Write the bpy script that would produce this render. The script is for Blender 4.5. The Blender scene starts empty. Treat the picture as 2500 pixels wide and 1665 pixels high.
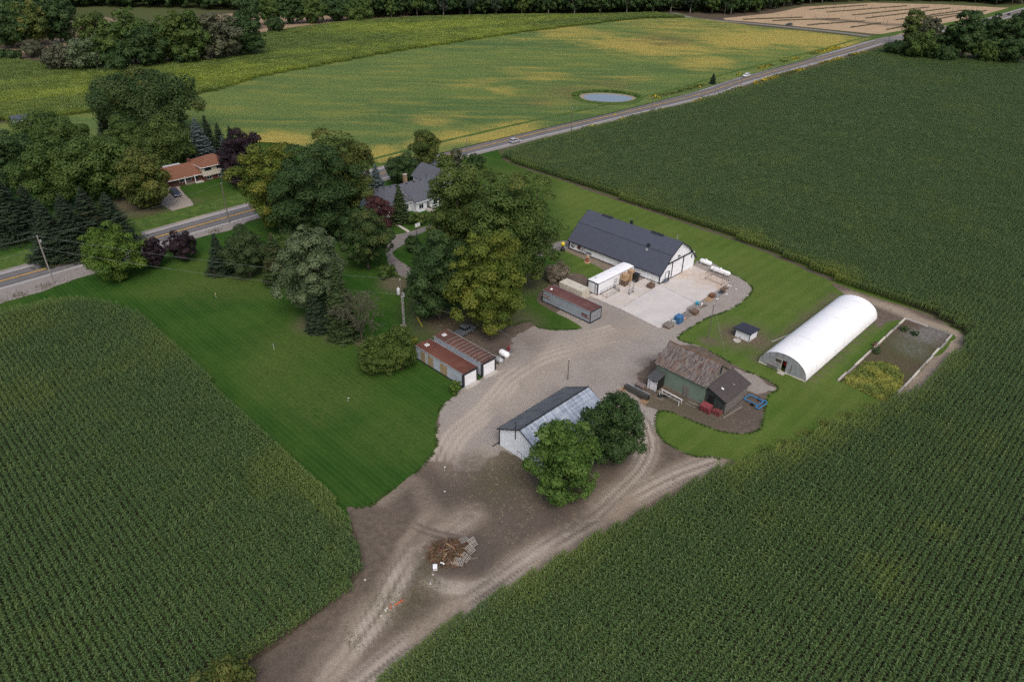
import bpy, bmesh, math, random
import numpy as np
from mathutils import Vector, Matrix
from mathutils.geometry import delaunay_2d_cdt

random.seed(7)
RNG = np.random.default_rng(7)
SC = bpy.context.scene
COL = SC.collection
R = math.radians

# ------------------------------------------------------------------ camera
FPX, PITCH, ROLL, CAMH = 1726.13, R(31.52), R(0.94), 70.18
_f = Vector((0, math.cos(PITCH), -math.sin(PITCH)))
_r0 = Vector((1, 0, 0)); _u0 = _r0.cross(_f)
_r = math.cos(ROLL)*_r0 + math.sin(ROLL)*_u0
_u = -math.sin(ROLL)*_r0 + math.cos(ROLL)*_u0
cam_d = bpy.data.cameras.new('camera')
cam = bpy.data.objects.new('camera', cam_d); COL.objects.link(cam)
cam_d.sensor_width = 36; cam_d.lens = 36*FPX/2500
cam_d.clip_start = 1; cam_d.clip_end = 6000
cam.matrix_world = Matrix(((_r.x, _u.x, -_f.x, 0), (_r.y, _u.y, -_f.y, 0), (_r.z, _u.z, -_f.z, CAMH), (0, 0, 0, 1)))
SC.camera = cam

# ------------------------------------------------------------------ sky, sun, exposure (overcast day)
SUN_EL, SUN_AZ = R(52), R(168)          # azimuth clockwise from +Y
world = bpy.data.worlds.new('World'); SC.world = world; world.use_nodes = True
_wn = world.node_tree; _bg = _wn.nodes['Background']
_sky = _wn.nodes.new('ShaderNodeTexSky'); _sky.sky_type = 'NISHITA'; _sky.sun_disc = False
_sky.sun_elevation = SUN_EL; _sky.sun_rotation = SUN_AZ
_sky.air_density = 1.0; _sky.dust_density = 6.0; _sky.ozone_density = 1.0
_wn.links.new(_sky.outputs[0], _bg.inputs[0]); _bg.inputs[1].default_value = 0.16
sun_d = bpy.data.lights.new('sun', 'SUN'); sun_d.energy = 1.0; sun_d.angle = R(30); sun_d.color = (1, .96, .9)
sun = bpy.data.objects.new('sun', sun_d); COL.objects.link(sun)
_sd = Vector((math.sin(SUN_AZ)*math.cos(SUN_EL), math.cos(SUN_AZ)*math.cos(SUN_EL), math.sin(SUN_EL)))
sun.rotation_euler = _sd.to_track_quat('Z', 'Y').to_euler()
sun.location = (60, -20, 150)
SC.view_settings.view_transform = 'Standard'; SC.view_settings.look = 'None'
SC.view_settings.exposure = 0.0; SC.view_settings.gamma = 1
SC.render.engine = 'CYCLES'
SC.cycles.max_bounces = 5; SC.cycles.diffuse_bounces = 3; SC.cycles.glossy_bounces = 2
SC.cycles.transmission_bounces = 2; SC.cycles.transparent_max_bounces = 4
SC.cycles.use_denoising = False
SC.cycles.use_adaptive_sampling = True; SC.cycles.adaptive_threshold = 0.008; SC.cycles.sample_clamp_indirect = 4

# ------------------------------------------------------------------ places: photo pixel (2500 wide) -> point of the ground plane
def G(px, py, z=0.0):
    d = (px-1250)/FPX*_r - (py-832.5)/FPX*_u + _f
    t = (z-CAMH)/d.z
    return Vector((d.x*t, d.y*t, z))
def GD(x, y, z=0.0):
    return G(x*1.062, y*1.062, z)
def to_px(v):
    d = Vector(v)-Vector((0, 0, CAMH)); w = d.dot(_f)
    return 1250+FPX*d.dot(_r)/w, 832.5-FPX*d.dot(_u)/w
def height_to(base, py):
    """height above ground point whose top shows at pixel row py"""
    lo, hi = 0.0, 60.0
    for _ in range(40):
        m = (lo+hi)/2
        if to_px((base.x, base.y, m))[1] > py: lo = m
        else: hi = m
    return (lo+hi)/2
def mpp(p):
    """metres per photo pixel at point p"""
    return (Vector(p)-Vector((0, 0, CAMH))).dot(_f)/FPX
UANG = R(45.6)
U = Vector((math.cos(UANG), math.sin(UANG), 0)); V = Vector((-math.sin(UANG), math.cos(UANG), 0))

# ------------------------------------------------------------------ tags
def tag(o, label=None, cat=None, group=None, kind=None):
    if label: o['label'] = label
    if cat: o['category'] = cat
    if group: o['group'] = group
    if kind: o['kind'] = kind
    return o
def empty(name, loc=(0, 0, 0), rz=0.0, label=None, cat=None, group=None):
    o = bpy.data.objects.new(name, None); COL.objects.link(o)
    o.location = loc; o.rotation_euler = (0, 0, rz); o.empty_display_size = .5
    return tag(o, label, cat, group)
def copy_tree(o, parent=None):
    c = o.copy(); COL.objects.link(c)
    if parent is not None: c.parent = parent
    for ch in list(o.children): copy_tree(ch, c)
    return c

# ------------------------------------------------------------------ mesh builder
class MB:
    def __init__(s): s.v = []; s.f = []; s.m = []
    def add(s, vs, fs, mi=0):
        b = len(s.v); s.v += [tuple(v) for v in vs]
        for f in fs: s.f.append(tuple(b+i for i in f)); s.m.append(mi)
        return s
    def box(s, c, d, rz=0.0, mi=0, tilt=None, M=None):
        x, y, z = d[0]/2, d[1]/2, d[2]/2
        vs = [Vector(p) for p in ((-x,-y,-z),(x,-y,-z),(x,y,-z),(-x,y,-z),(-x,-y,z),(x,-y,z),(x,y,z),(-x,y,z))]
        if M is None:
            M = Matrix.Rotation(rz, 4, 'Z')
            if tilt: M = M @ Matrix.Rotation(tilt[0], 4, 'X') @ Matrix.Rotation(tilt[1], 4, 'Y')
        vs = [M @ v + Vector(c) for v in vs]
        return s.add(vs, ((0,3,2,1),(4,5,6,7),(0,1,5,4),(1,2,6,5),(2,3,7,6),(3,0,4,7)), mi)
    def b2(s, p, q, mi=0):
        """axis box from corner p to corner q"""
        p = Vector(p); q = Vector(q)
        return s.box((p+q)/2, [abs(q[i]-p[i]) for i in range(3)], mi=mi)
    def prism(s, poly, d, mi=0):
        """extrude 3d polygon by vector d"""
        n = len(poly); d = Vector(d)
        vs = [Vector(p) for p in poly]+[Vector(p)+d for p in poly]
        fs = [tuple(range(n-1, -1, -1)), tuple(range(n, 2*n))]+[(i, (i+1) % n, n+(i+1) % n, n+i) for i in range(n)]
        return s.add(vs, fs, mi)
    def tube(s, pts, r, n=6, mi=0, caps=True):
        pts = [Vector(p) for p in pts]
        rs = r if isinstance(r, (list, tuple)) else [r]*len(pts)
        vs = []; fs = []
        for i, p in enumerate(pts):
            d = (pts[min(i+1, len(pts)-1)]-pts[max(i-1, 0)])
            if d.length < 1e-9: d = Vector((0, 0, 1))
            d.normalize(); a = d.orthogonal().normalized() if abs(d.z) > .99 else d.cross(Vector((0, 0, 1))).normalized()
            b = d.cross(a)
            for k in range(n):
                t = 2*math.pi*k/n+math.pi/n
                vs.append(p+(a*math.cos(t)+b*math.sin(t))*rs[i])
        for i in range(len(pts)-1):
            for k in range(n):
                fs.append((i*n+k, i*n+(k+1) % n, (i+1)*n+(k+1) % n, (i+1)*n+k))
        if caps:
            fs.append(tuple(range(n-1, -1, -1))); fs.append(tuple((len(pts)-1)*n+k for k in range(n)))
        return s.add(vs, fs, mi)
    def lathe(s, prof, c=(0, 0, 0), n=16, mi=0, axis='Z'):
        """prof: list of (r, h)"""
        c = Vector(c); vs = []; fs = []
        for r, h in prof:
            for k in range(n):
                t = 2*math.pi*k/n
                p = (r*math.cos(t), r*math.sin(t), h)
                if axis == 'X': p = (p[2], p[0], p[1])
                if axis == 'Y': p = (p[0], p[2], p[1])
                vs.append(Vector(p)+c)
        for i in range(len(prof)-1):
            for k in range(n): fs.append((i*n+k, i*n+(k+1) % n, (i+1)*n+(k+1) % n, (i+1)*n+k))
        fs.append(tuple(range(n-1, -1, -1))); fs.append(tuple((len(prof)-1)*n+k for k in range(n)))
        return s.add(vs, fs, mi)
    def mesh(s, name, mats, smooth=False):
        me = bpy.data.meshes.new(name); me.from_pydata([tuple(v) for v in s.v], [], s.f)
        for m in (mats if isinstance(mats, (list, tuple)) else [mats]): me.materials.append(m)
        if any(s.m): me.polygons.foreach_set('material_index', s.m)
        if smooth: me.polygons.foreach_set('use_smooth', [True]*len(me.polygons))
        bm = bmesh.new(); bm.from_mesh(me); bmesh.ops.recalc_face_normals(bm, faces=bm.faces); bm.to_mesh(me); bm.free()
        me.update(); return me
    def build(s, name, mats, parent=None, smooth=False, loc=None, rz=None, bevel=0):
        o = bpy.data.objects.new(name, s.mesh(name, mats, smooth)); COL.objects.link(o)
        if parent is not None: o.parent = parent
        if loc is not None: o.location = loc
        if rz is not None: o.rotation_euler = (0, 0, rz)
        if bevel:
            b = o.modifiers.new('bevel', 'BEVEL'); b.width = bevel; b.segments = 2; b.limit_method = 'ANGLE'
        return o
def np_mesh(name, co, faces_flat, per, mats, smooth=False, attrs=None):
    """fast mesh from numpy arrays, every face with `per` corners"""
    me = bpy.data.meshes.new(name); nf = len(faces_flat)//per
    me.vertices.add(len(co)); me.vertices.foreach_set('co', np.asarray(co, np.float32).ravel())
    me.loops.add(len(faces_flat)); me.loops.foreach_set('vertex_index', np.asarray(faces_flat, np.int32))
    me.polygons.add(nf); me.polygons.foreach_set('loop_start', np.arange(0, nf*per, per, dtype=np.int32))
    try: me.polygons.foreach_set('loop_total', np.full(nf, per, np.int32))
    except Exception: pass
    if smooth: me.polygons.foreach_set('use_smooth', np.ones(nf, bool))
    for m in (mats if isinstance(mats, (list, tuple)) else [mats]): me.materials.append(m)
    for k, v in (attrs or {}).items():
        a = me.attributes.new(k, 'FLOAT', 'POINT'); a.data.foreach_set('value', np.asarray(v, np.float32))
    me.update(calc_edges=True); me.validate(clean_customdata=False)
    return me
def link(name, me, parent=None, loc=None):
    o = bpy.data.objects.new(name, me); COL.objects.link(o)
    if parent is not None: o.parent = parent
    if loc is not None: o.location = loc
    return o

# ------------------------------------------------------------------ value noise in numpy
def vnoise(x, y, scale, seed=0):
    x = np.asarray(x)/scale+seed*17.31; y = np.asarray(y)/scale+seed*9.77
    xi = np.floor(x).astype(np.int64); yi = np.floor(y).astype(np.int64); fx = x-xi; fy = y-yi
    fx = fx*fx*(3-2*fx); fy = fy*fy*(3-2*fy)
    def h(a, b):
        n = (a*374761393+b*668265263+seed*1274126177) & 0x7fffffff
        n = ((n ^ (n >> 13))*1274126177) & 0x7fffffff
        return ((n ^ (n >> 16)) & 0xffff)/65535.0
    return (h(xi, yi)*(1-fx)+h(xi+1, yi)*fx)*(1-fy)+(h(xi, yi+1)*(1-fx)+h(xi+1, yi+1)*fx)*fy
def fbm(x, y, scale, seed=0, oct=3):
    t = 0; a = .5; tot = 0
    for i in range(oct): t = t+a*vnoise(x, y, scale/2**i, seed+i*3); tot += a; a *= .5
    return t/tot
def in_poly(x, y, poly):
    x = np.asarray(x); y = np.asarray(y); ins = np.zeros(x.shape, bool); n = len(poly); j = n-1
    for i in range(n):
        xi, yi = poly[i]; xj, yj = poly[j]
        c = ((yi > y) != (yj > y)) & (x < (xj-xi)*(y-yi)/((yj-yi) or 1e-9)+xi)
        ins ^= c; j = i
    return ins
def dist_poly(x, y, pts, closed=True):
    x = np.asarray(x, float); y = np.asarray(y, float); d = np.full(x.shape, 1e9)
    m = len(pts) if closed else len(pts)-1
    for i in range(m):
        ax, ay = pts[i]; bx, by = pts[(i+1) % len(pts)]
        dx, dy = bx-ax, by-ay; L = dx*dx+dy*dy or 1e-9
        t = np.clip(((x-ax)*dx+(y-ay)*dy)/L, 0, 1)
        d = np.minimum(d, np.hypot(x-ax-t*dx, y-ay-t*dy))
    return d
def sstep(a, b, x):
    t = np.clip((np.asarray(x)-a)/(b-a), 0, 1); return t*t*(3-2*t)
def catmull(pts, closed=True, step=1.0):
    out = []; n = len(pts); m = n if closed else n-1
    g = lambda i: np.array(pts[i % n] if closed else pts[max(0, min(n-1, i))], float)
    for i in range(m):
        p0, p1, p2, p3 = g(i-1), g(i), g(i+1), g(i+2)
        k = max(1, int(np.linalg.norm(p2-p1)/step))
        for j in range(k):
            t = j/k
            out.append(tuple(.5*(2*p1+(p2-p0)*t+(2*p0-5*p1+4*p2-p3)*t*t+(3*p1-p0-3*p2+p3)*t**3)))
    if not closed: out.append(tuple(pts[-1]))
    return out
def densify(pts, step, closed=True):
    out = []; n = len(pts)
    for i in range(n if closed else n-1):
        a = np.array(pts[i], float); b = np.array(pts[(i+1) % n], float); k = max(1, int(np.linalg.norm(b-a)/step))
        out += [tuple(a+(b-a)*j/k) for j in range(k)]
    if not closed: out.append(tuple(pts[-1]))
    return out

# ------------------------------------------------------------------ materials
class Mat:
    def __init__(s, name, rough=.8, spec=.3):
        s.m = bpy.data.materials.new(name); s.m.use_nodes = True; s.t = s.m.node_tree
        s.b = s.t.nodes['Principled BSDF']; s.b.inputs['Roughness'].default_value = rough
        s.b.inputs['Specular IOR Level'].default_value = spec
        s._c = None
    def n(s, typ, **kw):
        nd = s.t.nodes.new('ShaderNode'+typ)
        for k, v in kw.items():
            if k in nd.inputs:
                s.set(nd.inputs[k], v)
            else: setattr(nd, k, v)
        return nd
    def set(s, inp, v):
        if isinstance(v, bpy.types.NodeSocket): s.t.links.new(v, inp)
        elif isinstance(v, (tuple, list)) and len(v) == 3 and inp.type == 'RGBA': inp.default_value = (*v, 1)
        else: inp.default_value = v
    def co(s, stretch=None, rot=None, kind='Object'):
        if s._c is None: s._c = s.n('TexCoord')
        c = s._c.outputs[kind]
        if stretch or rot:
            mp = s.n('Mapping'); s.t.links.new(c, mp.inputs[0])
            if rot: mp.inputs['Rotation'].default_value = rot
            if stretch: mp.inputs['Scale'].default_value = stretch
            c = mp.outputs[0]
        return c
    def noise(s, scale, detail=3, rough=.55, vec=None, dist=0):
        nd = s.n('TexNoise', Scale=scale, Detail=detail, Roughness=rough, Distortion=dist)
        s.t.links.new(vec or s.co(), nd.inputs['Vector']); return nd.outputs['Fac']
    def wave(s, scale, vec=None, dist=1.0, ds=1.0, detail=2, dirn='X'):
        nd = s.n('TexWave', Scale=scale, Distortion=dist, Detail=detail); nd.bands_direction = dirn
        nd.inputs['Detail Scale'].default_value = ds
        s.t.links.new(vec or s.co(), nd.inputs['Vector']); return nd.outputs['Fac']
    def attr(s, name, typ='GEOMETRY'):
        nd = s.n('Attribute', attribute_name=name, attribute_type=typ); return nd.outputs['Fac']
    def math(s, op, a, b=0.0, c=None, clamp=False):
        nd = s.n('Math', operation=op, use_clamp=clamp); s.set(nd.inputs[0], a); s.set(nd.inputs[1], b)
        if c is not None: s.set(nd.inputs[2], c)
        return nd.outputs[0]
    def ramp(s, fac, lo, hi, a=0.0, b=1.0):
        nd = s.n('MapRange', interpolation_type='SMOOTHSTEP'); s.set(nd.inputs[0], fac)
        for i, v in enumerate((lo, hi, a, b)): nd.inputs[i+1].default_value = v
        return nd.outputs[0]
    def mix(s, fac, a, b, blend='MIX'):
        nd = s.n('Mix', data_type='RGBA', blend_type=blend); s.set(nd.inputs['Factor'], fac)
        s.set(nd.inputs[6], a); s.set(nd.inputs[7], b); return nd.outputs[2]
    def col(s, c): s.set(s.b.inputs['Base Color'], c); return s
    def bump(s, h, strength=.4, dist=.05):
        nd = s.n('Bump', Strength=strength, Distance=dist); s.t.links.new(h, nd.inputs['Height'])
        s.t.links.new(nd.outputs[0], s.b.inputs['Normal']); return s
def simple(name, c1, c2=None, scale=2.0, rough=.7, spec=.3, bump=0, lo=.35, hi=.65, stretch=None, metal=0, detail=4):
    m = Mat(name, rough, spec); m.b.inputs['Metallic'].default_value = metal
    c2 = c2 or tuple(x*.78 for x in c1)
    f = m.noise(scale, detail, vec=m.co(stretch) if stretch else None)
    m.col(m.mix(m.ramp(f, lo, hi), c1, c2))
    if bump: m.bump(m.noise(scale*6, 3), bump, .02)
    return m.m
# ================================================================== THE GROUND
def W(pts, z=0.0, d=False):
    """photo pixels -> world xy list"""
    return [tuple((GD if d else G)(*p, z).xy) for p in pts]
def region(name, poly, z, step, mat, smooth=True, jit=0.0, attrs=None, fine=1.0, label=None, kind='structure'):
    b = catmull(poly, True, fine) if smooth else densify(poly, fine)
    b = np.array(b)
    if jit:
        b = b+np.stack([fbm(b[:, 0], b[:, 1], 3.7, 3, 4)-.5, fbm(b[:, 0], b[:, 1], 3.7, 5, 4)-.5], 1)*4.5*jit
    x0, y0 = b.min(0); x1, y1 = b.max(0)
    gx, gy = np.meshgrid(np.arange(x0, x1, step), np.arange(y0, y1, step)); gx = gx.ravel(); gy = gy.ravel()
    k = in_poly(gx, gy, b); gx = gx[k]; gy = gy[k]
    if len(gx):
        k = dist_poly(gx, gy, b) > step*.4; gx = gx[k]; gy = gy[k]
    pts = [Vector(p) for p in b]+[Vector((p, q)) for p, q in zip(gx, gy)]
    n = len(b)
    vs, es, fs, *_ = delaunay_2d_cdt(pts, [(i, (i+1) % n) for i in range(n)], [], 1, 1e-4)
    co = np.array([(v.x, v.y, z) for v in vs]); fl = []
    for f in fs:
        a, c, d = (co[i] for i in f[:3])
        fl += list(f) if (c[0]-a[0])*(d[1]-a[1])-(c[1]-a[1])*(d[0]-a[0]) > 0 else list(f)[::-1]
    me = np_mesh(name, co, fl, 3, mat, attrs={k: f(co[:, 0], co[:, 1]) for k, f in (attrs or {}).items()})
    o = link(name, me); tag(o, label, kind=kind); return o
def blobs(lst, d=True):
    """soft spots: (px, py, rx_px, strength) measured in the photo, laid on the ground as round world-space spots"""
    W_ = []
    for (px, py, r, s) in lst:
        c = (GD if d else G)(px, py); W_.append((c.x, c.y, r, s))
    def f(x, y):
        o = np.zeros(len(x)); wob = (fbm(x, y, 9, 11)-.5)*1.3
        for cx, cy, r, s in W_: o = np.maximum(o, s*sstep(1.35, .15, np.hypot(x-cx, y-cy)/r+wob))
        return o
    return f
def lines(lst, soft=.8):
    """worn wheel tracks: (polyline in photo px (D), width m, strength)"""
    W_ = [(catmull(W(p, d=True), False, 1.0), w, s) for p, w, s in lst]
    def f(x, y):
        o = np.zeros(len(x)); wob = (fbm(x, y, 5, 21)-.5)*1.0
        for p, w, s in W_: o = np.maximum(o, s*sstep(w*(1+soft), w*.35, dist_poly(x, y, p, False)+wob*w))
        return o
    return f

# ---- base soil sheet to the horizon
m = Mat('soil', .95, .02)
f1 = m.noise(.05, 6); f2 = m.noise(2.0, 5); f3 = m.noise(.004, 3)
c = m.mix(m.ramp(f2, .3, .7), (.060, .048, .036), (.105, .084, .064))
c = m.mix(m.ramp(f3, .4, .6), c, (.07, .085, .035)); m.col(c); m.bump(f2, .4, .06)
SOIL = m.m
mb = MB(); N = 24; ext = 3500
for i in range(N+1):
    for j in range(N+1): mb.v.append((-ext+2*ext*i/N, -600+(ext+600)*j/N, 0))
for i in range(N):
    for j in range(N): mb.f.append((i*(N+1)+j, (i+1)*(N+1)+j, (i+1)*(N+1)+j+1, i*(N+1)+j+1)); mb.m.append(0)
tag(mb.build('ground', SOIL), 'brown soil stretching under fields and woods', kind='structure')

# ---- lawn
m = Mat('lawn', .95, .03)
fine = m.noise(9, 4, .7); mid = m.noise(.9, 4); big = m.noise(.06, 3); dd_ = m.noise(.35, 4)
w1 = m.wave(.10, m.co(rot=(0, 0, -R(136))), 1.6, .35, dirn='Y', detail=3)
w2 = m.wave(.10, m.co(rot=(0, 0, -UANG)), 1.6, .35, dirn='Y', detail=3)
w3 = m.wave(.37, m.co(rot=(0, 0, -R(136))), 2.5, .2, dirn='Y', detail=3)
east = m.attr('east'); st = m.math('ADD', m.math('MULTIPLY', w1, m.math('SUBTRACT', 1.0, east)), m.math('MULTIPLY', w2, east))
west_c = m.mix(m.ramp(big, .35, .65), (.018, .060, .009), (.038, .082, .014)); east_c = m.mix(m.ramp(big, .35, .65), (.054, .104, .018), (.080, .130, .026))
c = m.mix(east, west_c, east_c)
c = m.mix(m.math('MULTIPLY', m.ramp(st, .25, .75), m.math('MULTIPLY', m.ramp(dd_, .2, .7), m.math('ADD', .26, m.math('MULTIPLY', east, .25)))), c, m.mix(east, (.056, .102, .020), (.105, .150, .036)))
c = m.mix(m.math('MULTIPLY', m.ramp(w3, .55, .9), .2), c, (.075, .105, .035))
c = m.mix(m.math('MULTIPLY', m.ramp(mid, .45, .75), .35), c, m.mix(east, (.013, .048, .007), (.048, .092, .016)))
c = m.mix(m.math('MULTIPLY', m.ramp(fine, .45, .75), .38), c, m.mix(east, (.048, .100, .022), (.112, .158, .044)))
c = m.mix(m.math('MULTIPLY', m.attr('dry'), m.ramp(m.noise(1.6, 4), .25, .7)), c, (.105, .125, .038))
c = m.mix(m.attr('bare'), c, m.mix(m.ramp(m.noise(3, 4), .3, .7), (.09, .068, .048), (.15, .125, .098)))
m.col(c); m.bump(fine, .7, .08); LAWN = m.m
lot = W([(-60,760),(0,741),(110,707),(228,667),(320,637),(425,600),(510,573),(600,545),(700,515),(850,470),(960,432),(1080,394),(1190,368)])
lot += W([(1212,366),(1230,385),(1310,412),(1480,471),(1740,560),(1910,622),(2075,692),(2180,730),(2290,778),(2366,822),(2345,880),(2260,945),(2195,1000),(2100,1040),(1920,1090),(1800,1140),(1700,1200),(1500,1250),(1300,1280)])
lot += W([(1000,1290),(900,1270),(830,1270),(780,1230),(700,1160),(560,1040),(430,910),(330,800),(250,760),(150,760),(-60,800)])
dryf = blobs([(500,640,14,.55),(455,660,10,.5),(610,850,9,.45),(680,800,9,.35),(760,900,10,.4),(900,1000,8,.3),(1210,440,25,.5),(1130,400,14,.6),(1350,500,20,.4),(1500,540,20,.5),(1750,640,18,.5),(1870,880,10,.4),(1640,1040,8,.3),(1350,560,10,.3),(1960,950,8,.4)])
baref = blobs([(1440,-999,1,0)]+[(1628,783,2.0,.95),(832,787,1.6,.9),(960,745,1.2,.7),(984,800,.8,.5),(905,652,4.5,.8),(1712,772,6.2,1),(1735,782,4.5,1),(560,620,4,.5),(620,590,6,.5),(890,560,4,.4),(785,775,3,.5),(1870,730,3,.5),(1060,760,11,.85),(1130,740,9,.85),(1000,735,8,.6),(1205,640,9,.6),(1190,560,9,.6),(700,600,9,.5),(720,740,4,.6)])
hoopL = [tuple(G(*p).xy) for p in ((1850,880),(2040,722))]
hoopR = [tuple(G(*p).xy) for p in ((1970,936),(2150,784))]
def bare2(x, y):
    return np.maximum(baref(x, y), .8*sstep(1.5, .4, np.minimum(dist_poly(x, y, hoopL, False), dist_poly(x, y, hoopR, False)+.5)+(fbm(x, y, 3, 5)-.5)*1.2))
cutl = [tuple(G(*p).xy) for p in ((1340,0+690),(1250,900))]
eastf = lambda x, y: sstep(-4, 4, x-(12+0*y))
region('lawn', lot, .02, 1.6, LAWN, jit=.25, attrs={'dry': dryf, 'bare': bare2, 'east': eastf}, label='mown green lawn around the farm buildings')
northlot = W([(-60,690),(0,667),(150,625),(300,580),(440,542),(585,503),(700,470),(800,440),(905,404),(840,375),(700,345),(620,340),(420,330),(200,345),(-60,350),(-300,500),(-300,740)])
region('lawn', northlot, .02, 3.0, LAWN, jit=.3, attrs={'dry': blobs([(420,495,9,.8),(350,510,9,.7),(500,460,8,.5)]), 'bare': blobs([(335,470,9,.9),(440,465,3,.5)]), 'east': lambda x, y: np.zeros(len(x))}, label='roadside lawn by the brick house across the road')

# ---- yard: gravel and dirt
m = Mat('yard_gravel', .95, .03)
n1 = m.noise(14, 3, .7); n2 = m.noise(1.1, 5); n3 = m.noise(.12, 4); n4 = m.noise(4.5, 4, .65)
grav = m.mix(m.ramp(n4, .3, .7), (.250, .228, .208), (.335, .308, .284))
grav = m.mix(m.math('MULTIPLY', m.ramp(n3, .4, .65), .55), grav, (.225, .192, .175))
dirt = m.mix(m.ramp(n2, .3, .7), (.088, .070, .055), (.135, .108, .085))
dirt = m.mix(m.math('MULTIPLY', m.ramp(n4, .45, .75), .5), dirt, (.095, .074, .058))
g = m.math('ADD', m.attr('gravel'), m.math('MULTIPLY', m.math('SUBTRACT', n2, .5), .5), clamp=True)
c = m.mix(m.ramp(g, .3, .7), dirt, grav)
tr = m.math('MULTIPLY', m.attr('track'), m.ramp(m.noise(1.7, 5, .7), .05, .6))
c = m.mix(m.math('MULTIPLY', tr, .95), c, (.365, .305, .240))
ru = m.math('MULTIPLY', m.attr('rut'), m.ramp(m.noise(2.6, 4, .7), .0, .42)); c = m.mix(m.math('MULTIPLY', ru, .85), c, (.42, .372, .318))
rd = m.math('MULTIPLY', m.attr('rutd'), m.ramp(m.noise(2.1, 4, .7), .05, .5)); c = m.mix(m.math('MULTIPLY', rd, .7), c, (.085, .068, .056))
dk = m.math('MULTIPLY', m.attr('dark'), m.ramp(n2, .1, .6))
c = m.mix(m.math('MULTIPLY', dk, .85), c, (.070, .056, .048))
ms = m.math('MULTIPLY', m.attr('moss'), m.ramp(m.noise(1.3, 5, .7), .3, .62))
c = m.mix(m.math('MULTIPLY', ms, .75), c, (.075, .072, .032))
lf = m.n('TexVoronoi', Scale=1.7); m.t.links.new(m.co(), lf.inputs['Vector'])
sp = m.math('MULTIPLY', m.math('LESS_THAN', lf.outputs['Distance'], .17), m.attr('litter'))
c = m.mix(m.math('MULTIPLY', sp, .75), c, (.30, .26, .15))
c = m.mix(m.math('MULTIPLY', m.ramp(n1, .35, .75), .28), c, m.mix(.5, c, (.40, .37, .34)))
c = m.mix(m.math('MULTIPLY', m.ramp(n1, .62, .36), .30), c, m.mix(.6, c, (.05, .045, .04)))
m.col(c); m.bump(m.math('ADD', n1, m.math('MULTIPLY', n2, 2.0)), .8, .05); YARD = m.m
yard_px = [(871,1240),(903,1235),(935,1211),(988,1173),(1020,1149),(1046,1120),(1065,1094),(1065,1051),(1070,1009),(1083,988),(1113,964),
 (1131,947),(1166,930),(1209,903),(1170,865),(1125,835),(1160,812),(1250,797),(1290,785),(1315,800),(1360,806),(1408,804),(1418,796),(1325,747),(1311,722),
 (1350,690),(1395,668),(1425,672),(1450,690),(1520,664),(1560,672),(1609,694),(1691,648),(1702,638),(1739,643),(1781,668),(1802,676),(1832,697),(1835,713),(1806,742),
 (1767,763),(1729,776),(1691,797),(1660,818),(1656,827),(1668,834),(1720,850),(1781,885),(1825,908),(1867,925),(1897,944),(1895,954),(1874,966),
 (1868,990),(1859,1040),(1844,1053),(1817,1059),(1767,1055),(1722,1040),(1683,1025),(1653,1011),(1611,1004),(1600,1029),(1605,1055),(1622,1078),
 (1653,1097),(1699,1115),(1745,1117),(1800,1140),(1650,1230),(1420,1360),(1220,1480),(1020,1600),(940,1720),(520,1720),(700,1560),(860,1430),(880,1370),(865,1290),(845,1240)]
gravp = W([(1003,1050),(1040,1080),(1095,1075),(1150,1035),(1260,1060),(1370,990),(1440,960),(1480,990),(1475,1040),(1440,1090),(1500,1000),(1520,960),(1440,900),(1490,830),(1560,800),(1800,760),(1850,640),(1640,580),(1400,650),(1180,780),(1090,870),(1010,920)], d=True)
apron = W([(1690,835),(1790,900),(1740,912),(1700,890),(1660,850)], d=True)
def gravel_w(x, y):
    wob = (fbm(x, y, 6, 2)-.5)*3.0
    def sd(p): return np.where(in_poly(x, y, p), 1, -1)*dist_poly(x, y, p)
    return sstep(-.7, .7, np.maximum(sd(gravp), sd(apron))+wob+(vnoise(x, y, 1.3, 9)-.5)*1.6)
trackf = lines([([(1640,1062),(1560,1090),(1480,1130),(1380,1190),(1250,1270),(1150,1340),(1060,1400),(960,1470),(880,1530),(800,1600)], 1.9, .75),
 ([(1080,1180),(1030,1220),(960,1270),(910,1340),(880,1400),(840,1450),(800,1500),(740,1580)], 1.8, .95),
 ([(985,1180),(930,1250),(900,1330),(850,1420),(780,1530)], .8, .55),
 ([(1480,1000),(1490,1030),(1470,1080),(1420,1130),(1350,1190)], 1.8, .7),
 ([(985,1330),(1040,1350),(1110,1345),(1180,1300),(1290,1230),(1400,1170)], 1.6, .8),
 ([(1160,900),(1090,960),(1030,1020),(1060,1080),(1100,1060)], 2.4, .45), ([(1160,930),(1250,850),(1330,800),(1450,760)], 3.0, .35), ([(880,1150),(950,1110),(1000,1180),(1090,1190)], 1.2, .5),
 ([(700,1560),(760,1490),(850,1390)], 1.2, .4)])
darkf = blobs([(1035,1275,5.4,1),(1100,1290,4,1),(960,1140,5,.7),(1080,1120,7,.9),(1040,1280,4.6,1),(1085,1255,3.6,.9),(1010,1320,3.0,.6),(1120,1130,7.5,.75),(1060,1150,6,.75),(1000,1120,5,.6),(1180,1190,5,.5),(1300,1165,6,.9),(1400,1085,5,.7),(1340,1130,6,.7),(1110,1340,3.5,.5),
 (1490,835,4.0,.6),(1470,860,3.5,.4),(1600,930,5,.7),(1690,930,6,.9),(1720,950,5,.8),(1650,960,5,.6),(1130,800,6,.8),(1200,790,4,.4),(1230,700,8,.5),(1260,690,6,.5),(640,1560,8,.5),(790,1300,3,.4),(1540,1040,3,.5)])
mossf = blobs([(1170,1090,5.5,.95),(1140,1120,4,.6),(1210,1110,5,.8),(1510,925,3.5,.9),(1545,935,5,.9),(1600,945,5,.8),(1300,740,4,.4),(1030,890,2,.4),(960,1380,3,.5),(900,1390,3.5,.55),(985,1300,2,.5),(1470,690,2,.3),(1160,1080,3,.6)])
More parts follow.
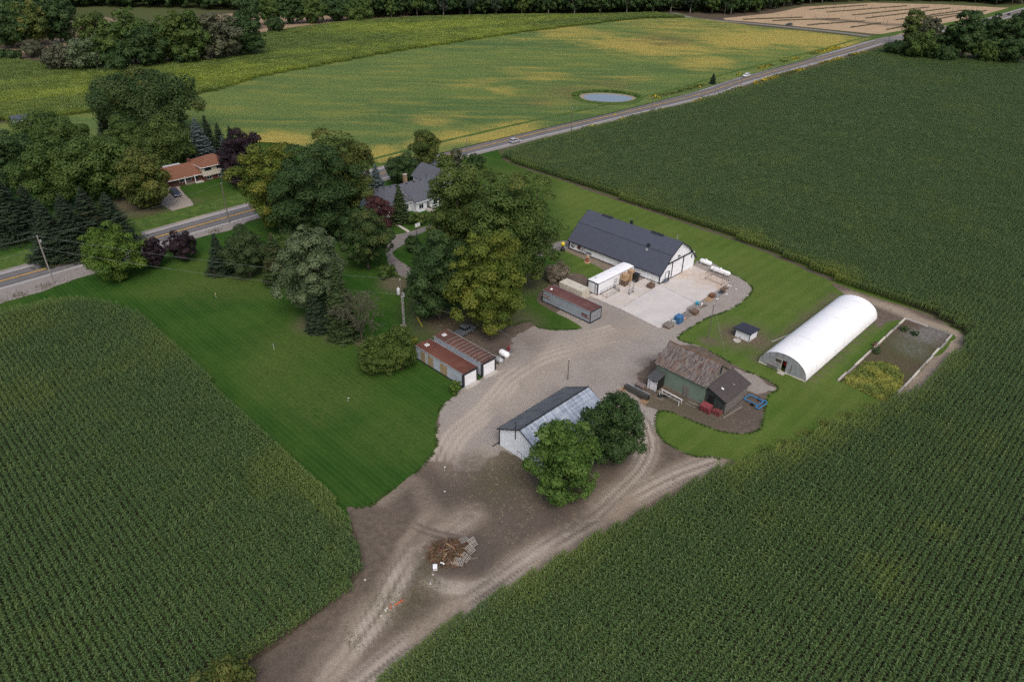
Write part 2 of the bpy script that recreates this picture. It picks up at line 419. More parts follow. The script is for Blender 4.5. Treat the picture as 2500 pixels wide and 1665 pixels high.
litf = blobs([(1150,1120,9,1),(1190,1170,8,.9),(1100,1170,7,.7),(1060,1110,6,.5),(1700,965,4,.9),(1720,950,3,.9),(1270,1150,5,.8)])
def ruts(lst, w=.34):
    P_ = []
    for p, n, sp in lst:
        q = np.array(catmull(W(p, d=True), False, .8))
        for k in range(n): P_.append(offs2(q, (k-(n-1)/2)*sp))
    def f(x, y):
        o = np.zeros(len(x)); wob = (fbm(x, y, 7, 33)-.5)*.5
        for q in P_: o = np.maximum(o, sstep(w*1.7, w*.4, dist_poly(x, y, [tuple(v) for v in q[::3]], False)+wob*.3)*sstep(.15, .45, vnoise(x+q[0][0], y, 8, 7)))
        return o
    return f
def offs2(p, d):
    t = np.gradient(p, axis=0); t /= np.linalg.norm(t, axis=1)[:, None]; return p+np.stack([-t[:, 1], t[:, 0]], 1)*d
R1 = [(1645,1062),(1560,1092),(1480,1132),(1380,1192),(1250,1272),(1150,1342),(1060,1402),(960,1472),(880,1532),(800,1600)]; R2 = [(1090,1175),(1030,1222),(960,1272),(910,1342),(880,1402),(840,1452),(800,1502),(740,1580)]; R3 = [(1470,960),(1490,1000),(1492,1035),(1470,1080),(1420,1130),(1350,1195)]
rutl = ruts([(R1, 4, .85), (R2, 4, .8), (R3, 4, .7), ([(985,1330),(1040,1352),(1110,1347),(1180,1302),(1290,1232)], 3, .6), ([(1170,880),(1110,950),(1050,1000),(1020,1060)], 4, 1.1), ([(1150,870),(1230,820),(1330,790),(1430,760)], 5, 1.3)])
rutd = ruts([(R1, 3, 1.3), (R2, 3, 1.5), (R3, 3, 1.1), ([(860,1170),(930,1200),(1010,1230),(1080,1240)], 2, .9)], .24)
region('gravel_yard', W(yard_px), .035, .4, YARD, jit=.16, fine=.6, attrs={'rut': rutl, 'rutd': rutd, 'gravel': gravel_w, 'track': trackf, 'dark': darkf, 'moss': mossf, 'litter': litf}, label='gravel and dirt yard with pale wheel tracks')
# dirt lane round the garden and the strip along the corn
lane = W([(2030,692),(2091,711),(2171,738),(2251,763),(2314,792),(2359,821),(2350,868),(2290,925),(2215,995),(2160,985),(2230,925),(2310,850),(2330,815),(2235,790),(2200,783),(2165,790),(2150,800),(2125,780)])
zero = lambda x, y: np.zeros(len(x))
region('dirt_lane', lane, .03, 1.0, YARD, jit=.3, attrs={'gravel': lambda x, y: .25+zero(x, y), 'track': lines([([(1960,680),(2040,705),(2110,735),(2180,760),(2195,790),(2150,850),(2080,910)], 1.5, .8)]), 'dark': zero, 'moss': blobs([(2080,900,4,.6)]), 'litter': zero}, label='narrow dirt lane bending round the garden')
cornlip = W([(1224,387),(1253,402),(1306,420),(1360,437),(1480,480),(1557,506),(1674,548),(1767,578),(1850,610),(1900,630),(1964,657),(2027,686),(2040,684),(1964,650),(1900,622),(1850,604),(1767,572),(1674,542),(1557,500),(1480,474),(1360,431),(1306,414),(1253,397),(1226,383)])
region('soil_strip', cornlip, .025, 1.5, YARD, jit=.35, attrs={'gravel': zero, 'track': zero, 'dark': lambda x, y: .9+zero(x, y), 'moss': lambda x, y: .4+zero(x, y), 'litter': zero}, label='bare soil strip at the foot of the corn')
# ---- garden soil
m = Mat('garden_soil', .95, .1)
n1 = m.noise(2.5, 5, .65); n2 = m.noise(11, 3, .7)
c = m.mix(m.ramp(n1, .3, .7), (.060, .046, .034), (.112, .086, .062))
ash = m.math('MULTIPLY', m.attr('ash'), m.ramp(m.noise(1.4, 5, .7), .28, .62))
c = m.mix(m.math('MULTIPLY', ash, .5), c, (.28, .30, .33)); c = m.mix(m.math('MULTIPLY', m.attr('weed'), m.ramp(n1, .35, .6)), c, (.055, .075, .022))
c = m.mix(m.math('MULTIPLY', m.ramp(n2, .68, .78), .3), c, (.24, .22, .19)); m.col(c); m.bump(n1, .8, .1)
gpx = [(2047,931),(2210.7,779),(2324,820),(2188,966)]
region('garden_bed', W(gpx), .05, 1.0, m.m, smooth=False, attrs={'ash': blobs([(2120,775,4.0,1),(2095,800,3.4,.7),(2140,765,3,.9)]), 'weed': blobs([(2100,800,7,.75),(2060,800,6,.7),(2020,860,6,.8),(2045,750,1.2,1),(2030,880,3,.8),(2000,840,4,.6),(1985,800,1.3,1)])}, label='dark soil of the vegetable garden')

# ---- concrete pad
m = Mat('concrete', .85, .25)
n1 = m.noise(.35, 5); n2 = m.noise(5, 4, .7)
c = m.mix(m.ramp(n1, .3, .7), (.46, .45, .455), (.53, .51, .50))
c = m.mix(m.math('MULTIPLY', m.attr('tan'), m.ramp(m.noise(.5, 4), .25, .6)), c, (.46, .415, .37))
c = m.mix(m.math('MULTIPLY', m.attr('rust'), m.ramp(m.noise(.9, 5, .7), .3, .65)), c, (.38, .24, .12))
c = m.mix(m.math('MULTIPLY', m.ramp(n2, .55, .8), .25), c, (.36, .35, .34)); m.col(c); m.bump(n2, .2, .01); CONC = m.m
pads = [([(1437,722),(1513.7,754.4),(1609,694.6),(1575,681),(1553,690),(1550,676),(1490,695)], 1.0),
        ([(1515.2,755),(1609.4,802.3),(1700,742.5),(1609.6,695.6)], .15), ([(1611,696),(1701,741.6),(1782.2,687.8),(1693,650)], .8)]
padroot = empty('concrete_pad', tuple(G(1610, 720))); tag(padroot, 'pale concrete pad in front of the white barn', kind='structure')
for i, (pp, tn) in enumerate(pads):
    o = region('slab', W(pp), .11, 1.5, CONC, smooth=False, attrs={'tan': (lambda t: lambda x, y: t*(.4+.6*fbm(x, y, 7, 4))+zero(x, y))(tn), 'rust': blobs([(1545,628,3.2,.9),(1665,660,2.5,.8),(1640,640,5,.5),(1660,650,3,.6)])})
    del o['kind']; o.parent = padroot; o.matrix_parent_inverse = Matrix.Translation(-padroot.location)
    mb = MB(); q = densify(W(pp), 99)
    for k in range(len(q)):
        a, b = q[k], q[(k+1) % len(q)]; mb.add([(a[0], a[1], 0), (b[0], b[1], 0), (b[0], b[1], .109), (a[0], a[1], .109)], [(0, 1, 2, 3)])
    e = mb.build('slab_edge', CONC, padroot); e.matrix_parent_inverse = Matrix.Translation(-padroot.location)

# ---- asphalt drive of the farmhouse, paths
m = Mat('old_asphalt', .9, .2)
n1 = m.noise(.8, 5); n2 = m.noise(12, 3, .7)
c = m.mix(m.ramp(n1, .3, .7), (.135, .125, .122), (.20, .187, .18)); c = m.mix(m.math('MULTIPLY', m.ramp(n2, .5, .8), .3), c, (.30, .28, .26)); m.col(c); DRIVE = m.m
def c3(x, y): return (860+x/4.708, 380+y/4.708)
drv = [c3(*p) for p in [(1000,770),(860,810),(650,880),(450,930),(405,1010),(385,1120),(430,1290),(520,1370),(640,1420),(800,1500),(900,1560),(960,1500),(800,1400),(660,1290),(560,1220),(475,1150),(470,1100),(600,1015),(640,955),(780,900),(880,860),(1000,830)]]
region('driveway', W(drv), .032, 1.2, DRIVE, jit=.1, label='curving asphalt driveway beside the farmhouse')
def c1(x, y): return (1300+x/4.282, 480+y/4.282)
pth = [c1(*p) for p in [(60,640),(160,600),(210,600),(290,560),(376,548),(382,470),(330,462),(240,485),(150,560),(60,610)]]
region('path', W(pth), .032, 1.0, DRIVE, jit=.1, label='short paved path at the end of the white barn')
bed = [c1(*p) for p in [(330,560),(500,640),(700,740),(800,800),(870,725),(378,550)]]
region('gravel_bed', W(bed), .033, 1.0, YARD, jit=.15, attrs={'gravel': lambda x, y: .3+zero(x, y), 'track': lambda x, y: .45+zero(x, y), 'dark': zero, 'moss': lambda x, y: .7*fbm(x, y, 2, 3), 'litter': zero}, label='dry planting bed along the barn wall')
walk = [c3(*p) for p in [(490,790),(520,785),(665,870),(640,885)]]
region('walkway', W(walk), .034, 1.0, CONC, smooth=False, attrs={'tan': lambda x, y: 1+zero(x, y), 'rust': zero}, label='narrow concrete walk to the farmhouse door')
def c4(x, y): return (300+x/3.92, 300+y/3.92)
dr2 = [c4(*p) for p in [(450,600),(420,690),(360,770),(430,820),(510,870),(540,920),(505,965),(420,1005),(520,990),(700,945),(850,885),(790,880),(720,850),(680,800),(650,740),(600,700),(560,640),(530,600)]]
region('driveway', W(dr2), .032, 1.2, YARD, jit=.15, attrs={'gravel': lambda x, y: 1+zero(x, y), 'track': lambda x, y: .3+zero(x, y), 'dark': zero, 'moss': zero, 'litter': zero}, label='gravel driveway of the brick house across the road')

# ---- road
m = Mat('asphalt', .85, .25)
n1 = m.noise(.25, 4); n2 = m.noise(9, 3, .7)
c = m.mix(m.ramp(n1, .3, .7), (.068, .067, .071), (.098, .094, .096)); lane_ = m.attr('edge')
c = m.mix(lane_, c, (.31, .305, .31)); c = m.mix(m.math('MULTIPLY', m.ramp(n2, .5, .8), .25), c, (.2, .19, .19)); m.col(c); ASPH = m.m
m = Mat('shoulder_gravel', .95, .1)
n2 = m.noise(3, 5, .7); c = m.mix(m.ramp(n2, .3, .7), (.17, .155, .15), (.28, .26, .25)); c = m.mix(m.math('MULTIPLY', m.ramp(m.noise(.9, 5, .7), .55, .7), .7), c, (.08, .075, .05)); m.col(c); m.bump(n2, .5, .05); SHOUL = m.m
YEL = simple('yellow_paint', (.62, .37, .05), (.48, .29, .05), 2.5, .6)
WPAINT = simple('worn_white_paint', (.40, .40, .40), (.25, .25, .25), 1.5, .7)
cl = [(-330,774),(0,687.5),(600,518),(1069,386),(1220,348),(1300,328),(1700,233),(1829,192),(2077,123),(2173,97),(2395,55),(2500,26)]
cl = W(cl); cl = catmull([tuple(2*np.array(cl[0])-np.array(cl[1]))]+cl+[tuple(2*np.array(cl[-1])-np.array(cl[-2]))], False, 5.0)
def offs(pts, d):
    p = np.array(pts); t = np.gradient(p, axis=0); t /= np.linalg.norm(t, axis=1)[:, None]; return p+np.stack([-t[:, 1], t[:, 0]], 1)*d
def ribbon(name, pts, ds, z, mat, attr=None, zs=None, parent=None):
    rows = [offs(pts, d) for d in ds]; n = len(pts); k = len(ds)
    co = np.concatenate([np.concatenate([r, np.full((n, 1), (zs[i] if zs else z))], 1) for i, r in enumerate(rows)]); fl = []
    for j in range(k-1):
        for i in range(n-1): fl += [j*n+i, (j+1)*n+i, (j+1)*n+i+1, j*n+i+1]
    fl = np.array(fl).reshape(-1, 4)[:, ::-1].ravel()
    o = link(name, np_mesh(name, co, fl, 4, mat, attrs={attr[0]: np.repeat(attr[1], n)} if attr else None))
    if parent: o.parent = parent
    return o
tag(ribbon('road_verge', cl, [-6.2, -4.6, 4.6, 6.0], .025, SHOUL), 'gravel shoulders of the country road', kind='structure')
road = tag(ribbon('road', cl, [-4.5, -3.5, -3.3, -1.8, 0, 1.8, 3.3, 3.5, 4.5], .06, ASPH, ('edge', np.array([1, .9, .1, .25, 0, .25, .1, .9, 1.0]))), 'two lane asphalt road running past the farm', kind='structure')
ribbon('centre_line', cl, [-.26, -.06], .066, YEL, parent=road); ribbon('centre_line', cl, [.06, .26], .066, YEL, parent=road)
ribbon('edge_line', cl, [-3.52, -3.40], .066, WPAINT, parent=road); ribbon('edge_line', cl, [3.40, 3.52], .066, WPAINT, parent=road)
verge = W([(-330,830),(-100,772),(0,742),(110,708),(228,668),(330,636),(430,600),(520,572),(590,552),(590,535),(430,580),(228,640),(0,704),(-330,792)])
region('gravel_verge', verge, .03, 1.2, SHOUL, jit=.3, label='wide pebbly verge between road and lawn')
side = catmull(W([(1630,30),(1700,46),(1830,58),(1960,71),(2080,84),(2185,98)]), False, 6)
tag(ribbon('side_road', side, [-3.4, 3.4], .055, DRIVE), 'pale side road joining the main road far off', kind='structure')
apr = W([(2150,107),(2190,100),(2230,92),(2200,88),(2150,92),(2130,90)])
region('junction', apr, .068, 4, DRIVE, label='widened asphalt at the distant junction')

# ---- far fields
m = Mat('soybean', .95, .03)
ax = m.co(rot=(0, 0, -R(33)), stretch=(.22, 1, 1)); big = m.noise(.028, 4, .6, ax); mid = m.noise(.13, 4, .6, ax); fine = m.noise(1.2, 4, .7)
c = m.mix(m.ramp(big, .35, .6), (.078, .142, .050), (.130, .190, .056))
c = m.mix(m.math('MULTIPLY', m.ramp(mid, .46, .66), .75), c, (.215, .235, .062))
y = m.math('ADD', m.attr('ripe'), m.math('MULTIPLY', m.math('SUBTRACT', mid, .5), .9)); c = m.mix(m.math('MULTIPLY', m.ramp(y, .1, .9), .92), c, (.40, .325, .085))
c = m.mix(m.math('MULTIPLY', m.attr('brown'), m.ramp(mid, .3, .6)), c, (.135, .115, .055))
rows = m.wave(.42, m.co(rot=(0, 0, -UANG)), .8, .4, dirn='Y'); c = m.mix(m.math('MULTIPLY', m.ramp(rows, .3, .8), .22), c, (.03, .055, .02))
c = m.mix(m.math('MULTIPLY', m.ramp(fine, .4, .8), .45), c, (.20, .235, .085)); m.col(c); m.bump(m.math('ADD', fine, m.math('MULTIPLY', rows, .6)), 1.0, .4); SOY = m.m
soy = W([(-80,316),(180,281),(450,243),(640,186),(960,126),(1275,79),(1560,46),(1690,44),(1830,64),(1960,77),(2075,90),(2130,96),(1960,150),(1800,192),(1690,228),(1500,276),(1300,322),(1180,350),(1060,380),(930,402),(860,388),(700,352),(500,345),(300,380),(-80,380)])
ripef = blobs([(1500,107,45,1),(1560,112,30,.9),(1420,98,40,.7),(1700,98,45,.9),(1800,92,50,1),(1880,88,40,.9),(1650,75,50,.6),(1330,80,50,.6),(1550,60,60,.5),(1690,60,50,.5),(1620,145,25,.7),(1230,172,22,.5),(1100,196,18,.5),(990,278,12,.8),(1150,210,10,.8),(1040,320,14,.9),(960,340,12,1),(1120,312,14,.9),(1200,300,14,.8),(900,355,10,1),(860,362,9,1),(620,322,14,1),(670,330,10,.8),(1280,240,12,.5),(1640,90,40,.6),(1740,120,25,.4),(1480,180,18,.4)])
brnf = blobs([(1530,95,25,.9),(1330,215,16,.7),(1370,228,12,1),(1240,235,10,.5),(1400,195,14,.5)])
region('soybean_field', soy, .3, 6, SOY, smooth=False, fine=6, attrs={'ripe': ripef, 'brown': brnf}, label='soybean field beyond the road, green with ripening yellow patches')
# dike edge of grass between soybeans and the road
m = Mat('rough_grass', .95, .03)
n1 = m.noise(.5, 5, .7); c = m.mix(m.ramp(n1, .3, .7), (.040, .082, .018), (.085, .130, .034)); m.col(c); m.bump(n1, 1, .4); RGRASS = m.m
north = offs(cl, 6.0)
tag(ribbon('grass_verge', cl, [5.9, 9.5, 13.5], .1, RGRASS, zs=[.03, .25, .34]), 'rough grass verge along the soybean side of the road', kind='structure')
# pond
m = Mat('pond_water', .04, 1.0); m.col((.13, .145, .155)); m.b.inputs['Coat Weight'].default_value = 1.0; m.b.inputs['Coat Roughness'].default_value = .03; WATER = m.m
pc = G(1478, 243); prx = 92/2*mpp(pc)*1.0
def ell(cx, cy, rx, ry, n=40, wob=.06, seed=1):
    return [(cx+rx*math.cos(t)*(1+wob*math.sin(3*t+seed)), cy+ry*math.sin(t)*(1+wob*math.cos(2*t+seed))) for t in [2*math.pi*k/n for k in range(n)]]
pb = [G(1424, 243), G(1538, 240), G(1482, 233), G(1482, 252)]
prx = (pb[1]-pb[0]).length/2; pry = (pb[2]-pb[3]).length/2; pcx = (pb[0].x+pb[1].x)/2; pcy = (pb[2].y+pb[3].y)/2
region('grass_bank', ell(pcx, pcy+2, prx*1.5, pry*1.9), .36, 4, RGRASS, label='grassy bank around the pond')
region('sandy_shore', ell(pcx, pcy+1.2, prx*1.16, pry*1.22), .40, 4, YARD, attrs={k: (lambda v: lambda x, y: v+zero(x, y))(v) for k, v in (('gravel', .2), ('track', .9), ('dark', 0), ('moss', .3), ('litter', 0))}, label='sandy rim of the pond')
region('pond', ell(pcx, pcy, prx, pry), .44, 4, WATER, label='small farm pond reflecting the pale sky')
# tan field at the far junction
m = Mat('straw', .95, .1); n1 = m.noise(.12, 4); n2 = m.noise(.9, 4, .7)
c = m.mix(m.ramp(n1, .3, .7), (.40, .30, .195), (.33, .24, .155)); c = m.mix(m.math('MULTIPLY', m.ramp(n2, .4, .8), .35), c, (.22, .155, .10))
c = m.mix(m.attr('dark'), c, (.06, .05, .045)); m.col(c); STRAW = m.m
tan = W([(1765,46),(1890,33),(1960,18),(2130,8),(2300,12),(2445,20),(2490,20),(2370,52),(2215,86),(2130,84),(1990,70),(1870,58),(1770,50)])
region('stubble_field', tan, .12, 10, STRAW, smooth=False, fine=8, attrs={'dark': lines([([(1880,45),(1960,50),(2030,58),(2100,60)], 5, .8)])}, label='bare tan field with trellis rows at the junction')
region('pale_field', W([(500,45),(620,80),(760,62),(1000,40),(860,28),(640,30)]), .12, 12, STRAW, attrs={'dark': lambda x, y: .3+zero(x, y)}, label='strip of stubble behind the grove')
region('pale_field', W([(-150,150),(150,120),(330,80),(240,40),(150,60),(100,110),(-150,125)]), .12, 12, STRAW, attrs={'dark': lambda x, y: .45+zero(x, y)}, label='tan clearing between the far woods')
region('hay_meadow', W([(2230,96),(2330,80),(2500,45),(2700,40),(2700,140),(2500,130),(2300,120)]), .1, 12, RGRASS, label='green meadow behind the roadside trees')
# ================================================================== CORN
def corn_material(name, a, b, yel, glossy=.42):
    m = Mat(name, glossy, .32)
    t = m.attr('tint', 'INSTANCER'); lv = m.attr('leaf')
    c = m.mix(lv, a, b); c = m.mix(t, c, yel); tas = m.attr('tassel'); c = m.mix(tas, c, (.13, .14, .065))
    m.col(c)
    tr = m.n('BsdfTranslucent'); m.set(tr.inputs[0], c); mx = m.n('MixShader'); mx.inputs[0].default_value = .22
    m.t.links.new(m.b.outputs[0], mx.inputs[1]); m.t.links.new(tr.outputs[0], mx.inputs[2])
    m.t.links.new(mx.outputs[0], m.t.nodes['Material Output'].inputs[0]); return m.m
CORN = corn_material('corn_leaf', (.039, .086, .023), (.096, .160, .050), (.185, .235, .042))
CORNFAR = corn_material('far_corn_leaf', (.088, .138, .026), (.125, .185, .034), (.26, .33, .04))
def corn_patch(name, rows, length, spacing, rowgap, seed, mat, leafw=1.0, nleaf=8):
    rg = np.random.default_rng(seed); co = []; fl = []; lf = []; ts = []
    for r in range(rows):
        for k in range(int(length/spacing)):
            x = -length/2+(k+.5)*spacing+rg.normal(0, .03); y = (r-(rows-1)/2)*rowgap+rg.normal(0, .035)
            H = 2.15+rg.normal(0, .12); base = rg.normal(math.pi/2, .55); tone = np.clip(rg.normal(.5, .25), 0, 1)
            for l in range(nleaf):
                h = H*(.32+.66*(l+rg.random()*.5)/nleaf); az = base+math.pi*(l % 2)+rg.normal(0, .5)
                L = (.60+.24*rg.random())*(1-.35*abs(l/nleaf-.55))*1.02; wd = .05*leafw*(1+rg.normal(0, .15)); el = R(66+rg.normal(0, 9)); dr = R(60+rg.normal(0, 14))
                px, pz = 0.0, h; b0 = len(co); ca, sa = math.cos(az), math.sin(az)
                for s_, ww in enumerate((.7, 1.0, .85, 0)):
                    c_ = (x+ca*px, y+sa*px, pz); dz = wd*ww*.25
                    tn = np.clip(tone+(.25 if s_ in (1, 2) else -.1)+rg.normal(0, .08), 0, 1)
                    if ww: co += [(c_[0]-sa*wd*ww, c_[1]+ca*wd*ww, c_[2]+dz), (c_[0]+sa*wd*ww, c_[1]-ca*wd*ww, c_[2]+dz)]; lf += [tn, tn]; ts += [0, 0]
                    else: co.append(c_); lf.append(tn); ts.append(0)
                    e = el-dr*s_; px += math.cos(e)*L/3; pz += math.sin(e)*L/3
                fl += [b0, b0+1, b0+3, b0, b0+3, b0+2, b0+2, b0+3, b0+5, b0+2, b0+5, b0+4, b0+4, b0+5, b0+6]
            for q in range(3):      # tassel
                az = rg.random()*6.28; b0 = len(co); t = rg.random()*.10+.02
                co += [(x-.012, y, H-.1), (x+.012, y, H-.1), (x+math.cos(az)*t*1.6, y+math.sin(az)*t*1.6, H+.26)]; fl += [b0, b0+1, b0+2]; lf += [.5]*3; ts += [1, 1, 1]
            b0 = len(co); co += [(x-.016, y, 0), (x+.016, y, 0), (x+.012, y, H), (x-.012, y, H)]; fl += [b0, b0+1, b0+2, b0, b0+2, b0+3]; lf += [.6]*4; ts += [0]*4
    me = np_mesh(name, np.array(co), fl, 3, mat, attrs={'leaf': lf, 'tassel': ts})
    return bpy.data.objects.new(name, me)
def variants(tag_, mat):
    c = bpy.data.collections.new('corn_parts_'+tag_); obs = []
    for i in range(4): obs.append(corn_patch('corn_a%d' % i, 2, 3.0, .20, .82, 10+i, mat))
    for i in range(4): obs.append(corn_patch('corn_b%d' % i, 1, 1.5, .20, .82, 30+i, mat))
    for o in obs: c.objects.link(o)
    return c
PART = variants('near', CORN)
FPART = bpy.data.collections.new('corn_parts_far')
for i in range(3): FPART.objects.link(corn_patch('corn_c%d' % i, 3, 4.0, .36, .9, 50+i, CORNFAR, 2.0, 7))
def scatter_group(name, coll):
    ng = bpy.data.node_groups.new(name, 'GeometryNodeTree')
    ng.interface.new_socket('Geometry', in_out='INPUT', socket_type='NodeSocketGeometry'); ng.interface.new_socket('Geometry', in_out='OUTPUT', socket_type='NodeSocketGeometry')
    gi = ng.nodes.new('NodeGroupInput'); go = ng.nodes.new('NodeGroupOutput'); ip = ng.nodes.new('GeometryNodeInstanceOnPoints')
    ci = ng.nodes.new('GeometryNodeCollectionInfo'); ci.inputs['Collection'].default_value = coll; ci.inputs['Separate Children'].default_value = True; ci.inputs['Reset Children'].default_value = True
    def at(n, t):
        a = ng.nodes.new('GeometryNodeInputNamedAttribute'); a.data_type = t; a.inputs['Name'].default_value = n; return a.outputs['Attribute']
    ip.inputs['Pick Instance'].default_value = True
    cx = ng.nodes.new('ShaderNodeCombineXYZ'); ng.links.new(at('rz', 'FLOAT'), cx.inputs[2])
    sx = ng.nodes.new('ShaderNodeCombineXYZ'); sx.inputs[0].default_value = 1; sx.inputs[1].default_value = 1; ng.links.new(at('sz', 'FLOAT'), sx.inputs[2])
    ng.links.new(gi.outputs[0], ip.inputs['Points']); ng.links.new(ci.outputs[0], ip.inputs['Instance']); ng.links.new(at('idx', 'INT'), ip.inputs['Instance Index'])
    er = ng.nodes.new('FunctionNodeEulerToRotation'); ng.links.new(cx.outputs[0], er.inputs[0]); ng.links.new(er.outputs[0], ip.inputs['Rotation']); ng.links.new(sx.outputs[0], ip.inputs['Scale'])
    ng.links.new(ip.outputs[0], go.inputs[0]); return ng
SCN = scatter_group('corn_scatter', PART); SCF = scatter_group('far_corn_scatter', FPART)
def corn_field(name, poly, ang, tintf, label, ng=None, cell=(3.0, 1.64), small=True, nvar=4, holes=.0, zs=1.0, seed=1):
    rg = np.random.default_rng(seed); ca, sa = math.cos(ang), math.sin(ang); P = np.array(poly)
    pu = P[:, 0]*ca+P[:, 1]*sa; pv = -P[:, 0]*sa+P[:, 1]*ca; pr = list(zip(pu, pv))
    def cells(cx, cy):
        gu, gv = np.meshgrid(np.arange(pu.min(), pu.max(), cx)+cx/2, np.arange(pv.min(), pv.max(), cy)+cy/2); return gu.ravel(), gv.ravel()
    gu, gv = cells(*cell); ins = in_poly(gu, gv, pr); gu = gu[ins]; gv = gv[ins]; d = dist_poly(gu, gv, pr)
    X = []; Y = []; I = []; E = []
    if small:
        big = d > 2.2
        bu, bv = gu[big], gv[big]; X.append(bu); Y.append(bv); I.append(rg.integers(0, nvar, len(bu))); E.append(d[big])
        su, sv = [], []
        gu2, gv2 = cells(*cell); k = in_poly(gu2, gv2, pr); dd = dist_poly(gu2, gv2, pr); k2 = (~k & (dd < 2.5)) | (k & (dd <= 2.2))
        for du in (-cell[0]/4, cell[0]/4):
            for dv in (-cell[1]/4, cell[1]/4): su.append(gu2[k2]+du); sv.append(gv2[k2]+dv)
        su = np.concatenate(su); sv = np.concatenate(sv); k = in_poly(su, sv, pr); su = su[k]; sv = sv[k]
        X.append(su); Y.append(sv); I.append(rg.integers(4, 8, len(su))); E.append(dist_poly(su, sv, pr))
    else: X.append(gu); Y.append(gv); I.append(rg.integers(0, nvar, len(gu))); E.append(d)
    u = np.concatenate(X); v = np.concatenate(Y); idx = np.concatenate(I); e = np.concatenate(E)
    x = u*ca-v*sa; y = u*sa+v*ca
    if holes:
        keep = (vnoise(x, y, 5.5, seed+40)*.75+vnoise(x, y, 1.9, seed+41)*.25 > holes) | (e < 3); x, y, idx, e = x[keep], y[keep], idx[keep], e[keep]
    rz = ang+math.pi*rg.integers(0, 2, len(x))+rg.normal(0, .02, len(x)); sz = zs*(.9+.2*fbm(x, y, 11, seed)+rg.normal(0, .03, len(x)))*(.86+.14*sstep(0, 3, e))
    t = np.clip(tintf(x, y, e)+rg.normal(0, .05 if small else .015, len(x)), 0, 1)
    me = bpy.data.meshes.new(name); me.vertices.add(len(x)); me.vertices.foreach_set('co', np.stack([x, y, np.full(len(x), .0)], 1).astype(np.float32).ravel())
    for k_, ty, v_ in (('rz', 'FLOAT', rz), ('sz', 'FLOAT', sz), ('tint', 'FLOAT', t)): me.attributes.new(k_, ty, 'POINT').data.foreach_set('value', v_.astype(np.float32))
    me.attributes.new('idx', 'INT', 'POINT').data.foreach_set('value', idx.astype(np.int32))
    o = link(name, me); md = o.modifiers.new('plants', 'NODES'); md.node_group = ng or SCN
    tag(o, label, 'corn', kind='stuff'); print(name, len(x), 'patches'); return o
Z = 2.2
left = W([(-420,860),(-200,790),(0,752),(110,722)], Z)+W([(200,717),(265,727),(320,744),(372,781),(457,860),(595,998),(743,1126),(807,1189),(850,1253),(871,1317),(876,1370)], Z)
left += W([(862,1440),(820,1490),(743,1545),(627,1625),(560,1690),(300,1900),(-800,1900)])
yl = lambda x, y, s: np.clip((fbm(x, y, 16, s)-.55)*2.2, 0, .5)
edge_y = lambda e, a, w: a*sstep(w, 0, e)
corn_field('corn_field', left, R(-44.5), lambda x, y, e: yl(x, y, 3)*.6+edge_y(e, .2, 5)*vnoise(x, y, 6, 9), 'dense green corn left of the dirt track', holes=.0, seed=1)
rl = W([(880,1720),(920,1640),(1062,1519),(1190,1445),(1327,1370),(1460,1290),(1593,1221),(1690,1165),(1752,1128),(1820,1110),(1930,1072),(2040,1020),(2130,985),(2195,950)], Z)
rl += W([(2240,960),(2300,900),(2346,850),(2359,821),(2314,790),(2251,762),(2171,736),(2091,709),(2027,682),(1964,653),(1900,626),(1850,607),(1767,575),(1674,545),(1557,503),(1480,477),(1360,434),(1306,417),(1253,400),(1224,384)])
rl += W([(1300,350),(1500,300),(1700,252),(1830,215),(2000,165),(2150,120)], .8)+W([(2500,155),(2900,200),(3300,500),(3600,1000),(3000,1900),(900,1900)])
ylb = blobs([(1980,640,16,.0)]+[(1900,640,5,.75),(1850,620,5,.6),(1700,560,8,.35),(1400,470,10,.25),(1950,980,4,.5),(1870,1010,4,.6),(1800,1040,4,.6),(1700,1080,4,.5),(2000,1340,4,.5),(1280,1240,5,.6),(1180,1320,4,.4),(2150,1240,3,.4)])
corn_field('corn_field', rl, UANG, lambda x, y, e: yl(x, y, 5)*.3+edge_y(e, .45, 6)*vnoise(x, y, 7, 8)+ylb(x, y)*.8, 'broad dark green corn field on the right and behind the farm', holes=.06, seed=2)
# far corn beyond the soybeans
fc = W([(-250,330),(0,300),(180,284),(450,246),(640,190),(960,130),(1275,82),(1560,48),(1680,46)], 0)+W([(1600,36),(1450,40),(1200,42),(1000,48),(850,58),(700,78),(630,90),(560,140),(300,168),(130,160),(0,150),(-250,170)])
fb = blobs([(150,230,40,.7),(60,255,35,.8),(300,215,30,.3),(520,185,35,.8),(640,165,30,.9),(750,135,40,.9),(950,75,40,.9),(830,72,50,1),(1000,110,45,.8),(1150,75,50,.9),(1280,45,60,.7),(1400,55,50,.7),(450,205,30,.6),(900,120,40,.5),(1090,55,45,.6)])
def streaky(x, y, e):
    a = R(33); u = x*math.cos(a)+y*math.sin(a); v = -x*math.sin(a)+y*math.cos(a)
    return np.clip(fb(x, y)*.8*(.4+.9*fbm(u/6, v, 14, 4))+(fbm(u/7, v, 16, 6)-.55)*1.3, 0, .85)
corn_field('corn_field', fc, R(38), streaky, 'bright yellow green corn field beyond the soybeans', SCF, (4.0, 2.7), False, 3, seed=3)
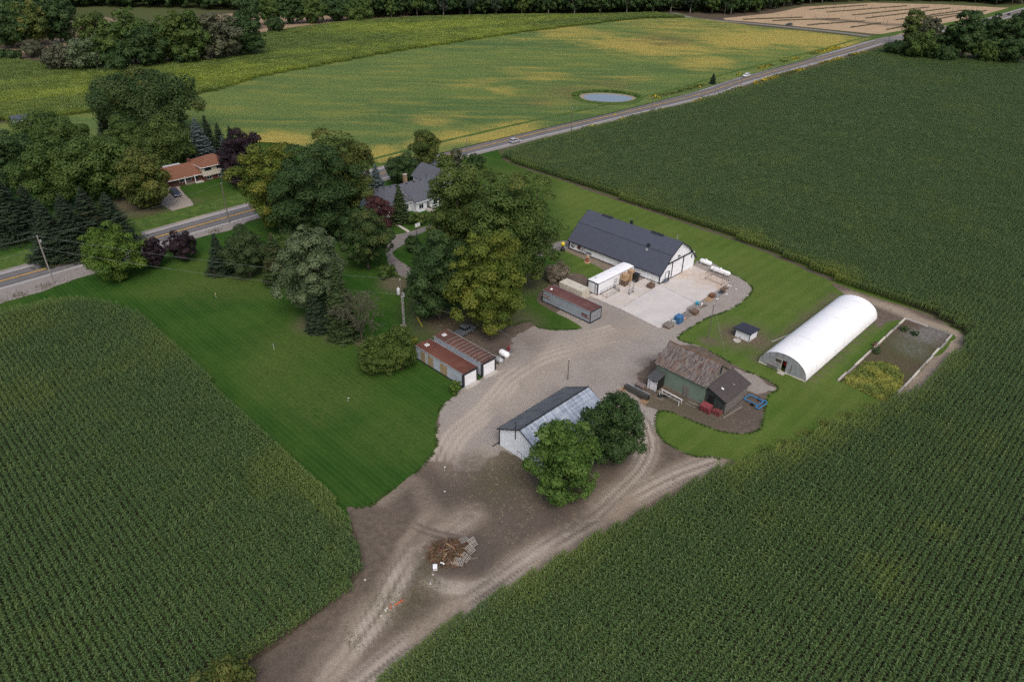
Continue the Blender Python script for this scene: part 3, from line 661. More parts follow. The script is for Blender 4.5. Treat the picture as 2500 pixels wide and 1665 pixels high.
# tall verge weeds and goldenrod
# ================================================================== TREES
def leaf_mat(name, a, b, autumn=(.16, .14, .03), trans=.14, rough=.6):
    m = Mat(name, rough, .15)
    c = m.mix(m.attr('tint'), a, b); c = m.mix(m.attr('turn'), c, autumn); m.col(c)
    tr = m.n('BsdfTranslucent'); m.set(tr.inputs[0], c); mx = m.n('MixShader'); mx.inputs[0].default_value = trans
    m.t.links.new(m.b.outputs[0], mx.inputs[1]); m.t.links.new(tr.outputs[0], mx.inputs[2])
    m.t.links.new(mx.outputs[0], m.t.nodes['Material Output'].inputs[0]); return m.m
LM = {
 'mid': leaf_mat('leaf_green', (.034, .070, .015), (.086, .134, .033)),
 'dark': leaf_mat('leaf_dark_green', (.020, .048, .015), (.055, .096, .030)),
 'yellowish': leaf_mat('leaf_yellow_green', (.046, .080, .013), (.122, .160, .026), (.22, .18, .03)),
 'olive': leaf_mat('leaf_olive', (.038, .066, .015), (.094, .128, .032), (.19, .15, .035)),
 'bright': leaf_mat('leaf_bright_green', (.045, .092, .014), (.105, .170, .028)),
 'purple': leaf_mat('leaf_purple', (.016, .011, .016), (.034, .022, .028), (.05, .02, .03)),
 'red': leaf_mat('leaf_red', (.048, .022, .023), (.095, .040, .038), (.10, .03, .03)),
 'spruce': leaf_mat('needle_dark', (.017, .031, .018), (.040, .062, .034), (.07, .05, .03)),
 'blue': leaf_mat('needle_blue', (.050, .075, .078), (.125, .165, .165)),
 'pine': leaf_mat('needle_pine', (.026, .046, .018), (.062, .092, .034), (.09, .06, .03)),
 'silver': leaf_mat('leaf_silver_green', (.050, .080, .034), (.145, .185, .100)),
 'cedar': leaf_mat('leaf_cedar', (.036, .068, .014), (.100, .140, .030)),
 'grey': leaf_mat('leaf_grey_green', (.055, .065, .038), (.115, .125, .075)),
 'ash': leaf_mat('leaf_ash', (.034, .080, .016), (.098, .165, .034)),
 'lime': leaf_mat('leaf_lime', (.12, .15, .02), (.24, .26, .04)),
 'plume': leaf_mat('grass_plume', (.13, .12, .08), (.26, .22, .17)),
}
BARK = simple('bark', (.075, .062, .05), (.13, .115, .10), 3, .9)
PALEBARK = simple('pale_bark', (.30, .28, .25), (.20, .18, .16), 3, .9)
def quads(name, c, nrm, size, asp, tint, turn, mat, seed=0, tang=None):
    """leaf faces: centres c (n,3), normals, size (n)"""
    rg = np.random.default_rng(seed); n = len(c)
    nrm = nrm/np.maximum(np.linalg.norm(nrm, axis=1), 1e-6)[:, None]
    t = rg.normal(size=(n, 3)) if tang is None else tang
    t = t-nrm*(t*nrm).sum(1)[:, None]; t /= np.maximum(np.linalg.norm(t, axis=1), 1e-6)[:, None]; b = np.cross(nrm, t)
    L = size[:, None]*.5; w = L*asp
    # kite-shaped leaf spray, slightly folded
    co = np.stack([c-t*L, c+b*w-t*L*.15-nrm*L*.18, c+t*L, c-b*w-t*L*.15-nrm*L*.18], 1).reshape(-1, 3)
    fl = np.arange(4*n)
    return np_mesh(name, co, fl, 4, mat, attrs={'tint': np.repeat(np.clip(tint, 0, 1), 4), 'turn': np.repeat(np.clip(turn, 0, 1), 4)})
def broad(seed, H, Rr, mat, leaf=.45, n=9000, base=.14, shape='round', clumps=46, turn=.0, asp=.62, cr=(.20, .36), bark=None, fill=.2):
    rg = np.random.default_rng(seed); clumps = int(clumps*1.7) if n > 2000 else clumps; cr = (cr[0]*.5, cr[1]*1.0); zb = base*H; cz = (H+zb)/2; hz = (H-zb)/2
    k = np.arange(clumps)+.5; ph = np.arccos(1-2*k/clumps); th = math.pi*(1+5**.5)*k+rg.random()*6
    d = np.stack([np.cos(th)*np.sin(ph), np.sin(th)*np.sin(ph), np.cos(ph)], 1)+rg.normal(0, .17, (clumps, 3)); d /= np.linalg.norm(d, axis=1)[:, None]
    rr = rg.uniform(.50, .90, clumps); rr[rg.random(clumps) < .15] *= .6
    z = d[:, 2]; env = np.ones(clumps)
    if shape == 'spread': env = np.where(z > 0, 1.0, .95-.25*z**2)
    if shape == 'cone': env = np.clip(1.05-.62*(z+1)/2*1.25, .16, 1.05)
    if shape == 'egg': env = np.clip(1.06-.34*(z+1)/2, .3, 1.1)
    if shape == 'column': env = np.where(np.abs(z) < .8, 1, .8)
    lob = 1+.16*np.sin(3*th+rg.random()*6)*np.sin(ph)+rg.normal(0, .06, clumps)
    cc = np.stack([d[:, 0]*Rr*rr*env*lob, d[:, 1]*Rr*rr*env*lob, cz+d[:, 2]*hz*rr*1.02], 1)
    crad = Rr*rg.uniform(*cr, clumps)*np.clip(env+.15, .4, 1); crad = np.minimum(crad, hz*.55)
    w = crad**2; m_ = np.maximum((n*(1-fill)*w/w.sum()).astype(int), 8)
    ci = np.repeat(np.arange(clumps), m_); nn = len(ci)
    dd = rg.normal(size=(nn, 3)); dd /= np.linalg.norm(dd, axis=1)[:, None]
    out = cc[ci]-np.array([0, 0, cz-hz*.35]); out /= np.maximum(np.linalg.norm(out, axis=1), .01)[:, None]
    flip = (dd*out).sum(1) < -.25; dd[flip] *= -1
    rad = crad[ci]*(.55+.45*rg.random(nn)**.7); spr = rg.random(nn) < .10; rad[spr] *= rg.uniform(1.0, 1.45, spr.sum()); p = cc[ci]+dd*rad[:, None]*np.array([1, 1, .78])
    nr = dd*.85+np.array([0, 0, .35])+rg.normal(0, .28, (nn, 3))
    cl_t = rg.normal(.46, .17, clumps); tint = cl_t[ci]+rg.normal(0, .16, nn)
    tu = np.clip(rg.normal(turn, .22*(turn > 0), clumps), 0, 1)[ci]*rg.random(nn)
    nf = int(n*fill); q = rg.normal(size=(nf, 3)); q /= np.linalg.norm(q, axis=1)[:, None]; q *= (rg.random(nf)**(1/2.4)*.82)[:, None]
    zq = q[:, 2]; eq = np.clip(1.05-.62*(zq+1)/2*1.25, .1, 1) if shape == 'cone' else (np.clip(1.06-.34*(zq+1)/2, .3, 1.1) if shape == 'egg' else np.ones(nf))
    pf = np.stack([q[:, 0]*Rr*eq, q[:, 1]*Rr*eq, cz+q[:, 2]*hz], 1)
    P = np.concatenate([p, pf]); NR = np.concatenate([nr, rg.normal(size=(nf, 3))+np.array([0, 0, .6])]); T = np.concatenate([tint, rg.normal(.25, .12, nf)]); TU = np.concatenate([tu, np.zeros(nf)])
    k = P[:, 2] > .05; P, NR, T, TU = P[k], NR[k], T[k], TU[k]
    sz = leaf*rg.uniform(.65, 1.35, len(P))
    crown = quads('crown', P, NR, sz, asp, T, TU, mat, seed)
    tb = MB(); r0 = max(.12, H*.022); top = (rg.normal(0, .03*H), rg.normal(0, .03*H), zb+.42*(H-zb))
    tb.tube([(0, 0, -.1), (top[0]*.3, top[1]*.3, zb+.08*H), top, (top[0], top[1], H*.82)], [r0*1.25, r0, r0*.6, r0*.15], 7)
    for i in rg.choice(clumps, min(11, clumps), False):
        s = .25+.4*rg.random(); a = Vector(top)*s*1.3; a.z = zb+.1*H+s*.3*(H-zb)
        e = Vector(cc[i]); tb.tube([a, a.lerp(e, .5)+Vector((0, 0, .03*H)), e], [r0*.45, r0*.28, r0*.08], 5)
    return crown, tb.mesh('trunk', bark or BARK, True)
def conifer(seed, H, Rr, mat, n=16, base=.04, turn=.0, dens=1.0, bark=None, spray=.42):
    rg = np.random.default_rng(seed); C = []; NR = []; T = []; TG = []; S = []
    lev = int(18+H*1.1)
    for i in range(lev):
        f = (i+rg.random()*.6)/lev; z = H*(base+(1-base)*f); L0 = Rr*(1-f)**.82*(1+.10*rg.normal())+.12; nb = max(6, int((9+7*(1-f))*dens))
        for k in range(nb):
            az = 2*math.pi*(k+rg.random()*.8)/nb+i*1.3; L = L0*rg.uniform(.72, 1.1); m_ = max(3, int(L*n/2.6)); t = (np.arange(m_)+rg.random(m_))/m_
            t = .15+.85*t; dx, dy = math.cos(az), math.sin(az); ht = np.where(t < .7, -.30*t, -.21+(t-.7)*.25)*L*.9; tn = np.clip(rg.normal(.45, .16), 0, 1)
            for s in (-1, 0, 1):
                sd = s*(.10+.22*(1-t))*L*rg.uniform(.4, 1, m_)
                C.append(np.stack([dx*L*t-dy*sd, dy*L*t+dx*sd, z+ht-abs(s)*.06], 1)); NR.append(np.stack([dx*.35+rg.normal(0, .25, m_), dy*.35+rg.normal(0, .25, m_), 1+rg.normal(0, .2, m_)], 1))
                TG.append(np.stack([dx-dy*s*.8+0*t, dy+dx*s*.8+0*t, -.15+0*t], 1)); T.append(tn+.25*t-.12+rg.normal(0, .1, m_)); S.append(spray*(1.25-.5*t)*rg.uniform(.7, 1.3, m_))
    C = np.concatenate(C); NR = np.concatenate(NR); TG = np.concatenate(TG); T = np.concatenate(T); S = np.concatenate(S)
    tu = (vnoise(C[:, 0], C[:, 1]+C[:, 2], 1.5, seed) > 1-turn)*turn
    k = C[:, 2] > .05
    crown = quads('crown', C[k], NR[k], S[k]*1.15, .55, T[k], tu[k]*np.ones(k.sum()), mat, seed, TG[k])
    tb = MB(); tb.tube([(0, 0, -.1), (0, 0, H*.5), (0, 0, H*.99)], [H*.018, H*.011, .02], 7); return crown, tb.mesh('trunk', bark or BARK, True)
def twiggy(seed, H, Rr, mat, leaves=1500, bark=None, leaf=.3):
    rg = np.random.default_rng(seed); tb = MB(); tips = []
    def grow(p, d, L, r, lv):
        e = p+d*L; mid_ = p+d*L*.5+Vector(rg.normal(0, .03*L, 3)); tb.tube([p, mid_, e], [r, r*.85, r*.62], 4, caps=False)
        if lv == 0: tips.append(e); return
        for _ in range(3 if lv > 1 else 4):
            a = Vector(rg.normal(0, .48, 3)); nd = (d+a+Vector((0, 0, .12))).normalized(); grow(e, nd, L*rg.uniform(.62, .85), r*.6, lv-1)
            if lv < 3: tips.append(p+d*L*rg.random())
    grow(Vector((0, 0, -.1)), Vector((0, 0, 1)), H*.22, H*.018, 1)
    for k in range(7):
        a = 2*math.pi*k/7+rg.random(); grow(Vector((0, 0, H*.2)), Vector((math.cos(a)*Rr/H*1.35, math.sin(a)*Rr/H*1.35, 1)).normalized(), H*.29, H*.010, 4)
    tp = np.array([tuple(t) for t in tips]); i = rg.integers(0, len(tp), leaves); P = tp[i]+rg.normal(0, .16, (leaves, 3)); P = P[P[:, 2] > .3]
    crown = quads('crown', P, rg.normal(size=P.shape)+np.array([0, 0, .5]), leaf*rg.uniform(.6, 1.3, len(P)), .6, rg.normal(.5, .2, len(P)), np.zeros(len(P)), mat, seed)
    return crown, tb.mesh('trunk', bark or BARK, True)
TREE_N = [0]
def place(name, loc, crown, trunk, label, cat='tree', group=None, rz=0.0, sc=1.0, matname=None):
    r = empty(name, loc, rz, label, cat, group); r.scale = (sc, sc, sc) if not isinstance(sc, tuple) else sc
    c = link('crown', crown, r); link('trunk', trunk, r) if trunk else None
    if matname:
        c.material_slots[0].link = 'OBJECT'; c.material_slots[0].material = LM[matname]
    return r
def solve(x0, x1, yt, yb, low=.12, fr=.72):
    """trunk base, height and radius of a tree from the box it fills in the photo (D px)"""
    low = min(low, .05); xc = (x0+x1)/2*1.062; a, b = yt*1.062+2, yb*1.062
    for _ in range(40):
        m_ = (a+b)/2; B = G(xc, m_); Rr = (x1-x0)/2*1.062*mpp((B.x, B.y, 4)); Hh = height_to(B, yt*1.062)
        tc = Vector((-B.x, -B.y, 0)).normalized(); bt = to_px(B+tc*Rr*fr+Vector((0, 0, low*Hh)))[1]
        if bt < yb*1.062: a = m_
        else: b = m_
    # keep the trunk under the middle of the leaning-outward image of the crown
    topx = to_px((B.x, B.y, Hh*.55))[0]; B = G(xc+(xc-topx), m_); Hh = height_to(B, yt*1.062)
    return B, Hh, Rr
def tree(kind, box, colr, label, name='tree', group=None, cat='tree', **kw):
    TREE_N[0] += 1; sd = kw.pop('seed', 100+TREE_N[0])
    B, H, Rr = solve(*box); sc = mpp((B.x, B.y, 0))
    if kind == 'broad':
        area = 4*math.pi*Rr*(Rr*.5+H*.5)*.8; asp_ = kw.get('asp', .62); lf = kw.pop('leaf', max(.30, 3.0*sc)); cap = kw.pop('n', 0); big_ = cap >= 13000
        nmax = 40000 if big_ else (min(cap, 4200)*1.6 if cap else 19000); need = (1.9 if big_ else 2.1)*area/(lf*lf*asp_*.5)
        if need > nmax: lf *= math.sqrt(need/nmax); need = nmax
        n = int(max(600, need))
        kw['base'] = min(kw.get('base', .14), .03); cr, tr = broad(sd, H*1.04, Rr*1.14, LM[colr], lf, n, **kw)
    elif kind == 'conifer': cr, tr = conifer(sd, H*1.05, Rr*1.25, LM[colr], spray=kw.pop('spray', max(.42, 3.4*sc)), **kw)
    else: cr, tr = twiggy(sd, H, Rr, LM[colr], **kw)
    return place(name, (B.x, B.y, 0), cr, tr, label, cat, group, random.random()*.3)
b_, c_ = 'broad', 'conifer'
# --- two trees beside the metal-roofed shed
tree(b_, (1213,1380,966,1174), 'ash', 'bright leafy tree in front of the metal roofed shed, the nearer one', 'leafy_tree', leaf=.36, n=20000, base=.05, clumps=70, cr=(.17, .26), shape='egg')
tree(b_, (1335,1482,903,1092), 'dark', 'dark leafy tree at the far corner of the metal roofed shed', 'leafy_tree', leaf=.36, n=18000, base=.05, clumps=64, cr=(.17, .28), shape='egg')
# --- central grove
tree(b_, (1035,1218,516,792), 'yellowish', 'tall maple turning yellow green beside the rusty roofed garages', 'maple_tree', leaf=.42, n=22000, base=.10, clumps=84, turn=.16, cr=(.15, .25), shape='egg')
tree(b_, (930,1082,545,752), 'dark', 'dark spreading tree behind the garages, left of the yellowing maple', 'maple_tree', leaf=.42, n=18000, clumps=66, cr=(.17, .28), base=.06)
tree(b_, (980,1135,372,618), 'olive', 'tall olive green tree in front of the farmhouse', 'walnut_tree', leaf=.46, n=19000, clumps=70, cr=(.16, .28), base=.1)
tree(b_, (1095,1274,394,690), 'mid', 'broad green tree between the farmhouse and the white barn', 'maple_tree', leaf=.46, n=22000, clumps=80, cr=(.16, .28), base=.07, turn=.1)
tree(b_, (783,897,477,630), 'dark', 'round dense maple by the bend of the asphalt driveway', 'maple_tree', leaf=.40, n=15000, clumps=60, cr=(.18, .27), base=.04, turn=.1)
tree(b_, (636,795,514,748), 'silver', 'maple with pale silvery top leaves behind the spruces', 'maple_tree', leaf=.42, n=17000, clumps=62, cr=(.16, .26), base=.05, shape='egg')
tree(c_, (697,750,632,762), 'spruce', 'narrow dark spruce left of the lawn tree with bare twigs', 'spruce_tree')
tree(c_, (744,812,598,780), 'pine', 'broad green spruce beside the bare twiggy tree', 'spruce_tree', turn=.2)
tree('twiggy', (790,862,683,792), 'grey', 'thin half bare tree in a mulch ring on the lawn', 'bare_tree', leaves=2600)
tree(b_, (738,812,463,560), 'dark', 'small dark round tree behind the dense maple', 'maple_tree', clumps=36)
tree(b_, (552,705,322,545), 'yellowish', 'yellow green maple beside the road, its left side over the asphalt', 'maple_tree', leaf=.48, n=16000, clumps=70, turn=.18, cr=(.16, .27), base=.06)
tree(b_, (618,802,343,570), 'dark', 'large dark green maple right of the yellow green roadside maple', 'maple_tree', leaf=.48, n=18000, clumps=76, cr=(.16, .27), base=.05)
tree(b_, (712,852,287,520), 'olive', 'tall olive maple behind the large dark maple', 'maple_tree', leaf=.5, n=15000, clumps=64, cr=(.16, .28), turn=.12, base=.08)
tree(c_, (843,886,380,450), 'blue', 'small blue spruce at the end of the farmhouse', 'spruce_tree')
tree(b_, (886,960,356,428), 'dark', 'dark bush like tree between the farmhouse and the road', 'maple_tree', clumps=34, base=.03)
tree(b_, (840,898,448,540), 'red', 'dark red leaved tree against the farmhouse roof', 'maple_tree', clumps=36, base=.04)
tree(c_, (896,940,428,512), 'pine', 'slim pointed conifer in front of the farmhouse wall', 'spruce_tree')
tree(b_, (944,1010,291,388), 'olive', 'upright tree standing alone at the road edge above the farmhouse', 'cedar_tree', clumps=40, shape='egg', base=.04, turn=.15)
tree(b_, (1033,1068,336,388), 'grey', 'small greyish roadside shrub next to the lawn corner', 'shrub', cat='shrub', clumps=16, n=1800)
tree(b_, (1070,1116,353,392), 'dark', 'round dark roadside shrub at the lawn corner', 'shrub', cat='shrub', clumps=18, n=2200, base=.0)
tree(b_, (1000,1050,360,410), 'olive', 'low shrub tucked behind the farmhouse gable', 'shrub', cat='shrub', clumps=18, n=2200, base=.0)
tree(c_, (474,524,540,630), 'spruce', 'dark spruce at the left end of the lawn conifer row', 'spruce_tree', turn=.2)
tree(b_, (515,612,524,645), 'pine', 'feathery white pine in the lawn conifer row', 'pine_tree', clumps=40, shape='egg', asp=.3, base=.03)
tree(c_, (600,660,540,655), 'pine', 'pine at the right end of the lawn conifer row', 'spruce_tree', turn=.3)
tree(b_, (625,690,535,640), 'mid', 'green tree squeezed between pine row and silvery maple', 'maple_tree', clumps=34)
tree(b_, (320,378,546,620), 'purple', 'purple leaved plum tree next to the bright green maple', 'plum_tree', clumps=36, base=.04, leaf=.34, shape='egg')
tree(b_, (386,448,534,604), 'purple', 'round purple plum tree alone on the roadside lawn', 'plum_tree', clumps=40, base=.03, leaf=.34)
tree(b_, (190,318,522,650), 'bright', 'bright green maple beside the road at the lawn corner', 'maple_tree', leaf=.42, n=17000, clumps=62, cr=(.17, .28), base=.06)
for bx, lb in (((822,886,776,870), 'low arborvitae at the near end of the clipped hedge clump'), ((850,922,762,866), 'middle arborvitae of the hedge clump by the garages'), ((884,956,746,858), 'tallest arborvitae of the hedge clump by the garages')):
    tree(b_, bx, 'cedar', lb, 'arborvitae', cat='shrub', group='arborvitae hedge by the garages', clumps=60, base=.0, shape='egg', leaf=.30, asp=.5, n=13500, cr=(.3, .34))
tree(b_, (943,962,772,800), 'lime', 'small yellow shrub behind the rusty garages', 'shrub', cat='shrub', clumps=12, n=900, base=0., leaf=.22)
tree(b_, (1033,1060,876,908), 'bright', 'round green shrub at the front corner of the garages', 'shrub', cat='shrub', clumps=18, n=2200, base=0., leaf=.2)
tree(b_, (930,968,540,582), 'dark', 'clipped round shrub inside the driveway bend', 'shrub', cat='shrub', clumps=22, n=2600, base=.0)
tree(b_, (868,910,610,642), 'mid', 'low shrub at the edge of the asphalt driveway', 'shrub', cat='shrub', clumps=14, n=1500, base=.0)
tree(b_, (1250,1312,610,652), 'plume', 'clump of tall ornamental grass with tan plumes by the barn', 'ornamental_grass', cat='grass clump', clumps=24, n=3600, base=0., asp=.16, leaf=.55)
tree(b_, (940,985,490,520), 'olive', 'foundation shrub below the farmhouse window', 'shrub', cat='shrub', clumps=14, n=1200, base=.0)
tree(c_, (1262,1274,512,532), 'blue', 'tiny blue spruce behind the broad green tree', 'spruce_tree')
tree(b_, (455,575,1536,1640), 'olive', 'tree top poking up at the bottom edge by the track', 'tree', leaf=.3, clumps=36, n=6000, base=0., turn=.3)
# --- across the road, left
tree(c_, (-50,74,415,556), 'spruce', 'dark spruce at the left picture edge across the road', 'spruce_tree')
tree(c_, (55,160,468,602), 'spruce', 'dark spruce nearest the utility pole across the road', 'spruce_tree')
tree(c_, (20,110,430,540), 'spruce', 'dark spruce filling the gap behind the utility pole', 'spruce_tree')
tree(c_, (105,205,450,592), 'spruce', 'second spruce from the utility pole in the dark row', 'spruce_tree', turn=.15)
tree(c_, (155,250,434,575), 'spruce', 'brown tipped spruce in the middle of the dark row', 'spruce_tree', turn=.3)
tree(c_, (205,300,446,565), 'spruce', 'spruce at the right end of the dark row across the road', 'spruce_tree')
tree(b_, (275,376,350,486), 'olive', 'maple with orange tinged crown beside the gravel driveway', 'maple_tree', leaf=.5, clumps=60, turn=.3, base=.06)
tree(b_, (45,170,325,480), 'mid', 'green maple behind the dark spruce row, left one', 'maple_tree', clumps=56)
tree(b_, (150,290,305,470), 'mid', 'green maple behind the dark spruce row, right one', 'maple_tree', clumps=56)
tree(b_, (-40,62,290,450), 'dark', 'dark tree at the left picture edge behind the spruces', 'maple_tree', clumps=50)
tree(b_, (45,170,258,372), 'mid', 'feathery willow in front of the far soybeans', 'willow_tree', clumps=50, asp=.35)
tree(b_, (222,428,152,330), 'dark', 'huge old dark tree standing highest across the road', 'maple_tree', clumps=80, turn=.12, n=17000, cr=(.14, .26))
tree(c_, (214,262,215,335), 'spruce', 'dark conifer hugging the huge old tree', 'spruce_tree')
tree(b_, (308,428,268,400), 'olive', 'birch with bare white limbs below the huge tree', 'birch_tree', clumps=44, bark=PALEBARK)
tree(b_, (250,330,272,375), 'mid', 'green tree below the huge old tree', 'maple_tree', clumps=36)
tree(b_, (180,260,330,420), 'mid', 'small tree in the gap behind the green maples', 'maple_tree', clumps=34)
tree(c_, (424,486,275,375), 'blue', 'tall blue spruce behind the brick house', 'spruce_tree')
tree(c_, (458,494,268,352), 'spruce', 'dark narrow spruce right of the tall blue spruce', 'spruce_tree')
tree(c_, (486,522,285,360), 'spruce', 'second dark spruce behind the brick house roof', 'spruce_tree')
tree(c_, (516,546,292,360), 'spruce', 'third dark spruce behind the purple tree', 'spruce_tree')
tree(c_, (502,534,316,410), 'blue', 'smaller blue spruce at the corner of the brick house', 'spruce_tree')
tree(b_, (503,606,300,436), 'purple', 'large purple black tree right of the brick house', 'plum_tree', clumps=56, base=.02, cr=(.18, .28))
tree(b_, (392,432,330,395), 'dark', 'dark tree behind the brick house garage', 'maple_tree', clumps=30)
# --- grove in the far corn
gv = [((112,178,108,166), 'grey', 'grey green willow bush at the left end of the far grove'), ((172,232,90,166), 'silver', 'silvery willow in the far grove'), ((225,285,60,160), 'mid', 'green tree second row of the far grove, leftmost'), ((262,330,22,150), 'mid', 'tallest green tree of the far grove'),
 ((300,360,62,158), 'dark', 'dark tree left of centre in the far grove'), ((340,395,45,152), 'mid', 'green tree at the centre of the far grove'), ((378,430,30,150), 'olive', 'olive tree right of centre in the far grove'), ((410,470,24,146), 'mid', 'high green tree in the right half of the far grove'),
 ((450,505,40,142), 'grey', 'greyish tree in the right half of the far grove'), ((485,545,30,138), 'grey', 'pale twiggy tree near the right end of the far grove'), ((525,592,34,132), 'dark', 'dark tree at the right end of the far grove'), ((240,300,95,165), 'dark', 'low dark tree at the front of the far grove'), ((390,440,95,150), 'dark', 'low dark front tree near the middle of the grove'), ((180,240,30,120), 'olive', 'tall thin tree behind the silvery willow')]
for bx, cl_, lb in gv: tree(b_, (bx[0]-8, bx[1]+8, bx[2]-4, bx[3]+2), cl_, lb, 'grove_tree', group='grove in the far corn field', clumps=34, n=4200, base=.12, cr=(.2, .34), bark=PALEBARK if cl_ in ('grey', 'olive') else None)
for on_, (x, y0, y1) in zip(('first', 'second', 'third', 'fourth', 'fifth', 'sixth', 'seventh', 'eighth'), ((235,75,150), (300,95,160), (405,95,150), (500,70,135), (520,75,132), (560,75,128), (575,85,127), (598,95,118))):
    B = GD(x, y1); H = height_to(B, y0*1.062); tb = MB(); tb.tube([(0, 0, -.1), (.3, .2, H*.5), (.8, -.2, H)], [.34, .25, .08], 5)
    for q in range(6): a = q*1.9; tb.tube([(.3, 0, H*(.4+.09*q)), (math.cos(a)*H*.13, math.sin(a)*H*.13, H*(.52+.09*q))], [.12, .04], 4)
    o = tb.build('dead_trunk', PALEBARK, loc=(B.x, B.y, 0)); tag(o, '%s pale bare trunk from the left in the far grove' % on_, 'dead tree', 'pale trunks in the far grove')
lf_ = [((-20,60,20,112), 'dark'), ((40,110,5,108), 'olive'), ((95,160,10,100), 'dark'), ((55,98,95,132), 'grey'), ((-10,45,115,142), 'dark'), ((135,172,55,98), 'grey'), ((0,50,0,90), 'mid'), ((545,600,-8,68), 'dark'), ((590,640,-5,58), 'mid'), ((610,652,40,80), 'dark'), ((640,700,-6,56), 'dark'), ((690,750,-8,54), 'mid'), ((740,800,-6,50), 'dark'), ((785,850,2,52), 'mid')]
nm_ = ['dark tree at the far left edge above the corn', 'rusty tinged tall tree in the far left wood', 'dark tree at the right of the far left wood', 'round grey bush in front of the far left wood', 'low dark bush at the left edge of the far corn', 'grey bush beside the tan clearing', 'tree behind the far left wood',
 'dark tree right of the far grove, beyond the stubble', 'green tree beyond the stubble strip', 'single round tree standing in front of the stubble strip', 'dark tree at the start of the far forest edge', 'green tree of the far forest edge above the corn', 'dark tree of the far forest edge above the corn', 'last tree of the bushy far forest edge']
for (bx, cl_), lb in zip(lf_, nm_): tree(b_, bx, cl_, lb, 'far_tree', clumps=30, n=3000, base=.08, cr=(.2, .34), turn=.25 if 'rusty' in lb else 0)
# --- clump right
rt = [((2075,2125,22,105), 'olive', 'tall pale tree at the left of the roadside clump'), ((2036,2092,95,132), 'dark', 'low bush at the corn corner of the roadside clump'), ((2085,2150,72,140), 'mid', 'grey green tree at the front of the roadside clump'), ((2118,2165,35,130), 'grey', 'brownish tree in the roadside clump'), ((2160,2205,55,138), 'dark', 'dark tree in the middle of the roadside clump'),
 ((2185,2262,24,142), 'dark', 'tallest dark tree of the roadside clump'), ((2255,2310,35,115), 'dark', 'dark tree right of the tallest clump tree'), ((2240,2310,95,148), 'mid', 'green bush at the front right of the clump'), ((2295,2362,88,152), 'dark', 'dark bush at the right picture edge'), ((2310,2370,30,120), 'dark', 'dark tree at the right picture edge'), ((2140,2200,105,146), 'dark', 'low dark bush below the tallest clump tree')]
for bx, cl_, lb in rt: tree(b_, bx, cl_, lb, 'roadside_tree', group='tree clump at the junction', clumps=36, n=4200, base=.06, cr=(.2, .32))
tree(c_, (1632,1647,172,195), 'spruce', 'small lone conifer by the road near the white car', 'cedar_tree')
# --- far forest: front trees one by one from shared models, the wood behind as one mass
FT = [broad(900+i, 17, 6.0, LM['dark'], 1.35, 1500, base=.1, clumps=24, cr=(.22, .36), shape=('egg', 'round', 'egg', 'column')[i % 4], bark=PALEBARK if i == 3 else None) for i in range(5)]
edge = [(840,50),(900,46),(960,44),(1020,42),(1080,41),(1140,40),(1200,40),(1260,39),(1320,38),(1380,37),(1440,36),(1500,35),(1560,33),(1610,34),(1660,38),(1700,36),(1760,28),(1800,20),(1850,12),(1930,7),(2000,5),(2080,5),(2160,6),(2240,9),(2310,14),(2354,10)]
ec = catmull([tuple(GD(*p).xy) for p in edge], False, 7.5); rg = np.random.default_rng(5)
for i, (x, y) in enumerate(ec):
    if i % 2: continue
    k = int(rg.integers(0, 5)); sc = float(rg.uniform(.8, 1.25)); v = Vector((x, y)).normalized()*rg.uniform(2, 9)
    place('forest_tree', (x+v.x, y+v.y, 0), FT[k][0], FT[k][1], 'tree in the front row of the far dark forest', 'tree', 'front row of the far forest', rg.random()*6.28, (sc, sc, sc*float(rg.uniform(.9, 1.2))), ['dark', 'dark', 'mid', 'spruce', 'olive'][int(rg.integers(0, 5))] if rg.random() < .8 else 'dark')
fcol = bpy.data.collections.new('forest_parts')
for i in range(5): fcol.objects.link(bpy.data.objects.new('forest_model%d' % i, FT[i][0]))
SFO = scatter_group('forest_scatter', fcol)
wood = [tuple(GD(*p).xy) for p in edge]; back = [tuple(np.array(p)+np.array(p)/np.linalg.norm(p)*110) for p in wood[::-1]]; inner = [tuple(np.array(p)+np.array(p)/np.linalg.norm(p)*8) for p in wood]
leftw = [tuple(GD(*p).xy) for p in [(-60,105),(10,100),(60,95),(130,88),(165,60),(140,20),(240,20),(400,22),(540,26),(640,22),(840,45)]]; leftb = [tuple(np.array(p)+np.array(p)/np.linalg.norm(p)*160) for p in leftw[::-1]]
xs, ys = [], []
for poly, st in ((inner+back, 7.0), (leftw+leftb, 8.0)):
    P = np.array(poly); gx, gy = np.meshgrid(np.arange(P[:, 0].min(), P[:, 0].max(), st), np.arange(P[:, 1].min(), P[:, 1].max(), st)); gx = gx.ravel()+rg.normal(0, 1.8, gx.size); gy = gy.ravel()+rg.normal(0, 1.8, gy.size)
    k = in_poly(gx, gy, poly); xs.append(gx[k]); ys.append(gy[k])
x = np.concatenate(xs); y = np.concatenate(ys); px = np.array([to_px((a, b, 8))[0] for a, b in zip(x, y)]); k = (px > -250) & (px < 2750); x, y = x[k], y[k]
me = bpy.data.meshes.new('forest'); me.vertices.add(len(x)); me.vertices.foreach_set('co', np.stack([x, y, 0*x], 1).astype(np.float32).ravel())
for k_, v_ in (('rz', rg.random(len(x))*6.28), ('sz', rg.uniform(.8, 1.35, len(x)))): me.attributes.new(k_, 'FLOAT', 'POINT').data.foreach_set('value', v_.astype(np.float32))
me.attributes.new('idx', 'INT', 'POINT').data.foreach_set('value', rg.integers(0, 5, len(x)).astype(np.int32))
o = link('forest', me); md = o.modifiers.new('trees', 'NODES'); md.node_group = SFO; tag(o, 'dark woods closing the far horizon', 'forest', kind='stuff'); print('forest', len(x))
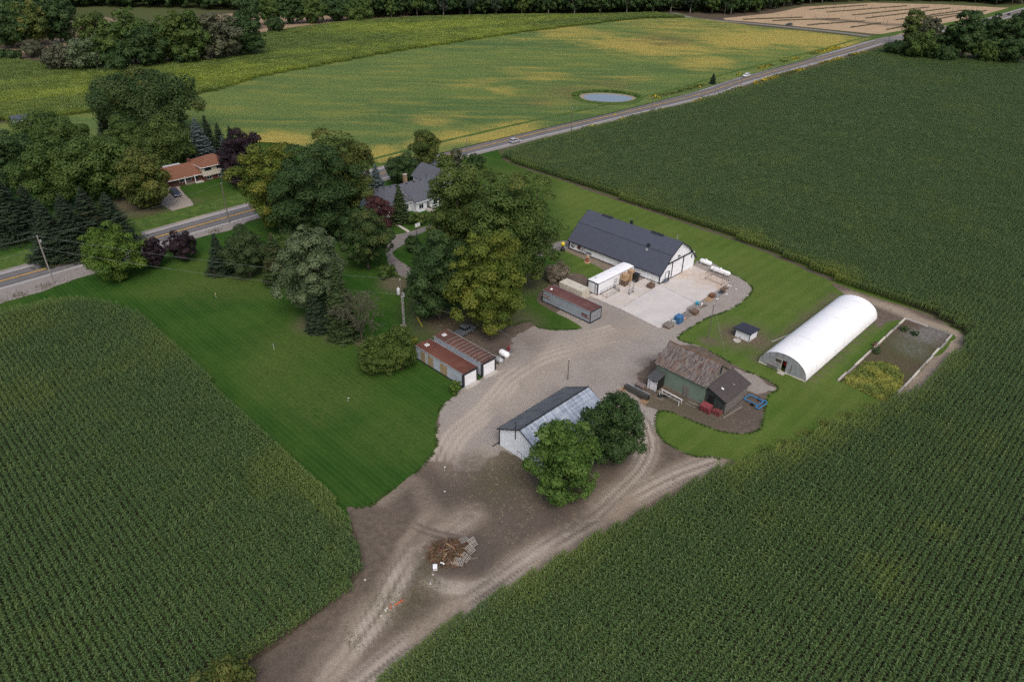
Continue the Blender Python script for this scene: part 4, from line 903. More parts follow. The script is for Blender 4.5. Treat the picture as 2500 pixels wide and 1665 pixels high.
# ================================================================== BUILDINGS
def siding(name, c, dirt=.12, rib=3.2, ax='X', rough=.6, stain=None):
    m = Mat(name, rough, .3); n = m.noise(.6, 5); s = m.noise(2.5, 5, .65, m.co((1.5, 1.5, .25)))
    col = m.mix(m.math('MULTIPLY', m.ramp(n, .35, .7), dirt), c, tuple(x*.6 for x in c))
    col = m.mix(m.math('MULTIPLY', m.ramp(s, .5, .75), stain[1] if stain else dirt*1.2), col, stain[0] if stain else tuple(x*.7 for x in c)); m.col(col)
    if rib:
        a = m.n('SeparateXYZ'); m.t.links.new(m.co(), a.inputs[0]); sm = m.math('ADD', a.outputs[0], a.outputs[1]) if ax == 'XY' else a.outputs[{'X': 0, 'Y': 1, 'Z': 2}[ax]]
        m.bump(m.math('PINGPONG', m.math('MULTIPLY', sm, rib), .5), .5, .06)
    return m.m
WHITE = siding('white_siding', (.76, .79, .84), .10, 3.0, 'XY')
WHITEP = simple('white_paint', (.78, .80, .84), (.70, .72, .76), 1.5, .45)
TRIM = simple('dark_trim', (.020, .023, .030), (.032, .035, .042), 3, .5)
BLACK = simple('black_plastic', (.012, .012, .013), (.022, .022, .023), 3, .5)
GLASS = simple('dark_glass', (.012, .016, .02), (.02, .025, .03), 1, .12, .5)
STEEL = simple('galvanised_steel', (.42, .44, .46), (.30, .32, .34), 3, .45, metal=.3)
GREYM = simple('grey_metal', (.17, .18, .19), (.11, .115, .12), 4, .5)
RUST = simple('rusty_steel', (.11, .055, .035), (.19, .10, .06), 4, .85)
OLDWOOD = simple('grey_wood', (.23, .205, .185), (.13, .115, .10), 6, .9, stretch=(1, 1, 4))
NEWWOOD = simple('new_wood', (.42, .29, .18), (.30, .19, .11), 5, .8)
BRICK = simple('red_brick', (.13, .052, .042), (.085, .036, .03), 8, .9)
CREAM = simple('cream_paint', (.55, .53, .46), (.44, .42, .36), 2, .6)
def shingle(name, c, var=.25, n=.9):
    m = Mat(name, .9, .15); a = m.noise(1.1, 5, .6); f = m.noise(9, 3, .7); col = m.mix(m.math('MULTIPLY', m.ramp(a, .3, .7), var), c, tuple(x*1.5 for x in c))
    col = m.mix(m.math('MULTIPLY', m.ramp(f, .45, .7), .35), col, tuple(x*.6 for x in c)); m.col(col)
    s = m.n('SeparateXYZ'); m.t.links.new(m.co(), s.inputs[0]); m.bump(m.math('ADD', m.math('FRACT', m.math('MULTIPLY', s.outputs[2], 5.5)), f), .35, .03); return m.m
SHING = shingle('charcoal_shingles', (.064, .073, .102))
SHING2 = shingle('blue_grey_shingles', (.085, .092, .112), .3)
def poly_obj(name, polys, mat, root, **kw):
    mb = MB()
    for p, d in polys: mb.prism(p, d)
    return mb.build(name, mat, root, **kw)
def slab(mb, p, th=.14):
    p = [Vector(q) for q in p]; n = (p[1]-p[0]).cross(p[2]-p[0]).normalized()
    if n.z < 0: n = -n
    mb.prism(p, n*th); return mb
def boxes(name, lst, mat, root, **kw):
    mb = MB()
    for c, d in lst: mb.box(c, d)
    return mb.build(name, mat, root, **kw)
def wedge(root, name, pts, th, mat): return slab(MB(), pts, th).build(name, mat, root)
def window(root, c, w, h, axis='x', frame=None, name='window', fr=.08, depth=.08, mull=True):
    """axis = the local axis the wall runs along"""
    mb = MB(); D = lambda a, b: (a, depth, b) if axis == 'x' else (depth, a, b)
    O = lambda a, b: Vector(c)+(Vector((a, 0, b)) if axis == 'x' else Vector((0, a, b)))
    for s in (-1, 1): mb.box(O(s*w/2, 0), D(fr, h+fr)); mb.box(O(0, s*h/2), D(w-fr, fr))
    if mull: mb.box(O(0, 0), D(fr*.6, h-fr))
    f = mb.build(name, frame or WHITEP, root); MB().box(Vector(c), (w-fr, depth*.5, h-fr) if axis == 'x' else (depth*.5, w-fr, h-fr)).build('pane', GLASS, f); return f
RZ = UANG
# ------------------------------------------------ white barn
B0 = G(1608.7, 694.2); barn = empty('white_barn', B0, RZ, 'long white barn with charcoal gambrel roof behind the concrete pad', 'barn')
Wb, Lb = 13.7, 26.0; prof = [(0, 2.45), (3.35, 5.75), (6.85, 8.0), (10.35, 5.75), (13.7, 2.45)]
poly_obj('wall', [([(0, 0, 0)]+[(x, 0, z-.02) for x, z in prof]+[(Wb, 0, 0)], (0, Lb, 0))], WHITE, barn)
roof = empty('roof', (0, 0, 0)); roof.parent = barn
ov = .35; pr = [(-.30, 2.15)]+prof[1:4]+[(14.0, 2.15)]
for i in range(4):
    (xa, za), (xb, zb) = pr[i], pr[i+1]
    slab(MB(), [(xa, -ov, za), (xb, -ov, zb), (xb, Lb+ov, zb), (xa, Lb+ov, za)], .12).build('roof_slope', SHING, roof)
mb = MB()
for i in range(4):
    (xa, za), (xb, zb) = pr[i], pr[i+1]
    for y in (-ov-.06, Lb+ov+.06): mb.prism([(xa, y-.05, za-.16), (xb, y-.05, zb-.16), (xb, y-.05, zb+.125), (xa, y-.05, za+.125)], (0, .10, 0))
mb.box((-.33, Lb/2, 2.12), (.10, Lb+.7, .22)); mb.box((14.03, Lb/2, 2.12), (.10, Lb+.7, .22)); mb.build('fascia', TRIM, roof)
for y0, y1 in ((18.9, 22.0), (4.6, 7.9)): MB().prism([(6.35, y0, 7.86), (6.85, y0, 8.34), (7.35, y0, 7.86)], (0, y1-y0, 0)).build('ridge_vent', TRIM, roof)
for k in (1, 3):
    x, z = prof[k]; MB().box((x, Lb/2, z+.125), (.16, Lb+.6, .05)).build('seam', TRIM, roof)
fl_ = MB().lathe([(.24, 3.6), (.24, 5.1), (.34, 5.12), (.34, 5.4), (.12, 5.5)], (3.0, 6.1, 0), 14).build('flue_pipe', STEEL, roof, True)
MB().lathe([(.33, 5.35), (.33, 5.5), (.05, 5.62)], (3.0, 6.1, 0), 14).build('flue_cap', STEEL, fl_)
MB().box((3.55, 6.15, 6.15), (.5, .6, .9)).build('flue_housing', TRIM, roof)
MB().box((8.3, 14.6, 7.5), (.55, .55, 1.6)).build('chimney', TRIM, roof); MB().tube([(8.3, 2.0, 7.0), (8.3, 2.0, 8.6)], .10, 8).build('vent_pipe', STEEL, roof)
boxes('base_board', [((-.03, Lb/2, .14), (.06, Lb+.06, .28)), ((Wb+.03, Lb/2, .14), (.06, Lb+.06, .28)), ((2.2, -.03, .08), (4.3, .06, .16)), ((6.85, Lb+.03, .14), (Wb, .06, .28))], TRIM, barn)
boxes('corner_trim', [((-.035, -.035, 1.2), (.20, .20, 2.1))], TRIM, barn); boxes('corner_trim', [((-.035, Lb+.035, 1.2), (.20, .20, 2.1))], TRIM, barn)
boxes('door_track', [((7.25, -.12, 4.05), (9.9, .22, .24))], TRIM, barn)
d = boxes('sliding_door', [((6.45, -.10, 2.0), (4.05, .10, 3.8))], WHITEP, barn)
boxes('door_rib', [((6.45, -.165, z), (3.9, .02, .04)) for z in (1.0, 2.0, 3.0)], WHITE, d)
d = boxes('sliding_door', [((11.0, -.08, 1.95), (4.3, .10, 3.85))], WHITE, barn); boxes('door_post', [((8.62, -.18, 2.0), (.30, .14, 4.0))], TRIM, barn)
boxes('door_edge', [((4.36, -.17, 1.98), (.09, .12, 3.9))], TRIM, barn); boxes('sill', [((6.45, -.2, .16), (4.3, .14, .10))], TRIM, barn)
d = boxes('side_door', [((2.6, -.05, 1.05), (.95, .08, 2.05))], WHITE, barn); boxes('door_gap', [((3.45, -.06, 1.1), (.34, .10, 2.0))], BLACK, barn)
boxes('door_frame', [((2.08, -.06, 1.05), (.07, .10, 2.1)), ((2.65, -.06, 2.13), (1.3, .10, .08))], TRIM, barn)
boxes('vent', [((12.05, -.15, 3.05), (.55, .06, 1.0))], GREYM, barn)
l_ = boxes('wall_lamp', [((6.55, -.2, 4.8), (.5, .4, .25))], GREYM, barn); boxes('lamp_arm', [((6.75, -.1, 4.95), (.12, .25, .12))], STEEL, l_)
w_ = boxes('window', [((-.05, 20.0, .52), (.08, 1.6, .85))], simple('grey_blue_panel', (.30, .34, .39), (.25, .29, .33), 2), barn); boxes('lintel', [((-.09, 20.0, .97), (.12, 1.75, .12))], TRIM, w_)
boxes('downspout', [((-.08, 7.75, 1.15), (.10, .10, 2.2))], GREYM, barn)
# ornaments hung on the barn wall
def wallpoint(y, z): return barn.matrix_world @ Vector((-.12, y, z))
bpy.context.view_layer.update()
o = MB(); o.tube([(0, 0, -.55), (0, 0, .55)], .07, 6); o.tube([(0, -.28, .35), (0, .28, .35)], .05, 6)
o.tube([(0, .62*math.sin(t), -.10-.52*math.cos(t)+.07) for t in np.linspace(-1.35, 1.35, 11)], .085, 6); o.tube([(0, .14*math.sin(t), .66+.14*math.cos(t)) for t in np.linspace(0, 6.28, 11)], .04, 5)
tag(o.build('wall_anchor', TRIM, loc=wallpoint(24.9, 1.5), rz=RZ), 'black iron anchor hung on the white barn wall', 'anchor')
o = MB().lathe([(.46, -.02), (.46, .05), (.36, .07)], n=24, axis='X'); tag(o.build('wall_disc', simple('oxblood', (.11, .03, .025), (.08, .02, .02)), loc=wallpoint(23.05, 1.34), rz=RZ), 'dark red round disc on the white barn wall', 'disc')
wr = empty('wagon_wheel', wallpoint(21.9, 1.12), RZ, 'large spoked wheel leaning flat on the white barn wall', 'wheel')
MB().tube([(0, .78*math.sin(t), .78*math.cos(t)) for t in np.linspace(0, 2*math.pi, 33)], .045, 6).build('rim', GREYM, wr); MB().lathe([(.13, -.06), (.13, .08), (.05, .12)], n=12, axis='X').build('hub', TRIM, wr)
for k in range(12): t = k*math.pi/6; MB().tube([(0, .1*math.sin(t), .1*math.cos(t)), (0, .76*math.sin(t), .76*math.cos(t))], .018, 4).build('spoke', STEEL, wr)

# ------------------------------------------------ trailer bodies, containers, garages
def corr(mb, y0, y1, x, z0, z1, step, d, ax='y'):
    """pressed ribs standing proud of a side"""
    t = y0+step/2
    while t < y1:
        mb.box((x, t, (z0+z1)/2) if ax == 'y' else (t, x, (z0+z1)/2), (d, step*.5, z1-z0) if ax == 'y' else (step*.5, d, z1-z0)); t += step
GALV = siding('galvanised_side', (.37, .42, .49), .22, 0, stain=((.36, .26, .12), .30)); GALVB = siding('weathered_blue_grey_side', (.28, .33, .39), .25, 0, stain=((.17, .18, .18), .4))
def rustroof(name, c, c2, amt):
    m = Mat(name, .85, .15); n = m.noise(.5, 5, .6); f = m.noise(3.5, 4, .7); col = m.mix(m.ramp(n, .35, .65), c, c2); col = m.mix(m.math('MULTIPLY', m.ramp(f, .6, .75), amt), col, (.25, .19, .16)); m.col(col); return m.m
RR1 = rustroof('red_rust_roof', (.105, .042, .033), (.135, .060, .045), .3); RR2 = rustroof('brown_rust_roof', (.085, .048, .040), (.125, .065, .052), .35); RR3 = rustroof('maroon_roof', (.105, .050, .050), (.135, .070, .068), .2)
RUSTY_PANEL = simple('rust_panel', (.34, .27, .17), (.24, .17, .09), 4, .8)
def arch_roof(root, w, l, h, mat, rise=.16, name='roof', ov=.06, seg=8):
    pts = [(-ov+(w+2*ov)*k/seg, h+rise*(1-(2*k/seg-1)**2)) for k in range(seg+1)]
    return poly_obj(name, [([(x, -ov, z) for x, z in pts]+[(w+ov, -ov, h-.08), (-ov, -ov, h-.08)], (0, l+2*ov, 0))], mat, root)
def trailer_garage(name, loc, w, l, h, roofm, side, label, panels, seams, hatch_y, antenna=True):
    g = empty(name, loc, RZ, label, 'garage')
    boxes('wall', [((w/2, l/2, h/2), (w, l, h))], side, g); r = arch_roof(g, w, l, h, roofm)
    mb = MB(); corr(mb, .5, l-.3, -.02, .3, h-.15, .62, .035); mb.build('side_rib', side, g)
    for y, yw in panels: boxes('rust_panel', [((-.045, y, h*.48), (.03, yw, h*.72))], RUSTY_PANEL, g)
    mb = MB()
    for y in seams: mb.tube([(w*k/8, y, h+.165*(1-(2*k/8-1)**2)+.012) for k in range(9)], .035, 4)
    if seams: mb.build('roof_seam', STEEL, r)
    boxes('gutter', [((-.07, l/2, h+.0), (.08, l+.12, .12)), ((w+.07, l/2, h+.0), (.08, l+.12, .12))], STEEL, r)
    hh = boxes('roof_hatch', [((w*.42, hatch_y, h+.22), (.75, .7, .14))], WHITEP, r); boxes('hatch_lid', [((w*.42, hatch_y, h+.31), (.35, .35, .05))], STEEL, hh)
    boxes('door_frame', [((.16, -.05, h/2), (.32, .12, h+.04)), ((w-.13, -.05, h/2), (.26, .12, h+.04)), ((w/2, -.05, h-.16), (w-.58, .12, .42)), ((-.04, .05, h/2), (.08, .2, h))], TRIM, g)
    dr = boxes('roller_door', [((w/2, -.03, (h-.37)/2+.02), (w-.58, .06, h-.37))], WHITEP, g)
    for k in range(1, 4): boxes('door_seam', [((w/2, -.065, k*(h-.37)/4), (w-.6, .012, .03))], WHITE, dr)
    boxes('base_rail', [((-.03, l/2, .12), (.07, l, .24))], TRIM, g)
    if antenna: MB().tube([(w*.45, -.08, h-.1), (w*.45, -.08, h+.75)], .03, 5).build('antenna_mast', TRIM, g)
    boxes('doorstep', [((w/2, -.55, .06), (w, .9, .06))], CONC_S, g)
    return g
CONC_S = simple('pale_concrete', (.42, .40, .37), (.34, .32, .29), 3, .9)
trailer_garage('trailer_garage', G(1130.7, 946.4), 3.3, 12.7, 2.78, RR1, GALV, 'garage made from a trailer body with smooth red brown roof, left of the pair', ((8.6, 1.4), (5.0, 1.9), (10.6, 1.2)), (), 11.2)
g1w = G(1130.7, 946.4); g2 = g1w+U*4.5+V*.12
trailer_garage('trailer_garage', g2, 3.3, 12.9, 2.78, RR2, GALV, 'garage made from a trailer body with pale roof seams, right of the pair', (), [.75+.95*k for k in range(8)]+[8.6, 9.7], 11.6)
# grey trailer with maroon roof
gt = empty('storage_trailer', G(1440, 790.6), RZ, 'grey storage trailer with maroon roof, striped flag and red lettered sign', 'trailer'); w, l, h = 3.3, 12.75, 2.72
boxes('wall', [((w/2, l/2, h/2+.1), (w, l, h-.2))], GALVB, gt); r = arch_roof(gt, w, l, h, RR3, .12)
mb = MB(); corr(mb, .1, l, -.02, .3, h-.1, .42, .03); mb.build('side_rib', GALVB, gt)
boxes('gutter', [((-.07, l/2, h), (.06, l+.1, .08)), ((w+.07, l/2, h), (.06, l+.1, .08))], STEEL, r)
boxes('base_rail', [((-.03, l/2, .16), (.10, l+.1, .24)), ((w/2, -.04, .16), (w+.1, .12, .24))], TRIM, gt)
boxes('corner_post', [((-.02, -.03, h/2+.1), (.14, .14, h-.15))], TRIM, gt); boxes('corner_post', [((w+.02, -.03, h/2+.1), (.10, .14, h-.15))], TRIM, gt); boxes('corner_post', [((-.02, l+.03, h/2+.1), (.14, .12, h-.15))], TRIM, gt)
boxes('lintel', [((w/2, -.05, h-.10), (w, .12, .24))], TRIM, gt)
for s in (0, 1):
    dr = boxes('rear_door', [((w*(.26+.48*s), -.05, h/2+.1), (w*.44, .06, h-.55))], GREYM if 0 else simple('door_grey', (.27, .29, .32), (.22, .235, .26), 2), gt)
    boxes('lock_bar', [((w*(.18+.48*s), -.10, h/2+.1), (.05, .04, h-.6)), ((w*(.36+.48*s), -.10, h/2+.1), (.05, .04, h-.6))], GREYM, dr)
v_ = MB().lathe([(.28, 0), (.30, .10), (.18, .22), (.1, .25)], (w*.4, l-1.1, h+.08), 12).build('roof_vent', WHITEP, r, True)
MB().tube([(w*.5, -.1, h-.2), (w*.5, -.1, h+.6)], .03, 5).build('antenna_mast', TRIM, gt)
fl = empty('flag_panel', (-.06, 11.8, 1.52)); fl.parent = gt
for k, cc in enumerate(((.19, .02, .04), (.62, .60, .60), (.015, .035, .05))): MB().box((0, 0, .2-.2*k), (.03, 2.1, .2)).build('stripe', simple('flag_%d' % k, cc), fl)
sg = boxes('sign_panel', [((-.055, 1.2, 1.36), (.03, 1.95, .70))], simple('sign_dark', (.06, .012, .015), (.03, .012, .015), 3), gt)
RED = simple('sign_red', (.30, .03, .03), (.22, .02, .02)); boxes('red_band', [((-.08, .75, 1.12), (.02, 1.0, .16)), ((-.08, 1.75, 1.45), (.02, .55, .28))], RED, sg)
def letters(txt, root, c, size, mat, ang=-math.pi/2):
    cu = bpy.data.curves.new('lettering', 'FONT'); cu.body = txt; cu.size = size; cu.extrude = .012; cu.align_x = 'CENTER'; cu.align_y = 'CENTER'; cu.materials.append(mat)
    tmp = bpy.data.objects.new('lettering_tmp', cu); me = bpy.data.meshes.new_from_object(tmp); o = bpy.data.objects.new('lettering', me); COL.objects.link(o); o.parent = root; o.location = c; o.rotation_euler = (math.pi/2, 0, ang); return o
letters('TA', sg, (-.10, .55, 1.40), .55, WHITEP); boxes('emblem', [((-.10, 1.62, 1.45), (.02, .42, .10)), ((-.10, 1.80, 1.30), (.02, .12, .30)), ((-.10, 1.45, 1.22), (.02, .5, .08))], simple('sign_grey', (.45, .42, .42)), sg)
# beige container
BEIGE = siding('beige_container', (.52, .49, .42), .15, 0)
bo = G(1440, 790.6)+U*(8.16-2.5)+V*7.1; bc = empty('shipping_container', bo, RZ, 'small beige shipping container beside the grey trailer', 'container')
boxes('wall', [((1.25, 3.1, 1.22), (2.46, 6.1, 2.36))], BEIGE, bc); boxes('roof', [((1.25, 3.1, 2.43), (2.5, 6.2, .06))], CREAM, bc); mb = MB(); corr(mb, .1, 6.1, 0, .2, 2.3, .28, .07); corr(mb, .1, 6.1, 2.5, .2, 2.3, .28, .07); mb.build('side_rib', BEIGE, bc)
for s in (0, 1): dr = boxes('rear_door', [((.65+1.2*s, -.02, 1.2), (1.12, .08, 2.1))], BEIGE, bc); mb = MB(); corr(mb, .15+1.2*s, 1.2+1.2*s, -.075, .2, 2.2, .26, .05, 'x'); mb.build('door_rib', BEIGE, dr)
boxes('corner_post', [((.04, -.04, 1.2), (.12, .16, 2.4)), ((2.46, -.04, 1.2), (.12, .16, 2.4))], CREAM, bc)
for y in (1.2, 4.2): boxes('roof_scuff', [((1.6, y, 2.467), (.5, .07, .012)), ((1.5, y+.3, 2.467), (.4, .05, .012))], GREYM, bc)
# white insulated trailer
wt = empty('white_trailer', G(1458.8, 721.7), RZ, 'long white insulated trailer standing against the barn', 'trailer'); w, l, h = 12.4, 2.95, 2.75
boxes('wall', [((w/2, l/2, h/2+.08), (w, l, h-.1))], WHITEP, wt)
pts = [(-.05+(l+.1)*k/8, h+.16*(1-(2*k/8-1)**2)) for k in range(9)]; r = poly_obj('roof', [([(-.05, y, z) for y, z in pts]+[(-.05, l+.05, h-.05), (-.05, -.05, h-.05)], (w+.1, 0, 0))], simple('white_roof_sheet', (.80, .82, .86), (.74, .76, .80), .8, .5), wt)
boxes('edge_trim', [((w/2, -.06, h-.02), (w, .05, .07)), ((w/2, -.03, .10), (w, .08, .16))], TRIM, wt); boxes('corner_post', [((-.03, .02, h/2+.05), (.10, .12, h))], TRIM, wt)
boxes('end_frame', [((-.06, l/2, h-.08), (.10, l+.05, .22)), ((-.06, .10, h/2), (.10, .2, h-.2)), ((-.06, l-.15, h/2), (.10, .3, h-.2)), ((-.06, l/2, .1), (.10, l, .2))], TRIM, wt)
dr = boxes('rear_door', [((-.05, l*.56, h/2), (.06, l*.52, h-.5))], WHITE, wt); boxes('lock_bar', [((-.10, l*.20, h/2), (.06, .08, h-.5)), ((-.10, l*.27, h/2), (.06, .05, h-.5))], STEEL, wt)
boxes('roof_vent', [((1.6, 2.1, h+.16), (.3, .25, .14))], GREYM, r)

# ------------------------------------------------ metal-roofed shed
S0 = G(1220.7, 1086); sw, sl, se, sr = 8.7, 15.0, 3.25, 5.55
so = S0-V*sw; sh = empty('metal_shed', so, RZ, 'white ribbed shed with blue grey metal roof behind two trees', 'shed')
RIB = siding('ribbed_white_wall', (.68, .735, .79), .12, 0); MROOF1 = simple('dark_metal_roof', (.105, .122, .148), (.145, .165, .19), .7, .42, .5, metal=.15)
m = Mat('pale_metal_roof', .36, .5); f = m.noise(1.0, 3, .6, m.co((2.6, .25, .25))); ch = m.noise(1.2, 2, .5, m.co((.15, 2.4, 1)))
m.col(m.mix(m.ramp(m.math('MULTIPLY', f, m.math('ADD', ch, .5)), .25, .75), (.20, .245, .31), (.46, .52, .60))); m.b.inputs['Metallic'].default_value = .2; MROOF2 = m.m
poly_obj('wall', [([(0, 0, 0), (0, sw, 0), (0, sw, se), (0, sw/2, sr-.05), (0, 0, se)], (sl, 0, 0))], RIB, sh)
mb = MB(); k = .15
while k < sw:
    zt = se+(sr-se)*(1-abs(k-sw/2)/(sw/2))-.12; mb.box((-.02, k, zt/2), (.04, .06, zt)); k += .30
mb.build('wall_rib', RIB, sh)
mb = MB(); k = .2
while k < sl: mb.box((k, sw+.02, se/2), (.06, .04, se-.1)); mb.box((k, -.02, se/2), (.06, .04, se-.1)); k += .3
mb.build('wall_rib', RIB, sh)
sroof = empty('roof'); sroof.parent = sh; dz = (sr-se)/(sw/2)
pA = [(-.3, sw+.35, se-.35*dz), (sl+.3, sw+.35, se-.35*dz), (sl+.3, sw/2, sr), (-.3, sw/2, sr)]; pB = [(-.3, -.35, se-.35*dz), (sl+.3, -.35, se-.35*dz), (sl+.3, sw/2, sr), (-.3, sw/2, sr)]
for pp, mt in ((pA, MROOF1), (pB, MROOF2)):
    s_ = slab(MB(), pp, .06).build('roof_sheet', mt, sroof); mb = MB(); a, b, c, d = [Vector(q) for q in pp]; n = int(sl/.45)
    for q in range(n+1):
        t = (q+.3)/(n+.6); e0 = a.lerp(b, t); e1 = d.lerp(c, t); mb.tube([e0+Vector((0, 0, .075)), e1+Vector((0, 0, .075))], .028, 4)
    mb.build('roof_rib', mt, s_)
mb = MB(); mb.tube([(-.32, sw/2, sr+.1), (sl+.32, sw/2, sr+.1)], .13, 6); mb.build('ridge_cap', TRIM, sroof)
mb = MB()
for x in (-.33, sl+.33):
    for s in (1, -1): mb.prism([(x-.03, sw/2, sr+.09), (x-.03, sw/2+s*(sw/2+.37), se-.35*dz+.09), (x-.03, sw/2+s*(sw/2+.37), se-.35*dz-.10), (x-.03, sw/2, sr-.10)], (.06, 0, 0))
mb.box((sl/2, sw+.38, se-.35*dz), (sl+.6, .08, .14)); mb.build('fascia', TRIM, sroof)
d_ = boxes('hatch_door', [((-.05, sw-4.2, .65), (.05, .9, .9))], WHITE, sh); boxes('hatch_frame', [((-.08, sw-4.2, 1.13), (.04, 1.0, .06)), ((-.08, sw-3.75, .65), (.04, .06, .9)), ((-.08, sw-4.65, .65), (.04, .06, .9))], GREYM, d_)
MB().tube([(-.12, sw-3.35, 3.2), (-.12, sw-3.35, 6.4)], .06, 6).build('vent_pipe', TRIM, sh); boxes('downspout', [((-.08, sw+.06, 1.5), (.12, .12, 3.0))], TRIM, sh)
boxes('splash_pipe', [((-.5, sw+.45, .12), (1.3, .12, .12))], TRIM, sh)
# concrete apron past the shed's far gable
cr_ = MB().b2((sl+.1, 1.2, .04), (sl+3.4, sw-2.2, .13)).build('concrete_apron', CONC_S, loc=so, rz=RZ); tag(cr_, 'pale concrete apron at the far end of the metal shed', kind='structure')

# ------------------------------------------------ old green barn
C0 = G(1714.5, 989.5); gb = empty('green_barn', C0, RZ, 'old green barn with rusty patched roof and sagging lean-to', 'barn'); gw, gl, ge, gr = 7.2, 9.6, 4.05, 6.6
m = Mat('green_wall', .85, .2); n = m.noise(.7, 5); s = m.noise(3, 4, .7, m.co((1, 1, .3))); c = m.mix(m.ramp(n, .3, .7), (.130, .182, .148), (.155, .212, .172)); m.col(m.mix(m.math('MULTIPLY', m.ramp(s, .55, .75), .3), c, (.04, .05, .045)))
GREEN = m.m
m = Mat('rusted_shingles', .9, .12); n = m.noise(1.5, 5, .7, m.co((.55, 2.6, .55))); f = m.noise(5, 4, .7, m.co((.6, 2.0, .6))); b = m.noise(.35, 3)
c = m.mix(m.ramp(n, .38, .6), (.070, .052, .047), (.185, .172, .166)); c = m.mix(m.math('MULTIPLY', m.ramp(f, .48, .65), .6), c, (.060, .045, .042)); c = m.mix(m.math('MULTIPLY', m.ramp(b, .5, .62), .4), c, (.135, .085, .066)); m.col(c); m.bump(f, .5, .05); RSHING = m.m
BOARD = simple('weathered_board', (.20, .19, .18), (.085, .082, .08), 5, .95, stretch=(3, 3, .6))
poly_obj('wall', [([(0, 0, 0), (0, 0, ge), (gw/2, 0, gr-.1), (gw, 0, ge), (gw, 0, 0)], (0, gl, 0))], GREEN, gb)
rf = empty('roof'); rf.parent = gb; dz = (gr-ge)/(gw/2)
slab(MB(), [(-.35, -.3, ge-.35*dz), (gw/2, -.3, gr), (gw/2, gl+.3, gr), (-.35, gl+.3, ge-.35*dz)], .09).build('roof_slope', RSHING, rf); slab(MB(), [(gw+.35, -.3, ge-.35*dz), (gw/2, -.3, gr), (gw/2, gl+.3, gr), (gw+.35, gl+.3, ge-.35*dz)], .09).build('roof_slope', RSHING, rf)
MB().tube([(gw/2, -.32, gr+.1), (gw/2, gl+.32, gr+.1)], .09, 6).build('ridge_cap', RUST, rf)
rg = np.random.default_rng(3)
for k in range(46):     # loose and lifted shingles
    t, y = rg.random(), rg.random()*gl; x = t*gw/2-.3; z = ge-.35*dz+(x+.35)*dz+.115
    MB().box((x, y, z), (.5, .10+.12*rg.random(), .03), tilt=(0, -math.atan(dz)+rg.normal(0, .06))).build('loose_shingle', [OLDWOOD, RUST, BOARD][k % 3], rf)
mb = MB(); 
for k in range(24):     # ragged boards in the gable
    x = .15+k*.3; zt = ge+(gr-ge)*(1-abs(x-gw/2)/(gw/2))-.15; zb = 4.05+rg.random()*.3
    if zt > zb+.15: MB().box((x, -.05-.03*rg.random(), (zt+zb)/2), (.24, .05, zt-zb)).build('gable_board', [BOARD, OLDWOOD, TRIM][int(rg.integers(0, 3))], gb)
MB().tube([(-.3, -.32, ge-.35*dz+.02), (gw/2, -.32, gr-.02)], .07, 4).build('rake_board', OLDWOOD, gb); MB().tube([(gw+.3, -.32, ge-.35*dz+.02), (gw/2, -.32, gr-.02)], .07, 4).build('rake_board', OLDWOOD, gb)
boxes('wall_door', [((-.05, 3.4, 1.15), (.06, 1.1, 2.1))], BOARD, gb); boxes('skirt_board', [((-.04, gl/2, .15), (.06, gl, .3))], OLDWOOD, gb); MB().tube([(gw/2, gl-.1, gr), (gw/2, gl-.1, gr+1.6)], .025, 5).build('lightning_rod', GREYM, gb)
lt = empty('lean_to', (0, 0, 0)); lt.parent = gb
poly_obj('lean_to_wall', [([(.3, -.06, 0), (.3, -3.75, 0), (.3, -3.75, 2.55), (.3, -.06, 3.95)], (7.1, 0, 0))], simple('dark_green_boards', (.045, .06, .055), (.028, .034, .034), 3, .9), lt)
slab(MB(), [(-.15, -.05, 4.08), (7.85, -.05, 4.08), (7.85, -4.15, 2.58), (-.15, -4.15, 2.58)], .10).build('lean_to_roof', shingle('brown_grey_shingles', (.062, .055, .056), .35), lt)
for k in range(27): MB().box((.42+k*.265, -3.80-.02*rg.random(), 1.25-.1*rg.random()), (.235, .05, 2.35-.2*rg.random())).build('board', [BOARD, BOARD, OLDWOOD][k % 3], lt)
for k in range(3): MB().box((1.2+rg.random()*5, -1-rg.random()*2.5, 4.1-.37*(1+rg.random()*2.2)+.25), (.3, .45, .03), tilt=(.35, 0)).build('roof_patch', [STEEL, OLDWOOD, WHITEP][k], lt)
boxes('flashing', [((3.6, -.14, 4.22), (8.0, .16, .07))], OLDWOOD, lt); boxes('opening', [((.27, -1.2, 1.3), (.06, 1.1, 2.4))], BLACK, lt)
pv = empty('privy', (-2.4, 7.7, 0)); pv.parent = gb
boxes('privy_wall', [((1.18, .85, 1.05), (2.36, 1.7, 2.1))], BLACK, pv); boxes('privy_front', [((-.03, .85, 1.05), (.06, 1.7, 2.1))], WHITEP, pv); slab(MB(), [(-.3, -.2, 2.1), (2.38, -.2, 2.75), (2.38, 1.9, 2.75), (-.3, 1.9, 2.1)], .08).build('privy_roof', shingle('old_grey_roof', (.06, .065, .07)), pv); boxes('privy_vent', [((-.08, .75, 1.85), (.05, .6, .16))], BLACK, pv); boxes('privy_corner', [((.04, -.04, 1.05), (.14, .06, 2.1))], WHITEP, pv)

